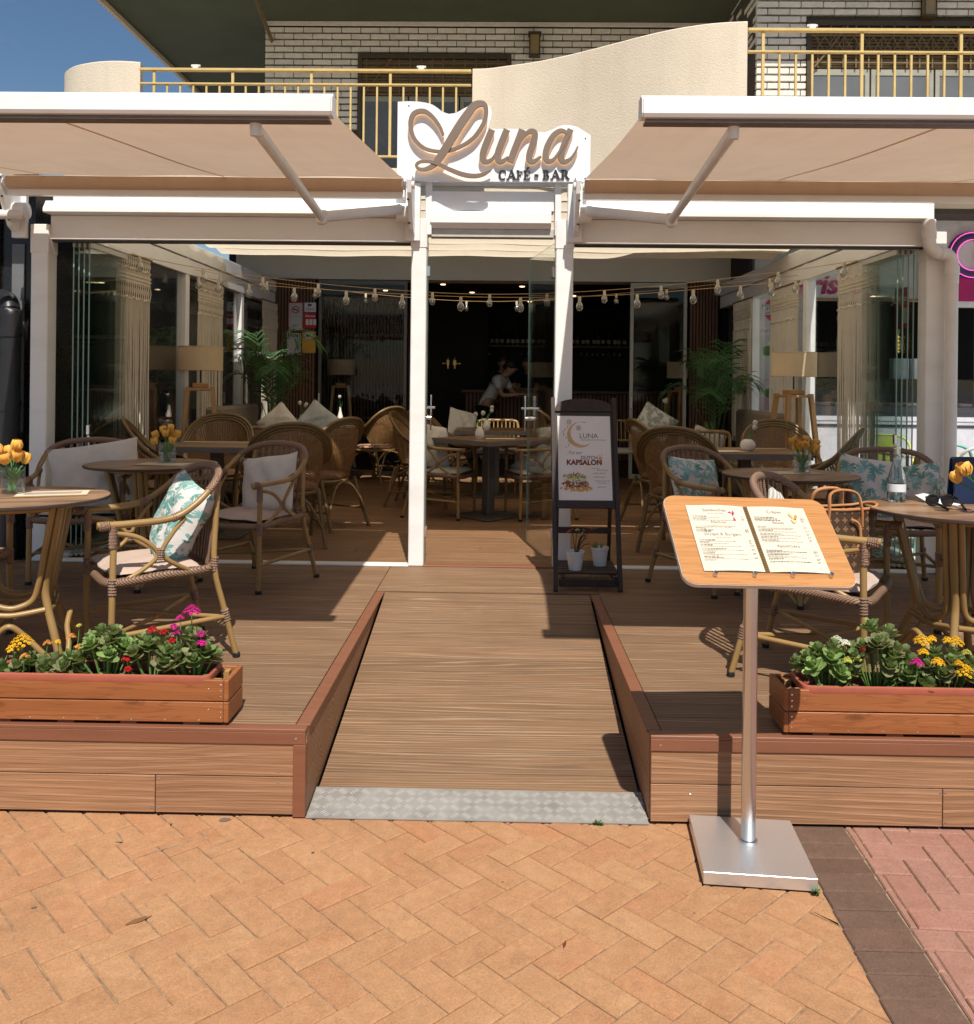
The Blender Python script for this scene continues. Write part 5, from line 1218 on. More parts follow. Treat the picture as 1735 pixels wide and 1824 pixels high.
kalanchoe('light green succulent with white flowers at the left end of the right planter', 1.225, PY_, .115, .125, 12, ['leaf_light', 'leaf_green'], [(.045, .03, .165, .018, 9, 'petal_white'), (.075, .02, .158, .015, 7, 'petal_white'), (.06, -.04, .115, .012, 6, 'bud_green'), (.10, -.03, .115, .013, 7, 'bud_green')], 6, 4)
kalanchoe('tall dark succulent with reddish rosettes in the right planter', 1.420, PY_ + .01, .12, .185, 17, ['leaf_olive', 'leaf_green', 'leaf_olive'], [(-.07, -.03, .15, .006, 2, 'petal_red')], 7, 2)
kalanchoe('succulent with one crimson flower cluster low in the right planter', 1.515, PY_ - .02, .07, .075, 6, ['leaf_green'], [(.015, -.04, .115, .018, 9, 'petal_pink')], 8, 2)
kalanchoe('bushy succulent with many yellow flower heads in the right planter', 1.665, PY_, .12, .125, 12, ['leaf_green', 'leaf_olive'], [(-.075, .03, .165, .027, 14, 'petal_yellow'), (-.085, .0, .135, .016, 7, 'petal_yellow'), (-.04, .03, .175, .014, 6, 'petal_yellow'), (-.055, -.05, .115, .019, 9, 'petal_yellow'), (.045, .02, .165, .024, 12, 'petal_yellow'), (.02, .03, .17, .015, 6, 'petal_yellow'), (.045, -.05, .08, .032, 18, 'petal_yellow'), (.10, -.02, .10, .018, 9, 'bud_green'), (.085, .02, .13, .014, 7, 'bud_green'), (.02, -.05, .11, .015, 7, 'petal_yellow')], 9, 3)
kalanchoe('succulent with red flower heads at the right edge of the picture', 1.845, PY_, .10, .120, 10, ['leaf_green', 'leaf_olive'], [(-.045, .0, .145, .022, 11, 'petal_red'), (.0, .01, .14, .02, 10, 'petal_red'), (-.02, -.04, .11, .014, 6, 'petal_red'), (.05, -.01, .13, .018, 8, 'petal_red')], 10, 2)

# ================================================================== MENU STAND AND BOOK
ms = thing('menu_stand', 'steel menu stand with tilted oak-look board beside the ramp', 'menu stand', (.855, 3.085, 0), radians(-5))
MB().box(-.177, .177, -.20, .185, .006, .046, .0014).build('base', 'steel_plate', ms)
MB().tube([(0, .015, .047), (0, .015, 1.045)], .0245, 24).build('pole', 'steel', ms, smooth=True)
MB().tube([(0, .015, .046), (0, .015, .054)], .031, 24).build('collar', 'chrome', ms, smooth=True)
MB().tube([(0, .015, 1.04), (0, .0, 1.075)], .02, 12).build('tilt_joint', 'dark_bolt', ms, smooth=True)
BM = Matrix.Translation((.860, 3.05, 1.082)) @ Matrix.Rotation(.076, 4, 'Z') @ Matrix.Rotation(.676, 4, 'X') @ Matrix.Rotation(.036, 4, 'Y')
BL = ms.matrix_basis.inverted() if False else (Matrix.Translation((.855, 3.085, 0)) @ Matrix.Rotation(radians(-5), 4, 'Z')).inverted() @ BM
def rrect(hx, hy, r, n=8): return [(sx * (hx - r) + r * cos(a0 + k * pi / 2 / n), sy * (hy - r) + r * sin(a0 + k * pi / 2 / n)) for sx, sy, a0 in ((1, 1, 0), (-1, 1, pi / 2), (-1, -1, pi), (1, -1, 1.5 * pi)) for k in range(n + 1)]
MB().prism(rrect(.288, .194, .045), -.016, -.0012, 'z', BL).build('board_core', 'board_edge', ms)
o = MB().prism(rrect(.2865, .1925, .044), -.001, .0008, 'z').build('board_top', 'board_wood', ms); o.matrix_local = BL
mbp = MB().lathe([(.0075, .001), (.0075, .016), (.006, .018)], 12).mesh('stop_pin', 40); mbp.materials.append(MATS['chrome'])
for u in (-.182, -.052, .075, .203): o = put('stop_pin', mbp, ms); o.matrix_local = BL @ Matrix.Translation((u, -.155 + u * .012, 0))
bk = thing('menu_book', 'open ring-bound menu lying on the tilted oak-look board', 'menu', (0, 0, 0)); bk.matrix_basis = BM
def page(x0, x1, curl):
    def pg(u, v):
        x = x0 + (x1 - x0) * u; t_ = u if x0 >= 0 else 1 - u
        return (x, -.143 + .288 * v, .004 + .006 * sin(pi * min(1, t_ * 1.1)) * .8 + curl * (1 - v) * .004)
    mb = MB().grid(pg, 10, 6); mb.grid(lambda u, v: (pg(u, v)[0], pg(u, v)[1], .0014), 10, 6)
    return mb
for k, (a, b) in enumerate(((-.214, -.012), (.004, .206))): page(a, b, .3).build('page', 'paper', bk, smooth=70)
MB().box(-.0115, .0035, -.143, .145, .0012, .004).build('spine', 'binder', bk)
coil = MB()
for k in range(36): y = -.138 + k * .0079; coil.tube([(-.011, y, .004), (-.004, y, .011), (.003, y, .004)], .0011, 5)
stuff(coil.build('wire_coil', 'gold_wire', bk))
PZ_ = .0105
def tl(txt, x, y, size, m='ink_soft', al='CENTER'): text('print', txt, size, m, bk, (x, y, PZ_), (0, 0, 0), align=al)
tl('Sandwiches', -.120, .115, .018); tl('(served with salad)', -.120, .104, .0075); tl('Nachos', -.118, .060, .017); tl('Wraps & Burgers', -.116, .006, .018); tl('(served with fries)', -.116, -.005, .0075)
tl('Crêpes', .090, .113, .018); tl('Salads', .092, .064, .017); tl('Appetizers', .096, -.040, .018)
lines = MB(); lines2 = MB(); r3 = random.Random(3)
def ln(x0, y, w, bold=False):
    h_ = .0021 if bold else .0015
    mb_ = lines if bold else lines2; x = x0; e = x0 + w
    while x < e - .002:
        L = min(r3.uniform(.004, .013), e - x); mb_.add([(x, y, PZ_), (x + L, y, PZ_), (x + L, y + h_, PZ_ + .0001), (x, y + h_, PZ_ + .0001)], [(0, 1, 2, 3)]); x += L + .0018
for y, w, b in ((.090, .05, 1), (.084, .095, 0), (.079, .045, 1), (.073, .14, 0), (.047, .14, 0), (.042, .125, 0), (.034, .036, 1), (.028, .06, 1), (.022, .05, 1), (-.016, .055, 1), (-.021, .125, 0), (-.026, .03, 1), (-.032, .10, 0), (-.038, .04, 1), (-.043, .14, 0), (-.054, .085, 1), (-.059, .145, 0), (-.065, .045, 0), (-.071, .04, 1), (-.077, .15, 0), (-.083, .05, 0), (-.090, .065, 1), (-.096, .15, 0), (-.102, .035, 0)):
    ln(-.202, y, w, b)
    if b: ln(-.034, y, .012, True)
for y, w, b in ((.092, .07, 1), (.085, .08, 1), (.078, .09, 1), (.050, .03, 1), (.044, .13, 0), (.039, .12, 0), (.033, .05, 1), (.027, .13, 0), (.017, .08, 1), (.011, .14, 0), (.004, .06, 1), (-.002, .13, 0), (-.010, .06, 1), (-.016, .14, 0), (-.055, .055, 1), (-.061, .14, 1), (-.067, .09, 0), (-.073, .075, 1), (-.079, .10, 0), (-.085, .13, 0), (-.091, .05, 1), (-.103, .14, 1)):
    ln(.014, y, w, b)
    if b: ln(.176, y, .013, True)
stuff(lines.build('print_lines', 'ink', bk, fix=False)); stuff(lines2.build('print_lines', 'ink_soft', bk, fix=False))
def petals(c, pts, m): MB().add([(c[0] + x, c[1] + y, PZ_ + .0002 * k) for k, (x, y) in enumerate(pts)], [tuple(range(len(pts)))]).build('print_flower', m, bk, fix=False)
petals((-.060, .095), [(0, 0), (.008, .012), (.004, .026), (-.002, .012)], 'print_pink'); petals((-.062, .107), [(0, 0), (-.014, .004), (-.004, .008)], 'print_pink'); petals((-.058, .085), [(0, .008), (.004, -.012), (-.005, -.010)], 'print_pink')
petals((.150, .090), [(0, 0), (-.012, .016), (-.008, .028), (.003, .014)], 'print_peach'); petals((.153, .090), [(0, 0), (.010, .020), (.016, .010), (.008, -.004)], 'print_orange'); petals((.150, .080), [(0, .010), (.008, -.006), (-.004, -.012), (-.010, .004)], 'print_peach')

# ================================================================== EASEL SIGN WITH SHELF
PM = Matrix.Translation((.537, 5.80, 1.123)) @ Matrix.Rotation(.03, 4, 'Z') @ Matrix.Rotation(1.273, 4, 'X')
es = thing('easel_sign', 'dark wooden A-frame easel with a printed food poster at the entrance', 'sign', (0, 0, 0)); es.matrix_basis = PM
# plane coordinates: x right, y up the slope, z towards the viewer
for s in (-1, 1): MB().box(s * .199 - .013, s * .199 + .013, -.835, .395, -.030, .012, .002).build('front_leg', 'easel_wood', es)
arch = [(-.185, .305)] + [(.185 * sin(a), .305 + .085 * max(0, cos(a * 1.0)) ** .6 if abs(a) < pi / 2 else .305) for a in [(-1 + 2 * k / 18) * pi / 2 * .98 for k in range(19)]] + [(.185, .305)]
MB().prism(arch[::-1], -.02, .006, 'z').build('arched_top_rail', 'easel_wood', es)
MB().box(-.185, .185, -.325, -.285, -.02, .006, .002).build('bottom_rail', 'easel_wood', es)
MB().box(-.186, .186, -.284, .304, -.016, -.008).build('back_panel', 'shutter_dark', es)
MB().box(-.170, .170, -.274, .275, -.0075, -.005).build('poster', 'poster_paper', es)
def up_(x, y): return Vector((x, y, 0))
# rear legs and slatted shelf, built upright in world space and brought into the easel's frame
inv = PM.inverted(); cx0 = .555
for s in (-1, 1):
    x = cx0 + s * .175; MB().add([inv @ V(*p) for p in ((x - .011, 5.93, 1.40), (x + .011, 5.93, 1.40), (x + .011, 5.96, 1.40), (x - .011, 5.96, 1.40), (x - .011, 6.10, DZ), (x + .011, 6.10, DZ), (x + .011, 6.13, DZ), (x - .011, 6.13, DZ))], [(0, 1, 2, 3), (4, 7, 6, 5), (0, 4, 5, 1), (1, 5, 6, 2), (2, 6, 7, 3), (3, 7, 4, 0)]).build('rear_leg', 'easel_wood', es)
MB().box(cx0 - .185, cx0 + .185, 6.03, 6.05, .60, .64, M=inv).build('rear_rail', 'easel_wood', es)
for k in range(7): y = 5.66 + k * .058; MB().box(cx0 - .19, cx0 + .19, y, y + .042, .405, .419, .002, M=inv).build('shelf_slat', 'easel_wood', es)
for s in (-1, 1): MB().box(cx0 + s * .16 - .012, cx0 + s * .16 + .012, 5.60, 6.08, .375, .404, M=inv).build('shelf_rail', 'easel_wood', es)
MB().box(cx0 - .19, cx0 + .19, 5.585, 5.605, .345, .39, M=inv).build('front_rail', 'easel_wood', es)
def pt(txt, x, y, size, m, **kw): text('print', txt, size, m, es, (x, y, -.0044), (0, 0, 0), **kw)
pt('LUNA', -.032, .128, .046, 'print_grey'); pt('RESTAURANT & COCKTAILS', -.020, .112, .0125, 'print_grey'); pt('Try our', -.105, .024, .028, 'print_grey', shear=.15)
pt('DUTCH', -.025, -.010, .031, 'print_grey', bold=.0006); pt('KAPSALON', -.117, -.046, .045, 'print_brown', bold=.0022)
for k, (x, y, s_) in enumerate(((.045, -.072, '- fat crunch'), (.085, -.083, '& gouda sauce'), (.055, -.104, '- chicken & lamb'), (.055, -.128, '- melting cheese'), (.065, -.153, '- shawarma & herbs'), (.09, -.167, 'on chicken'), (.085, -.192, 'dutch fries'))): pt(s_, x - .01, y, .0125, 'print_grey', shear=.2)
mo = MB(); A = [radians(70 + k * (245) / 30) for k in range(31)]
mo.add([(-.025 + .085 * cos(a), .150 + .085 * sin(a), -.0044) for a in A] + [(-.007 + .080 * cos(a) * (1), .160 + .078 * sin(a), -.0043) for a in A], [(k, k + 1, 32 + k, 31 + k) for k in range(30)]); mo.build('print_moon', 'moon_gold', es, fix=False)
fl = MB(); r4 = random.Random(8)
for cx_, cy_ in ((-.095, .235), (-.035, .195)):
    for k in range(8): a = 2 * pi * k / 8; fl.add([(cx_, cy_, -.0042), (cx_ + .016 * cos(a - .2), cy_ + .016 * sin(a - .2), -.0042), (cx_ + .02 * cos(a), cy_ + .02 * sin(a), -.0042), (cx_ + .016 * cos(a + .2), cy_ + .016 * sin(a + .2), -.0042)], [(0, 1, 2, 3)])
for k in range(16): y = .06 + k * .010; x = -.115 + .02 * sin(k * .5); fl.add([(x, y, -.0043), (x + .008 * (1 if k % 2 else -1), y + .010, -.0043), (x + .002, y + .012, -.0043)], [(0, 1, 2)])
stuff(fl.build('print_flowers', 'ink_soft', es, fix=False))
wm = MB().add([(.088, -.030, -.0044), (.112, -.030, -.0044), (.106, .008, -.0044), (.094, .008, -.0044)], [(0, 1, 2, 3)])
for a in (.7, .7 + pi / 2, .7 + pi, .7 + 1.5 * pi): wm.add([(.100, .008, -.0042), (.100 + .020 * cos(a), .008 + .020 * sin(a), -.0042), (.100 + .020 * cos(a + .3), .008 + .020 * sin(a + .3), -.0042)], [(0, 1, 2)])
wm.build('print_windmill', 'moon_gold', es, fix=False)
def blob(cx_, cy_, rx, ry, n, m, z, seed, s=.012):
    r = random.Random(seed); mb = MB()
    for k in range(n):
        a, d = r.uniform(0, 2 * pi), sqrt(r.random()); x, y = cx_ + rx * d * cos(a), cy_ + ry * d * sin(a); th = r.uniform(0, pi); l, w = s * r.uniform(.6, 1.5), s * .4
        c, q = cos(th), sin(th); zz = z + k * 2e-6
        mb.add([(x + c * l, y + q * l, zz), (x - q * w, y + c * w, zz), (x - c * l, y - q * l, zz), (x + q * w, y - c * w, zz)], [(0, 1, 2, 3)])
    stuff(mb.build('print_food', m, es, fix=False))
blob(-.055, -.198, .10, .018, 90, 'food_fries', -.0044, 1); blob(-.06, -.168, .085, .024, 130, 'food_meat', -.0040, 2, .008); blob(-.065, -.140, .082, .007, 40, 'food_cheese', -.0036, 3, .008); blob(-.065, -.122, .078, .013, 70, 'food_lettuce', -.0033, 4, .008); blob(-.06, -.108, .06, .008, 12, 'food_tomato', -.0030, 5, .008)
# --- two pots on its shelf
def pot(label, x, y, ribs, rz_=.061):
    t = thing('flower_pot', label, 'pot', (x, y, .4195), 0, 'white flower pots'); r = .042
    pr = [(r * .80, 0), (r * .82, .003)]
    if ribs: 
        for k in range(4): pr += [(r * (.86 + k * .03), .02 + k * .010), (r * (.885 + k * .03), .024 + k * .010), (r * (.87 + k * .03), .029 + k * .010)]
    pr += [(r * 1.12, .088), (r * 1.17, .089), (r * 1.17, .098), (r * 1.07, .098), (r * 1.02, .085)]
    o_ = MB().lathe(pr, 28, cap=True).build('shell', 'pot_white', t, smooth=35); o_.scale = (1.18, 1.18, 1.22); return t
pot('smooth white flower pot on the easel shelf, left', .478, 5.735, False); pot('ribbed white flower pot on the easel shelf, right', .648, 5.88, True)
pp = thing('potted_poinsettia', 'wilting plant with red leaves in the left pot on the easel shelf', 'plant', (.478, 5.735, .50)); r5 = random.Random(12); stm = MB(); rl_, gl_ = MB(), MB()
for k in range(9):
    tip = V(r5.uniform(-.03, .13), r5.uniform(-.03, .05), r5.uniform(.05, .19)); stm.tube(spline([(0, 0, 0), tip * .5 + V(0, 0, .03), tip], 3), .0025, 5)
    for j in range(5):
        a = r5.uniform(0, 6.3); d = V(cos(a), sin(a), r5.uniform(-.7, .2)) * r5.uniform(.018, .04); s = d.cross(V(0, 0, 1)).normalized() * d.length * .3
        (rl_ if r5.random() < .5 else gl_).add([tip, tip + d * .5 + s, tip + d, tip + d * .5 - s], [(0, 1, 2, 3)])
stm.build('stems', 'easel_wood', pp, smooth=True); stuff(rl_.build('red_leaves', 'red_leaf', pp, fix=False)); stuff(gl_.build('green_leaves', 'leaf_green', pp, fix=False))
p2 = thing('potted_herb', 'small drooping dark plant in the ribbed right pot on the easel shelf', 'plant', (.648, 5.88, .505)); mb = MB()
for k in range(26):
    a = r5.uniform(0, 6.3); d = V(cos(a) * .05 - .02, sin(a) * .04, r5.uniform(.0, .07)); s = V(-sin(a), cos(a), .2) * .008; mb.add([d * .4, d * .7 + s, d, d * .7 - s], [(0, 1, 2, 3)])
stuff(mb.build('leaves', 'leaf_olive', p2, fix=False))
# ================================================================== TABLE ITEMS
TZ = DZ + .7443
def tulip_head(mb, c, up, r, op=.5, seed=0):
    r6 = random.Random(seed); up = Vector(up).normalized(); a = up.orthogonal().normalized(); b = up.cross(a); c = Vector(c)
    for ring in (0, 1):
        for j in range(3):
            th = 2 * pi * j / 3 + ring * pi / 3 + r6.uniform(-.15, .15); d = a * cos(th) + b * sin(th); s = up.cross(d); k = 1.0 + .06 * ring; vs_ = []
            for i in range(6):
                v = i / 5; rad = r * k * (sin(pi * min(.94, .10 + v * .62)) * .95 + op * .25 * v * v); h = r * 2.5 * v; w = r * .95 * sin(pi * min(.97, .12 + v * .80)) ** .8
                for u in (-1, -.4, .4, 1): vs_.append(c + d * (rad * (1 - .22 * u * u)) + s * (w * u) + up * (h - .1 * r * abs(u) * v))
            mb.add(vs_, [(i * 4 + q, i * 4 + q + 1, i * 4 + q + 5, i * 4 + q + 4) for i in range(5) for q in range(3)])
def tulip_leaf(mb, p0, p1, p2, w):
    P = spline([p0, p1, p2], 5); vs_ = []
    for i, p in enumerate(P):
        v = i / (len(P) - 1); tn = (P[min(i + 1, len(P) - 1)] - P[max(i - 1, 0)]).normalized(); s = tn.cross(V(0, 0, 1)); s = s.normalized() if s.length > .1 else V(1, 0, 0); ww = w * sin(pi * (.12 + .86 * v))
        vs_ += [p - s * ww, p + tn.cross(s) * ww * .3, p + s * ww]
    mb.add(vs_, [(i * 3 + k, i * 3 + k + 1, i * 3 + k + 4, i * 3 + k + 3) for i in range(len(P) - 1) for k in (0, 1)])
def glass_vase(label, x, y, seed, n=7, h=.13, r=.052, lean=0.0):
    v = thing('glass_vase', label.replace('bunch of yellow tulips', 'clear glass tumbler vase with water'), 'vase', (x, y, TZ), 0, 'clear glass tulip vases')
    MB().lathe([(r * .96, 0), (r, .004), (r, h)], 28, cap=False).build('glass', 'glass_clear', v, smooth=40)
    MB().lathe([(.001, .0125), (r - .0035, .0125), (r - .0035, h * .55), (.001, h * .55)], 24, cap=False).build('water', 'glass_clear', v, smooth=40)
    MB().lathe([(.0, .0005), (r * .9, .0005), (r * .9, .011), (0, .0115)], 24, cap=False).build('base', 'glass_green', v, smooth=40)
    t = thing('tulip_bunch', label, 'flowers', (x, y, TZ + .0135), 0, 'bunches of yellow tulips'); r6 = random.Random(seed)
    for k in range(n):
        a = 2.4 * k + r6.uniform(-.3, .3); d = .082 * sqrt((k + .3) / n); tip = V(cos(a) * d + lean * .5, sin(a) * d, r6.uniform(.145, .195) - d * .5); b0 = V(-cos(a) * .018, -sin(a) * .018, .001)
        fl = MB(); up = V(cos(a) * d * 8 + lean, sin(a) * d * 8, 1); tulip_head(fl, tip, up, r6.uniform(.0195, .0235), r6.uniform(.15, .75), seed * 31 + k)
        o = fl.build('tulip_flower', 'tulip_yellow', t, smooth=70, fix=False)
        st = MB().tube(spline([b0, b0.lerp(tip, .55) + V(0, 0, .012), tip], 4), .0032, 6); st.build('stem', 'tulip_green', o, smooth=True)
        lf = MB(); e = V(cos(a + .8) * .05, sin(a + .8) * .05, .10); tulip_leaf(lf, b0 * 1.1, e * .55 + V(0, 0, .02), e, .012); lf.build('leaf', 'tulip_green', t, smooth=70, fix=False)
glass_vase('bunch of yellow tulips on the round table at the left edge', -2.235, 4.12, 1, 8, .125, .052)
glass_vase('bunch of yellow tulips on the round table by the left glass', -2.115, 5.72, 2, 8, .13, .052)
glass_vase('bunch of yellow tulips on the round table by the right glass', 1.84, 5.56, 3, 9, .13, .052)
glass_vase('bunch of yellow tulips cut by the right picture edge', 2.09, 3.86, 4, 7, .12, .05, -.16)
def sheet(name, label, cat, x, y, rz, w, h, m, z=.0006, grp=None): return tag(MB().box(-w / 2, w / 2, -h / 2, h / 2, 0, .0012).build(name, m, None, (x, y, TZ + z), (0, 0, rz)), label, cat, grp)
def leaflet(label, x, y, rz, w, h, strip=True):
    t = thing('table_menu', label, 'menu', (x, y, TZ + .0003), rz, 'paper menus on the terrace tables')
    MB().box(-w / 2, w / 2, -h / 2, h / 2, 0, .0016).build('sheet', 'paper', t)
    MB().box(-w / 2 - .004, w / 2 + .004, -h / 2 - .004, -h / 2 + .03, .0017, .0025).build('wood_clip', 'lamp_wood', t)
    if strip: MB().box(-w * .4, w * .4, -.02, .06, .0017, .0020).build('print_block', 'ink_soft', t)
leaflet('paper menu under the tulips on the left edge table', -2.05, 4.12, .35, .30, .21)
leaflet('paper menu beside the tulips on the left glass table', -2.10, 5.60, -.15, .30, .20, False)
leaflet('paper menu beside the tulips on the right glass table', 1.78, 5.55, .12, .32, .20, False)
leaflet('paper menu beside the round white vase on the right', 1.80, 7.30, .3, .30, .21, False)
leaflet('paper menu on the diamond-turned table', -.0, 8.52, .1, .28, .18, False)
# water bottle, tumbler, sunglasses, napkin, navy menu holder on the right table
b = thing('water_bottle', 'open clear glass water bottle on the right edge table', 'bottle', (1.842, 4.245, TZ))
MB().lathe([(.001, .002), (.036, .0), (.040, .006), (.040, .085), (.037, .115), (.026, .155), (.0175, .190), (.0145, .225), (.0145, .245), (.0165, .247), (.0165, .256), (.0125, .256), (.0122, .22), (.0235, .155), (.0372, .085), (.0372, .010), (.001, .008)], 28, cap=False).build('glass', 'real_glass', b, smooth=40)
MB().lathe([(.001, .0095), (.0368, .0115), (.0368, .048), (.001, .048)], 24, cap=False).build('water', 'glass_clear', b, smooth=40)
MB().lathe([(.0404, .048), (.0404, .084)], 28, cap=False).build('label', 'bottle_label_white', b, smooth=60)
b = thing('tumbler', 'empty cut-glass tumbler with a lemon slice behind the sunglasses', 'glass', (2.11, 4.33, TZ))
n = 18; vs_ = []
for z, r in ((0, .036), (.004, .038), (.10, .045), (.10, .042), (.012, .034)):
    for k in range(n): a = 2 * pi * k / n; rr_ = r * (1 + (.035 if (k % 2 and .003 < z < .05) else 0)); vs_.append((rr_ * cos(a), rr_ * sin(a), z))
MB().add(vs_, [(i * n + k, i * n + (k + 1) % n, (i + 1) * n + (k + 1) % n, (i + 1) * n + k) for i in range(4) for k in range(n)] + [tuple(range(n)), tuple(range(4 * n, 5 * n))]).build('glass', 'real_glass', b, smooth=30)
MB().lathe([(.0, .013), (.026, .013), (.026, .019), (0, .019)], 16, M=RM((.004, 0, .006), .3)).build('lemon_slice', 'lemon', b)
cr = MB(); r7 = random.Random(4)
for k in range(14): a = r7.uniform(0, 6.3); h = r7.uniform(.01, .07); cr.tube([(.038 * cos(a), .038 * sin(a), h), (.041 * cos(a + .35), .041 * sin(a + .35), h + .03)], .0012, 4)
stuff(cr.build('cut_pattern', 'sign_white', b))
s = thing('sunglasses', 'black sunglasses lying folded open on the right edge table', 'sunglasses', (1.965, 4.085, TZ), .12)
for e in (-1, 1):
    pr_ = [(e * .036 + .028 * cos(a) * (1 + .10 * sin(a)), .024 * sin(a) + .028) for a in [2 * pi * k / 18 for k in range(18)]]
    MB().tube([(x, .0, z) for x, z in pr_], .0045, 7, closed=True).build('rim', 'black_metal', s, smooth=True)
    MB().prism(pr_[::-1], -.001, .001, 'y').build('lens', 'sun_lens', s)
    MB().tube(spline([(e * .066, 0, .042), (e * .070, -.03, .036), (e * .045, -.10, .012), (e * .040, -.125, .004)], 4), .0042, 7, flat=1.5).build('temple', 'black_metal', s, smooth=True)
MB().tube(spline([(-.010, 0, .040), (0, 0, .045), (.010, 0, .040)], 3), .0042, 7).build('bridge', 'black_metal', s, smooth=True)
mb = MB(); mb.grid(lambda u, v: ((u - .5) * .10, (v - .5) * .17, .002 + .035 * (v > .55) * (v - .55) * 2.0 + .004 * sin(u * 7 + v * 4)), 10, 10); tag(mb.build('napkin', 'napkin', None, (2.01, 4.20, TZ), (0, 0, .35), smooth=80), 'crumpled white napkin under the sunglasses', 'napkin')
nv = thing('menu_holder', 'upright navy blue menu folder at the right picture edge', 'menu folder', (2.215, 4.20, TZ), .12)
MB().prism(rrect(.135, .106, .014), -.006, .006, 'z', RM((0, .012, .107), radians(84))).build('front_cover', 'navy', nv); MB().prism(rrect(.135, .106, .014), -.004, .004, 'z', RM((0, .05, .107), radians(97))).build('back_cover', 'navy', nv)
# handbag on the armchair
hb = thing('handbag', 'brown monogram-print tote bag with tan handles on the armchair', 'handbag', (1.50, 4.075, DZ + .458), .25)
n = 16; vs_ = []; sect = ((0, .145, .075), (.06, .150, .082), (.16, .165, .078), (.25, .185, .068), (.285, .190, .062))
for z, hx, hy in sect:
    for k in range(n):
        a = 2 * pi * k / n; c_, s_ = cos(a), sin(a); vs_.append((hx * (abs(c_) ** .45) * (1 if c_ > 0 else -1), hy * (abs(s_) ** .45) * (1 if s_ > 0 else -1) + .004 * sin(z * 60 + k), z + .010 * cos(2 * a) * (z > .2)))
mb = MB().add(vs_, [(i * n + k, i * n + (k + 1) % n, (i + 1) * n + (k + 1) % n, (i + 1) * n + k) for i in range(4) for k in range(n)] + [tuple(range(n))]); me = mb.mesh('body', 60); ul = me.uv_layers.new(name='UVMap')
for lp in me.loops: c = me.vertices[lp.vertex_index].co; ul.data[lp.index].uv = ((c.x if abs(c.y) > .05 else c.y + .5), c.z)
me.materials.append(MATS['monogram']); put('body', me, hb)
MB().tube([Vector(p) for p in vs_[4 * n:5 * n]], .007, 8, closed=True).build('rim_trim', 'tan_leather', hb, smooth=True)
for e in (-1, 1): MB().tube(spline([(-.085, e * .066, .20), (-.08, e * .070, .285), (-.065, e * .055, .345), (0, e * .045, .36), (.065, e * .055, .345), (.08, e * .070, .285), (.085, e * .066, .20)], 5), .0065, 7, flat=1.4).build('handle', 'tan_leather', hb, smooth=True)
MB().tube(spline([(.02, -.080, .235), (.055, -.088, .215), (.06, -.092, .15), (.035, -.09, .09)], 5), .006, 7).build('strap', 'tan_leather', hb, smooth=True)
# white vases with white tulips
def white_vase(label, x, y, z, prof, seed, n=2, handle=False, hh=.14):
    v = thing('white_vase', label, 'vase', (x, y, z), 0, 'white ceramic vases'); MB().lathe(prof, 24).build('body', 'vase_white', v, smooth=60)
    if handle: MB().tube(spline([(.05, 0, .085), (.075, 0, .10), (.08, 0, .075), (.055, 0, .055)], 5), .006, 7).build('handle', 'vase_white', v, smooth=True)
    zt = prof[-1][1]; t = thing('white_tulips', 'white tulips in the ' + label, 'flowers', (x, y, z + zt - .03), 0, 'white tulip stems'); r6 = random.Random(seed)
    for k in range(n):
        a = r6.uniform(0, 6.3); tip = V(cos(a) * .05, sin(a) * .04, hh * r6.uniform(.75, 1.05)); fl = MB(); tulip_head(fl, tip, V(cos(a) * .4, sin(a) * .3, 1), .0175, .1, seed * 7 + k); o = fl.build('tulip_flower', 'tulip_white', t, smooth=70, fix=False)
        MB().tube(spline([(0, 0, 0), tip * .5 + V(0, 0, .015), tip], 4), .003, 6).build('stem', 'tulip_green', o, smooth=True)
        lf = MB(); tulip_leaf(lf, V(0, 0, 0), V(cos(a + 1) * .02, sin(a + 1) * .02, .05), V(cos(a + 1) * .045, sin(a + 1) * .04, .095), .012); lf.build('leaf', 'tulip_green', t, smooth=70, fix=False)
drop = [(.03, 0), (.040, .02), (.044, .04), (.038, .075), (.024, .10), (.016, .115)]; rnd_ = [(.03, 0), (.052, .015), (.062, .045), (.055, .075), (.034, .092), (.026, .095)]; jug = [(.04, 0), (.056, .03), (.06, .06), (.05, .10), (.035, .13), (.034, .155), (.038, .16)]; bot = [(.03, 0), (.036, .03), (.034, .08), (.022, .12), (.012, .17), (.012, .20)]
white_vase('drop-shaped white vase on the diamond-turned table', -.20, 8.50, TZ, drop, 21, 2); white_vase('drop-shaped white vase standing on the far doorway table', -.16, 10.05, TZ, drop, 22, 2)
white_vase('round white vase on the thick table by the right lamp', 1.99, 7.34, TZ, rnd_, 23, 2); white_vase('handled white jug on the table by the right palm', 1.86, 10.35, TZ, jug, 24, 3, True, .19)
white_vase('handled white jug on the table mid left', -2.13, 9.72, TZ, jug, 25, 3, True, .13); white_vase('slim white bottle vase on the far left table', -2.02, 11.35, TZ, bot, 26, 1, False, .17)
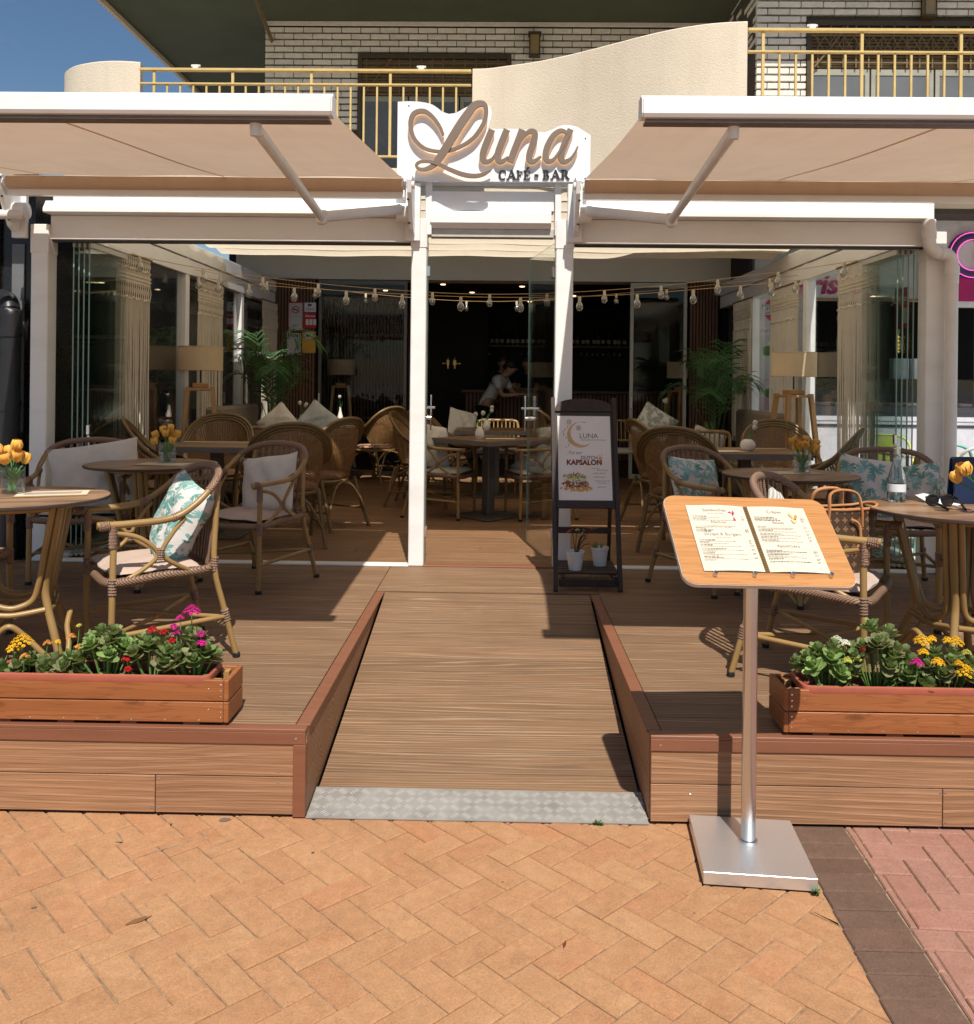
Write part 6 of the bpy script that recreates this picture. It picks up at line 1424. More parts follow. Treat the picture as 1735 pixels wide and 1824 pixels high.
# ================================================================== PALMS
def palm(label, x, y, seed, n=15, H=1.05):
    r8 = random.Random(seed); t = thing('potted_palm', label, 'plant', (x, y, DZ), 0, 'potted kentia palms')
    MB().lathe([(.14, 0), (.18, .25), (.19, .30), (.175, .30), (.17, .26), (.0, .26)], 24).build('pot', 'wall_dark', t, smooth=50)
    for k in range(5): MB().tube(spline([(r8.uniform(-.05, .05), r8.uniform(-.05, .05), .26), (r8.uniform(-.07, .07), r8.uniform(-.07, .07), .55), (r8.uniform(-.1, .1), r8.uniform(-.1, .1), .85)], 3), .011, 6).build('stem', 'stem_green', t, smooth=True)
    for k in range(n):
        a = 2.4 * k + r8.uniform(-.3, .3); rise = r8.uniform(.70, 1.22) * H; out = r8.uniform(.22, .60) * (1.15 - .35 * (k / n)); b = V(r8.uniform(-.05, .05), r8.uniform(-.05, .05), .5)
        d = V(cos(a), sin(a) * .85, 0); P = spline([b, b + d * out * .28 + V(0, 0, rise * .55), b + d * out * .7 + V(0, 0, rise * .95), b + d * out * 1.15 + V(0, 0, rise * .88)], 8); m = len(P); mb = MB(); mb.tube(P, [.006 * (1 - .7 * i / m) for i in range(m)], 5)
        for i in range(8, m):
            f = (i - 8) / (m - 8); tn = (P[min(i + 1, m - 1)] - P[i - 1]).normalized(); L = .34 * sin(pi * (.18 + .72 * f)) ** .8
            for s_ in (-1, 1):
                for hf in (0,):
                    p = P[i - 1].lerp(P[i], .5 + hf) if hf else P[i - 1].lerp(P[i], .5)
                    sd_ = tn.cross(V(0, 0, 1)).normalized() * s_; e = (sd_ * .78 + tn * .62 + V(0, 0, r8.uniform(-.05, .15))).normalized() * L * r8.uniform(.85, 1.1); w = tn * .012
                    dr = V(0, 0, -.30 * L); mid = p + e * .55 + dr * .22; tip = p + e + dr
                    up = V(0, 0, .004); mb.add([p - w * .4, p + w * .4, mid + w + up, mid - w + up, tip], [(0, 1, 2, 3), (3, 2, 4)])
        stuff(mb.build('frond', 'palm_green', t, fix=False, smooth=60))
palm('feathery potted palm against the left glass wall', -2.62, 10.35, 3, 11, 1.15); palm('feathery potted palm in front of the right back wall', 2.42, 10.35, 9, 12, 1.10)
# ================================================================== MACRAME CURTAINS
def macrame(label, X, y0, y1, zt, zb, seed, axis='y'):
    r9 = random.Random(seed); t = thing('macrame_curtain', label, 'curtain', (0, 0, 0), 0, 'cream macrame curtains')
    def P(a, off, z): return (X + off, a, z) if axis == 'y' else (a, X + off, z)
    w = y1 - y0; n = max(10, int(w / .021)); st = MB()
    for k in range(n):
        a = y0 + w * (k + .5) / n; dr = r9.uniform(-.012, .012); e = r9.uniform(.0, .12)
        st.tube([P(a, 0, zt - .36), P(a + dr * .4, r9.uniform(-.006, .006), (zt + zb) / 2), P(a + dr, r9.uniform(-.008, .008), zb + e)], r9.uniform(.0035, .0062), 5)
    stuff(st.build('hanging_strands', 'macrame', t, smooth=True))
    kn = MB()
    for row, z in enumerate((.10, .16, .19, .22, .34)):
        pts = [P(y0 + w * q / 30, .006 * sin(q * 1.9 + row), zt - z - (.035 * abs(((q / 30 * 5) % 1) - .5) if row in (0, 4) else 0)) for q in range(31)]; kn.tube(pts, .0085, 6)
    for k in range(n):
        a = y0 + w * (k + .5) / n; sft = w / n * (1 if k % 2 else -1) * 1.0
        kn.tube([P(a, 0, zt), P(a + sft, .004, zt - .06), P(a, -.004, zt - .11), P(a, 0, zt - .16), P(a, 0, zt - .22), P(a - sft, .005, zt - .28), P(a, 0, zt - .36)], .0055, 5)
    stuff(kn.build('knotted_header', 'macrame', t, smooth=True))
    MB().tube([P(y0 - .03, 0, zt + .005), P(y1 + .03, 0, zt + .005)], .011, 8).build('rod', 'shelf_wood', t, smooth=True)
macrame('cream macrame curtain nearest the left glass panels', -3.02, 7.02, 7.72, 2.60, .80, 1); macrame('cream macrame curtain behind the left floor lamp', -3.02, 8.95, 9.75, 2.60, .85, 2); macrame('cream macrame curtain at the far end of the left glass wall', -3.0, 11.3, 12.05, 2.60, .9, 3)
macrame('cream macrame curtain nearest the right glass panels', 2.87, 6.95, 7.80, 2.60, .55, 4); macrame('cream macrame curtain behind the right floor lamp', 2.87, 8.85, 9.75, 2.60, .85, 5); macrame('cream macrame curtain at the far end of the right glass wall', 2.87, 10.5, 11.3, 2.60, .9, 6)
# ================================================================== STRING LIGHTS
def bulb_mesh(sc=1.0):
    return MB().lathe([(.001, -.118 * sc), (.014 * sc, -.115 * sc), (.027 * sc, -.098 * sc), (.030 * sc, -.082 * sc), (.024 * sc, -.062 * sc), (.013 * sc, -.045 * sc)], 14, cap=False).mesh('bulb', 60)
bgm = bulb_mesh(); bgm.materials.append(MATS['bulb_glass']); skm = MB().lathe([(.013, -.046), (.014, -.012), (.010, 0)], 10).mesh('socket', 40); skm.materials.append(MATS['socket_tan'])
fim = MB().tube([(-.006, 0, -.05), (-.008, 0, -.09), (.0, .004, -.06), (.008, 0, -.09), (.006, 0, -.05)], .0012, 5).mesh('filament'); fim.materials.append(MATS['filament'])
def lights(label, pts, n, off=.5, sc=1.0):
    t = thing('string_lights', label, 'string lights', (0, 0, 0), 0, 'festoon light strings'); P = spline(pts, 10); MB().tube(P, .0028, 5).build('cable', 'wire_tan', t, smooth=True)
    d = [0]
    for i in range(1, len(P)): d.append(d[-1] + (P[i] - P[i - 1]).length)
    for k in range(n):
        s_ = d[-1] * (k + off) / n; i = max(1, next(i for i in range(len(d)) if d[i] >= s_)); f = (s_ - d[i - 1]) / (d[i] - d[i - 1]); p = P[i - 1].lerp(P[i], f)
        b_ = put('bulb', bgm, t, tuple(p + V(0, 0, -.002)), (0, 0, k), sc); put('socket', skm, b_); put('filament', fim, b_)
lights('festoon string sagging nearest across the terrace front', [(-3.02, 8.7, 2.60), (-2.3, 7.9, 2.44), (-1.3, 7.5, 2.34), (-.15, 7.35, 2.285), (.9, 7.45, 2.32), (1.95, 7.7, 2.43), (2.87, 8.6, 2.60)], 14)
lights('festoon string with large bulbs hanging across the middle', [(-3.02, 6.9, 2.58), (-2.4, 7.5, 2.50), (-1.4, 8.3, 2.46), (-.15, 8.5, 2.42), (1.1, 8.3, 2.46), (2.2, 7.5, 2.52), (2.87, 6.9, 2.58)], 13, .45)
lights('festoon string farthest back under the cloth roof', [(-3.0, 8.8, 2.66), (-2.0, 9.9, 2.60), (-.2, 10.4, 2.52), (1.5, 9.9, 2.60), (2.85, 8.8, 2.66)], 12)
# ================================================================== CAFE INTERIOR
shell = thing('cafe_interior', 'dark cafe room seen through the open back of the terrace', 'room', (0, 12.3, DZ))
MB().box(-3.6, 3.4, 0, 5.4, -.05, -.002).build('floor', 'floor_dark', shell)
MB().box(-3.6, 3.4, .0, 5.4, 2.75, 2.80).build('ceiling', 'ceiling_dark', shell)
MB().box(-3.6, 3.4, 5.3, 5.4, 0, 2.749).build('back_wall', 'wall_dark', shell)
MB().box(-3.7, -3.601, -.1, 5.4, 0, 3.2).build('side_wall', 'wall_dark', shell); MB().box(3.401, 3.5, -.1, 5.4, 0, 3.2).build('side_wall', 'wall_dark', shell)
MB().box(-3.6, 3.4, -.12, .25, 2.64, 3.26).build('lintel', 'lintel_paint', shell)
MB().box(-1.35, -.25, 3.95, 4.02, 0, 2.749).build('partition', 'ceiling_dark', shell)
for x, y in ((-.9, 1.4), (-.5, 2.6), (.3, 1.6), (1.2, 3.0), (.5, 4.2), (-1.9, 2.4)): MB().lathe([(.0, 2.738), (.035, 2.738), (.04, 2.7485), (0, 2.749)], 12, M=RM((x, y, 0))).build('ceiling_spot', 'spot_glow', shell)
def slats(name, label, X0, X1, Y, z0, z1, pitch=.042):
    t = thing(name, label, 'wall panel', (X0, Y, z0), 0, 'slatted timber wall panels')
    MB().box(0, X1 - X0, .02, .05, 0, z1 - z0).build('backing', 'slat_back', t); mb = MB(); x = .01
    while x < X1 - X0 - .02: mb.box(x, x + .026, 0, .0195, 0, z1 - z0); x += pitch
    stuff(mb.build('slats', 'slat_wood', t)); return t
slats('slat_wall', 'slatted timber panel carrying the notices, left of the sliding door', -3.06, -2.50, 12.14, DZ, 2.96)
slats('slat_wall', 'slatted timber panel at the right end of the back wall', 2.50, 2.90, 12.14, DZ, 2.96)
slats('slat_wall', 'slatted timber wall deep in the dark room on the left', -3.55, -1.36, 16.2, DZ, 3.06, .06)
# sliding doors
def slider(x0, x1, label, fm='alu_frame'):
    t = thing('sliding_door', label, 'door', (x0, 12.22, DZ), 0, 'glass sliding doors at the back'); w = x1 - x0
    MB().box(0, .045, -.02, .02, 0, 2.63, .003).box(w - .045, w, -.02, .02, 0, 2.63, .003).box(.0455, w - .0455, -.02, .02, 0, .06).box(.0455, w - .0455, -.02, .02, 2.57, 2.63).build('frame', fm, t)
    MB().box(.0456, w - .0456, -.004, .004, .061, 2.569).build('pane', 'dark_glass', t); MB().box(.012, .03, -.05, -.021, .95, 1.10, .003).build('handle', 'white_metal', t)
slider(-2.48, -1.28, 'glass sliding door left of the back opening', 'table_post'); slider(1.72, 2.48, 'white-framed glass sliding door right of the back opening')
def notice(label, x0, y0, x1, y1, m, fn=None):
    t = thing('wall_notice', label, 'notice', (x0, 12.125, y0), 0, 'notices on the slatted wall'); MB().box(0, x1 - x0, 0, .006, 0, y1 - y0).build('sheet', m, t)
    if fn: fn(t, x1 - x0, y1 - y0)
def rect(t, x0, x1, z0, z1, m, nm='print', d=-.0012): MB().box(x0, x1, d, -.0002, z0, z1).build(nm, m, t)
def n1_(t, w, h):
    for a, b, c, d in ((0, w, 0, .012), (0, w, h - .012, h), (0, .012, .0121, h - .0121), (w - .012, w, .0121, h - .0121)): rect(t, a, b, c, d, 'notice_red')
    MB().tube([(w / 2 + .045 * cos(a), -.004, h * .74 + .045 * sin(a)) for a in [2 * pi * k / 20 for k in range(20)]], .006, 5, closed=True).build('no_smoking_ring', 'notice_red', t); MB().tube([(w / 2 - .032, -.004, h * .74 + .032), (w / 2 + .032, -.004, h * .74 - .032)], .005, 5).build('no_smoking_bar', 'notice_red', t)
    rect(t, w / 2 - .035, w / 2 + .03, h * .74 - .006, h * .74 + .006, 'ink'); rect(t, .03, w - .03, h * .50, h * .515, 'ink_soft')
def n2_(t, w, h): rect(t, w * .3, w * .62, h * .62, h * .88, 'ink'); text('print', 'Dipsi', .05, 'ink', t, (.02, -.0015, h * .2), shear=.3)
def n3_(t, w, h): text('print', 'Alarma', .047, 'paper_white', t, (.010, -.0015, h * .72), bold=.001); [rect(t, a, a + .04, h * .2, h * .58, 'paper_white') for a in (.02, .07, .12)]
def n4_(t, w, h): rect(t, .03, w - .03, h * .66, h * .95, 'notice_grey'); MB().box(.05, .10, -.003, -.0014, h * .75, h * .85).build('print', 'ink', t)
def n5_(t, w, h): [rect(t, .01 + k * .03, .03 + k * .03, h - .05, h - .01, 'ink') for k in range(6)]; rect(t, w * .4, w * .5, h * .3, h * .6, 'print_peach')
notice('white no-smoking notice with red border on the slatted wall', -2.875, 2.255, -2.670, 2.640, 'notice_grey', n1_); notice('small white sticker with handwriting above the red alarm sticker', -2.655, 2.51, -2.50, 2.635, 'paper_white', n2_)
notice('red alarm sticker with white print on the slatted wall', -2.655, 2.295, -2.50, 2.50, 'notice_red', n3_); notice('yellow camera warning sticker on the slatted wall', -2.68, 1.96, -2.50, 2.25, 'notice_yellow', n4_); notice('white flyer with faded drawing at the lower left of the notices', -2.885, 1.935, -2.70, 2.225, 'notice_grey', n5_)
# washroom symbols
ws = thing('washroom_sign', 'small gold man and woman washroom symbols on the dark partition', 'sign', (-.90, 16.22, 1.90))
for s, sk in ((-1, 0), (1, 1)):
    x = s * .06; MB().ball((x, -.02, .115), .018, 10, 7).build('head', 'gold_sign', ws); MB().prism([(x - .022, .085), (x + .022, .085), (x + (.032 if sk else .02), .0), (x + .012, -.01), (x + .012, -.07), (x - .012, -.07), (x - .012, -.01), (x - (.032 if sk else .02), .0)][::-1], -.03, -.01, 'y').build('figure', 'gold_sign', ws)
    MB().prism([(s * .10, .025), (s * .14, .025), (s * .14, .035), (s * .17, .02), (s * .14, .005), (s * .14, .015), (s * .10, .015)], -.03, -.01, 'y').build('arrow', 'gold_sign', ws)
# bar counter, shelves, bottles
bar = thing('bar_counter', 'dark wooden bar counter with slatted front at the back of the room', 'bar', (.9, 15.0, DZ))
MB().box(-1.55, 2.1, -.32, .32, 1.10, 1.15, .004).build('counter_top', 'bar_wood', bar); MB().box(-1.48, 2.1, -.22, .3, 0, 1.099).build('body', 'slat_back', bar); mb = MB()
for k in range(58): mb.box(-1.48 + k * .061, -1.44 + k * .061, -.245, -.2205, .02, 1.09)
stuff(mb.build('front_slats', 'slat_wood', bar))
for k in range(2):
    sh = tag(MB().box(-.45 + k * 1.55, .85 + k * 1.55, 17.25, 17.58, 2.27, 2.30).build('wall_shelf', 'shelf_wood'), ('back bar shelf of bottles on the left, behind the staff', 'back bar shelf of bottles on the right, beside the white post')[k], 'shelf')
bt = MB().lathe([(.036, 0), (.038, .01), (.038, .17), (.03, .20), (.014, .235), (.014, .29)], 12).mesh('bottle', 40); lb = MB().lathe([(.0385, .05), (.0385, .12)], 12, cap=False).mesh('label')
lb.materials.append(MATS['bottle_label']); bms = []
for m in ('bottle_dark', 'bottle_amber'): d = bt.copy(); d.materials.append(MATS[m]); bms.append(d)
for k in range(2):
    for i in range(13):
        x = -.40 + k * 1.55 + i * .10 + rng.uniform(-.015, .015); o = put('bottle', bms[i % 2], None, (x, 17.40 + rng.uniform(-.05, .05), 2.301)); put('label', lb, o)
        tag(o, ('bottle in the dim row on the back bar shelf behind the staff', 'bottle in the dim row on the back bar shelf beside the white post')[k], 'bottle', ('bottles behind the staff', 'bottles beside the post')[k])
wg = MB().lathe([(.03, 0), (.03, -.004), (.004, -.01), (.004, -.07), (.03, -.10), (.034, -.13), (.028, -.16)], 12, cap=False).mesh('wine_glass', 50); wg.materials.append(MATS['glass_clear'])
for k in range(2):
    for i in range(11): tag(put('wine_glass', wg, None, (-.35 + k * 1.55 + i * .105, 17.35, 2.268)), ('stemmed glass hanging under the bottle shelf behind the staff', 'stemmed glass hanging under the bottle shelf beside the white post')[k], 'wine glass', ('hanging glasses behind the staff', 'hanging glasses beside the post')[k])
# --- staff behind the bar
def skin(name, joints, bones, m, parent, sub=2):
    me = bpy.data.meshes.new(name); me.from_pydata([j[0] for j in joints], bones, []); o = bpy.data.objects.new(name, me); COL.objects.link(o)
    o.modifiers.new('s', 'SKIN'); o.modifiers.new('b', 'SUBSURF').levels = sub
    for i, sv in enumerate(me.skin_vertices[0].data): r = joints[i][1]; sv.radius = r if isinstance(r, tuple) else (r, r)
    me.skin_vertices[0].data[0].use_root = True
    dg = bpy.context.evaluated_depsgraph_get(); nm = bpy.data.meshes.new_from_object(o.evaluated_get(dg)); bpy.data.objects.remove(o); bpy.data.meshes.remove(me)
    nm.shade_smooth(); nm.materials.clear(); nm.materials.append(MATS[m]); return put(name, nm, parent)
def person(label, loc, rz, lean, shirt, armf, seed, pants='apron_black'):
    t = thing('person', label, 'person', loc, rz); c, s_ = cos(lean), sin(lean)
    def T(x, y, z): dz = z - .95; return (x, y - s_ * dz, .95 + c * dz) if z > .95 else (x, y, z)
    J = [(T(0, 0, .95), (.14, .10)), (T(0, 0, 1.12), (.125, .09)), (T(0, 0, 1.30), (.15, .10)), (T(0, 0, 1.42), (.10, .075)), (T(0, -.01, 1.47), .055), (T(0, -.03, 1.52), .064), (T(0, -.05, 1.60), (.080, .092)), (T(0, -.04, 1.68), (.068, .082))]
    Bn = [(0, 1), (1, 2), (2, 3), (3, 4), (4, 5), (5, 6), (6, 7)]
    for e in (-1, 1):
        b0 = len(J); el = armf if e > 0 else armf * .8
        sh = V(*T(e * .175, 0, 1.39)); eb = sh + V(e * .05, -.12 * el, -.24); wr = eb + V(-e * .06, -.24 * el, .02 - .16 * (1 - min(1, el))); hd = wr + (wr - eb).normalized() * .08
        J += [(tuple(sh), .055), (tuple(eb), .040), (tuple(wr), .028), (tuple(hd), (.036, .018))]; Bn += [(3, b0), (b0, b0 + 1), (b0 + 1, b0 + 2), (b0 + 2, b0 + 3)]
        dr = (wr - eb).normalized(); sd_ = dr.cross(V(0, 0, 1)).normalized()
        for k, (o_, L) in enumerate(((-.027, .055), (-.009, .068), (.009, .064), (.026, .048))): J.append((tuple(hd + sd_ * o_ + dr * L * .55), .0095)); J.append((tuple(hd + sd_ * o_ + dr * L * .85 + V(0, 0, -.018)), .008)); Bn += [(b0 + 3, len(J) - 2), (len(J) - 2, len(J) - 1)]
        J.append((tuple(wr + dr * .03 + sd_ * -e * .045), .011)); J.append((tuple(wr + dr * .065 + sd_ * -e * .05), .009)); Bn += [(b0 + 2, len(J) - 2), (len(J) - 2, len(J) - 1)]
        l0 = len(J); J += [(T(e * .095, 0, .88), .09), (T(e * .10, -.01, .50), .058), (T(e * .10, .02, .09), .04), (T(e * .10, -.10, .03), (.042, .028))]; Bn += [(0, l0), (l0, l0 + 1), (l0 + 1, l0 + 2), (l0 + 2, l0 + 3)]
    skin('body', J, Bn, 'skin', t)
    JS = [(T(0, 0, .86), (.16, .122)), (T(0, 0, .95), (.158, .118)), (T(0, 0, 1.12), (.142, .105)), (T(0, 0, 1.30), (.168, .116)), (T(0, 0, 1.43), (.11, .085))]; BS = [(0, 1), (1, 2), (2, 3), (3, 4)]
    for e in (-1, 1):
        b0 = len(JS); el = armf if e > 0 else armf * .8; sh = V(*T(e * .178, 0, 1.39)); eb = sh + V(e * .05, -.12 * el, -.24); JS += [(tuple(sh), .070), (tuple(sh.lerp(eb, .6)), .064)]; BS += [(4, b0), (b0, b0 + 1)]
    skin('shirt', JS, BS, shirt, t)
    JT = [(T(0, 0, .96), (.160, .118))]; BT = []
    for e in (-1, 1): l0 = len(JT); JT += [(T(e * .095, 0, .86), .108), (T(e * .10, -.01, .50), .076), (T(e * .10, .02, .10), .060)]; BT += [(0, l0), (l0, l0 + 1), (l0 + 1, l0 + 2)]
    skin('trousers', JT, BT, pants, t)
    hd = V(*T(0, -.03, 1.66)); fc = V(*T(0, -.10, 1.605)); fw = (fc - V(*T(0, -.03, 1.605))).normalized()
    MB().ball(tuple(hd + V(0, .022, .018)), (.092, .104, .092), 14, 10).ball(tuple(hd + V(0, .11, -.01)), (.045, .05, .045), 10, 7).build('hair', 'hair_dark', t, smooth=True)
    MB().ball(tuple(fc + fw * .035 + V(0, 0, -.005)), (.012, .022, .018), 8, 6).build('nose', 'skin', t, smooth=True)
    for e in (-1, 1): MB().ball(tuple(fc + V(e * .03, -.012, .018)), (.012, .010, .008), 8, 6).build('eye', 'hair_dark', t, smooth=True); MB().ball(tuple(V(*T(e * .083, -.03, 1.605))), (.012, .022, .03), 8, 6).build('ear', 'skin', t, smooth=True)
    MB().ball(tuple(fc + V(0, -.012, -.045)), (.024, .010, .006), 8, 6).build('mouth', 'print_brown', t, smooth=True)
    return t
person('person in white top and dark apron leaning over the bar', (-.25, 14.35, DZ), radians(68), .62, 'shirt_white', 1.25, 1)
person('person in black standing behind the leaning person', (-.02, 15.65, DZ), radians(20), .15, 'shirt_black', .7, 2)
person('person in black with raised forearms at the bar on the right', (.55, 15.7, DZ), radians(-40), .22, 'shirt_black', 1.1, 3)

# ================================================================== LEFT NEIGHBOUR
nb = thing('black_shopfront', 'black neighbouring shopfront at the left picture edge', 'shopfront', (-3.36, 6.46, 0))
MB().box(-3.2, 0, .0, 6.0, 0, 3.05).build('wall', 'black_wall', nb); MB().box(-.32, -.24, -.03, -.001, .3, 3.0, .004).build('pilaster', 'black_wall', nb); MB().box(-3.2, .02, -.35, -.001, 2.92, 3.08).build('fascia', 'black_metal', nb)
MB().box(-.16, -.07, -.012, -.001, 1.2, 2.55).build('window_strip', 'pane_grey', nb)
dp = thing('black_downpipe', 'thick black plastic downpipe beside the left corner post', 'pipe', (-3.465, 6.34, 0))
MB().tube(spline([(0, 0, .0), (0, 0, 1.0), (0, 0, 1.95), (-.015, .01, 2.06), (-.05, .05, 2.13), (-.12, .09, 2.16)], 5), .068, 16).build('pipe', 'dark_plastic', dp, smooth=True)
for z in (1.36, 1.88): MB().tube([(0, 0, z), (0, 0, z + .07)], .076, 16).build('pipe_collar', 'dark_plastic', dp, smooth=True)
# white downpipe on the right corner post
wp = thing('white_downpipe', 'white downpipe with two elbows in front of the right corner post', 'pipe', (0, 6.19, 0))
MB().tube(spline([(2.885, 0, 2.73), (2.885, 0, 2.62), (2.89, -.01, 2.545), (2.93, -.015, 2.505), (2.985, -.012, 2.50), (3.03, 0, 2.47), (3.042, 0, 2.40), (3.042, 0, 2.30)], 6), .043, 18).build('elbow', 'white_plastic', wp, smooth=True)
MB().tube([(3.042, 0, DZ), (3.042, 0, 2.31)], .0405, 18).build('pipe', 'white_plastic', wp, smooth=True)
for a, b in (((2.885, 0, 2.60), (2.885, 0, 2.66)), ((2.955, -.014, 2.5015), (2.965, -.014, 2.5015)), ((3.042, 0, 2.36), (3.042, 0, 2.42))): MB().tube([a, b], .0475, 18).build('pipe_collar', 'white_plastic', wp, smooth=True)

# ================================================================== RIGHT NEIGHBOUR: ICE CREAM SHOP
struct(MB().box(3.05, 9, 5.9, 14, .0, .31).build('side_terrace', 'far_wall'))
shp = thing('ice_cream_shop', 'ice cream shopfront seen through the right glass wall', 'shopfront', (3.1, 11.2, .31))
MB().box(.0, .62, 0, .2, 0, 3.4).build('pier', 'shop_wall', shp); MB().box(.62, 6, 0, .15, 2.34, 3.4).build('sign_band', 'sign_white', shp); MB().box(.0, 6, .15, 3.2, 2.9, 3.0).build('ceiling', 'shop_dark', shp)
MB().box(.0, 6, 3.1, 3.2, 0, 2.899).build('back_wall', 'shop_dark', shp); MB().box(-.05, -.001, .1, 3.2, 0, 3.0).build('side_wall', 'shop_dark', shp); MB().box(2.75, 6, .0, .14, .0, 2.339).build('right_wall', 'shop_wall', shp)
MB().box(.62, 6, -.02, -.001, 2.335, 2.365).build('light_strip', 'lamp_wood', shp); MB().box(.62, 6, -.015, -.001, 2.56, 2.68).build('magenta_band', 'magenta', shp) if False else None
me = text_mesh('Frisco', .34, .006, bold=.008, shear=.25); me.materials.clear(); me.materials.append(MATS['magenta']); put('lettering', me, shp, (.50, -.012, 2.42), (pi / 2, 0, 0))
gs = thing('neon_sign', 'round shop sign with magenta neon letter G at the right picture edge', 'sign', (5.62, 11.0, 3.18))
MB().box(-.55, 1.8, .0, .1, -.62, .45).build('board', 'sign_white', gs); MB().box(-.55, 1.8, -.012, -.0005, -.55, -.26).build('magenta_band', 'magenta', gs)
G_ = [(.23 * cos(a), -.03, .23 * sin(a)) for a in [radians(48 + k * 300 / 24) for k in range(25)]] + [(.23, -.03, 0), (.06, -.03, 0)]
MB().tube([(x * 1.0, -.02, z) for x, _, z in G_], .052, 8, flat=1).build('letter_channel', 'logo_ink', gs, smooth=True); [MB().tube([(x * q, -.066, z * q) for x, _, z in G_], .006, 6).build('neon_tube', 'neon_pink', gs, smooth=True) for q in (1.17, .80)]
# counter with glass display
ct = thing('display_counter', 'white ice cream display counter with glass top behind the right glass', 'counter', (4.45, 10.55, .31))
MB().box(-.95, .95, -.3, .3, 0, .90).build('body', 'counter_white', ct); MB().box(-.95, .95, -.31, -.3005, .83, .86).build('shadow_line', 'counter_dark', ct); MB().box(-.95, .95, -.31, .3, .901, .95).build('ledge', 'counter_white', ct)
MB().box(-.93, .93, -.29, .28, .951, 1.06).build('tubs', 'counter_dark', ct); MB().box(-.95, .95, -.3, -.292, 1.0, 1.36).build('front_pane', 'shop_glass', ct); MB().box(-.95, .95, -.3, .2, 1.361, 1.372).build('top_pane', 'shop_glass', ct)
for k in range(9): MB().box(-.88 + k * .2, -.74 + k * .2, -.25, .2, 1.061, 1.10, .01).build('ice_cream_tub', ('banner_pink', 'paper', 'counter_white', 'food_cheese')[k % 4], ct)
for k, x in enumerate((4.62, 4.86)): tag(MB().box(-.09, .09, -.06, .06, 0, .24, .005).build('paper_box', 'tissue_box', None, (x, 10.62, 1.683)), ('pale box on the ice cream counter, left of the pair', 'pale box on the ice cream counter, right of the pair')[k], 'box')
def pendant(label, x, y, zb):
    t = thing('rope_pendant', label, 'lamp', (x, y, zb), 0, 'rope pendant lamps'); MB().tube(spline([(0, 0, .95), (.02, 0, .7), (-.02, 0, .5), (.03, .01, .42), (-.02, 0, .36), (0, 0, .26), (0, 0, .19)], 5), .016, 7).build('rope', 'rope', t, smooth=True)
    MB().lathe([(.02, .16), (.022, .22), (.01, .23)], 10).build('socket', 'rope', t); MB().tube([(.018 * (1 if k % 2 else -1), 0, .15 - k * .022) for k in range(10)], .005, 5).build('zigzag_filament', 'filament_glow', t); MB().ball((0, 0, .05), (.04, .04, .12), 12, 9).build('bulb', 'bulb_glass', t, smooth=True)
pendant('rope pendant with glowing zigzag filament, left one beyond the right glass', 3.98, 10.75, 2.05); pendant('rope pendant with glowing zigzag filament, right one beyond the right glass', 4.66, 10.75, 2.05)
# banner
bn = thing('gelato_banner', 'tall printed gelato banner beyond the right glass wall', 'banner', (3.12, 11.05, 1.15)); MB().box(0, .42, 0, .01, 0, 1.55).build('sheet', 'banner', bn); MB().box(0, .42, -.003, -.0005, 0, .30).build('pink_panel', 'banner_pink', bn); MB().box(.0, .42, -.003, -.0005, 1.05, 1.55).build('top_panel', 'sign_white', bn)
MB().prism([(.21 + .17 * cos(a), 1.36 + .15 * sin(a)) for a in [2 * pi * k / 24 for k in range(24)]][::-1], -.006, -.0032, 'y').build('logo_disc', 'logo_red', bn); MB().box(.02, .40, -.008, -.0062, 1.30, 1.425).build('logo_band', 'sign_white', bn)
text('print', 'MilkBar', .085, 'logo_ink', bn, (.02, -.0085, 1.37)); text('print', 'Gelato', .085, 'logo_ink', bn, (.05, -.0085, 1.31)); text('print', 'For Full Milk', .06, 'logo_red', bn, (.02, -.0035, 1.09))
for k, (x, z) in enumerate(((.12, .86), (.3, .6), (.15, .35), (.3, .95))): MB().prism([(x + .09 * cos(a) * (1 + .2 * cos(3 * a)), z + .06 * sin(a)) for a in [2 * pi * q / 14 for q in range(14)]][::-1], -.004, -.0012 + -.0002 * k, 'y').build('print_leaf', 'leaf_print_green', bn)
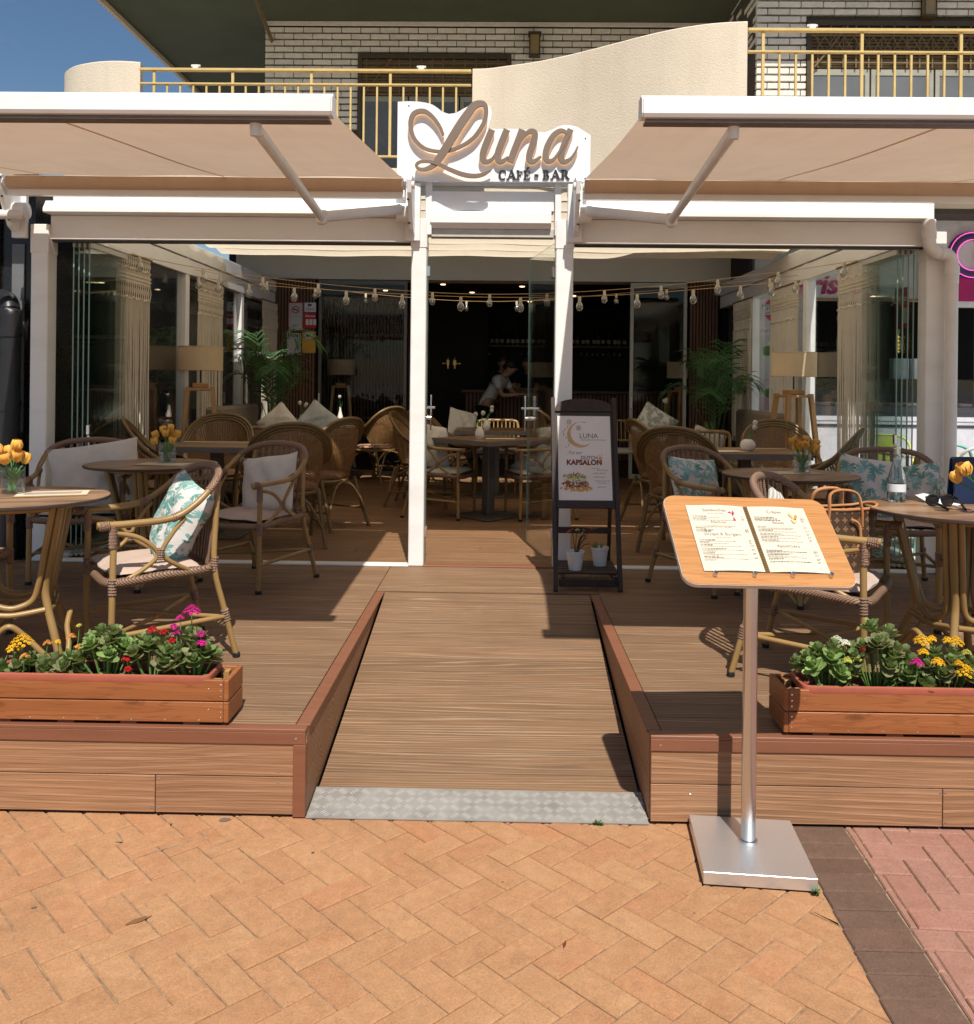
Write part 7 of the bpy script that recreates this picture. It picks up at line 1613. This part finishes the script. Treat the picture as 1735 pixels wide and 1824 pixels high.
# red alarm sticker on the folded glass
st = thing('alarm_sticker', 'red alarm sticker on the folded glass at the right corner', 'sticker', (2.925, 6.80, 2.02), -pi / 2); MB().box(0, .23, -.002, 0, 0, .30).build('sheet', 'notice_red', st) ; text('print', 'Alarma', .062, 'paper_white', st, (.01, -.003, .20), bold=.001); MB().box(.03, .11, -.003, -.0021, .04, .15).build('print', 'ink', st); MB().box(.13, .20, -.003, -.0021, .04, .15).build('print', 'paper_white', st)
# metal bistro chairs and table
def bistro(label, x, y, rz, m):
    t = thing('metal_chair', label, 'chair', (x, y, .31), rz, 'coloured metal bistro chairs')
    MB().tube(spline([(.19, .05, .62), (.20, .14, .70), (.175, .19, .80), (.10, .215, .845), (0, .22, .85), (-.10, .215, .845), (-.175, .19, .80), (-.20, .14, .70), (-.19, .05, .62), (-.19, -.02, .45)], 5), .012, 8).build('back_hoop', m, t, smooth=True); MB().tube([(.19, .05, .62), (.19, -.02, .45)], .012, 8).build('arm', m, t, smooth=True)
    MB().grid(lambda u, v: ((u - .5) * .15, .195 + .022 * v - .01 * sin(pi * u), .45 + .385 * v), 6, 6).build('back_splat', m, t, smooth=70); MB().box(-.19, .19, -.19, .19, .445, .462, .008).build('seat', m, t)
    for a in (-1, 1):
        for b in (-1, 1): MB().tube([(a * .16, b * .16, .444), (a * .21, b * .21, 0)], [.02, .012], 8).build('leg', m, t, smooth=True)
BC = bistro('lime yellow metal chair beyond the right glass', 3.42, 8.0, face(-.2, -1), 'chair_lime'); bistro('mint metal chair nearest the right glass', 3.42, 7.15, face(.2, 1), 'chair_mint'); bistro('white metal chair beside the mint one', 3.62, 6.85, face(.3, 1), 'chair_white'); bistro('mint metal chair half hidden behind the white downpipe', 3.78, 7.05, face(-.6, .6), 'chair_mint')
mt = thing('metal_table', 'grey metal table between the coloured chairs beyond the right glass', 'table', (3.50, 7.55, .31)); MB().box(-.34, .34, -.30, .30, .72, .745, .006).build('table_top', 'alu_frame', mt); MB().tube([(0, 0, .0), (0, 0, .719)], .03, 10).lathe([(.22, 0), (.22, .015), (.03, .03)], 20).build('pedestal', 'alu_frame', mt, smooth=True)
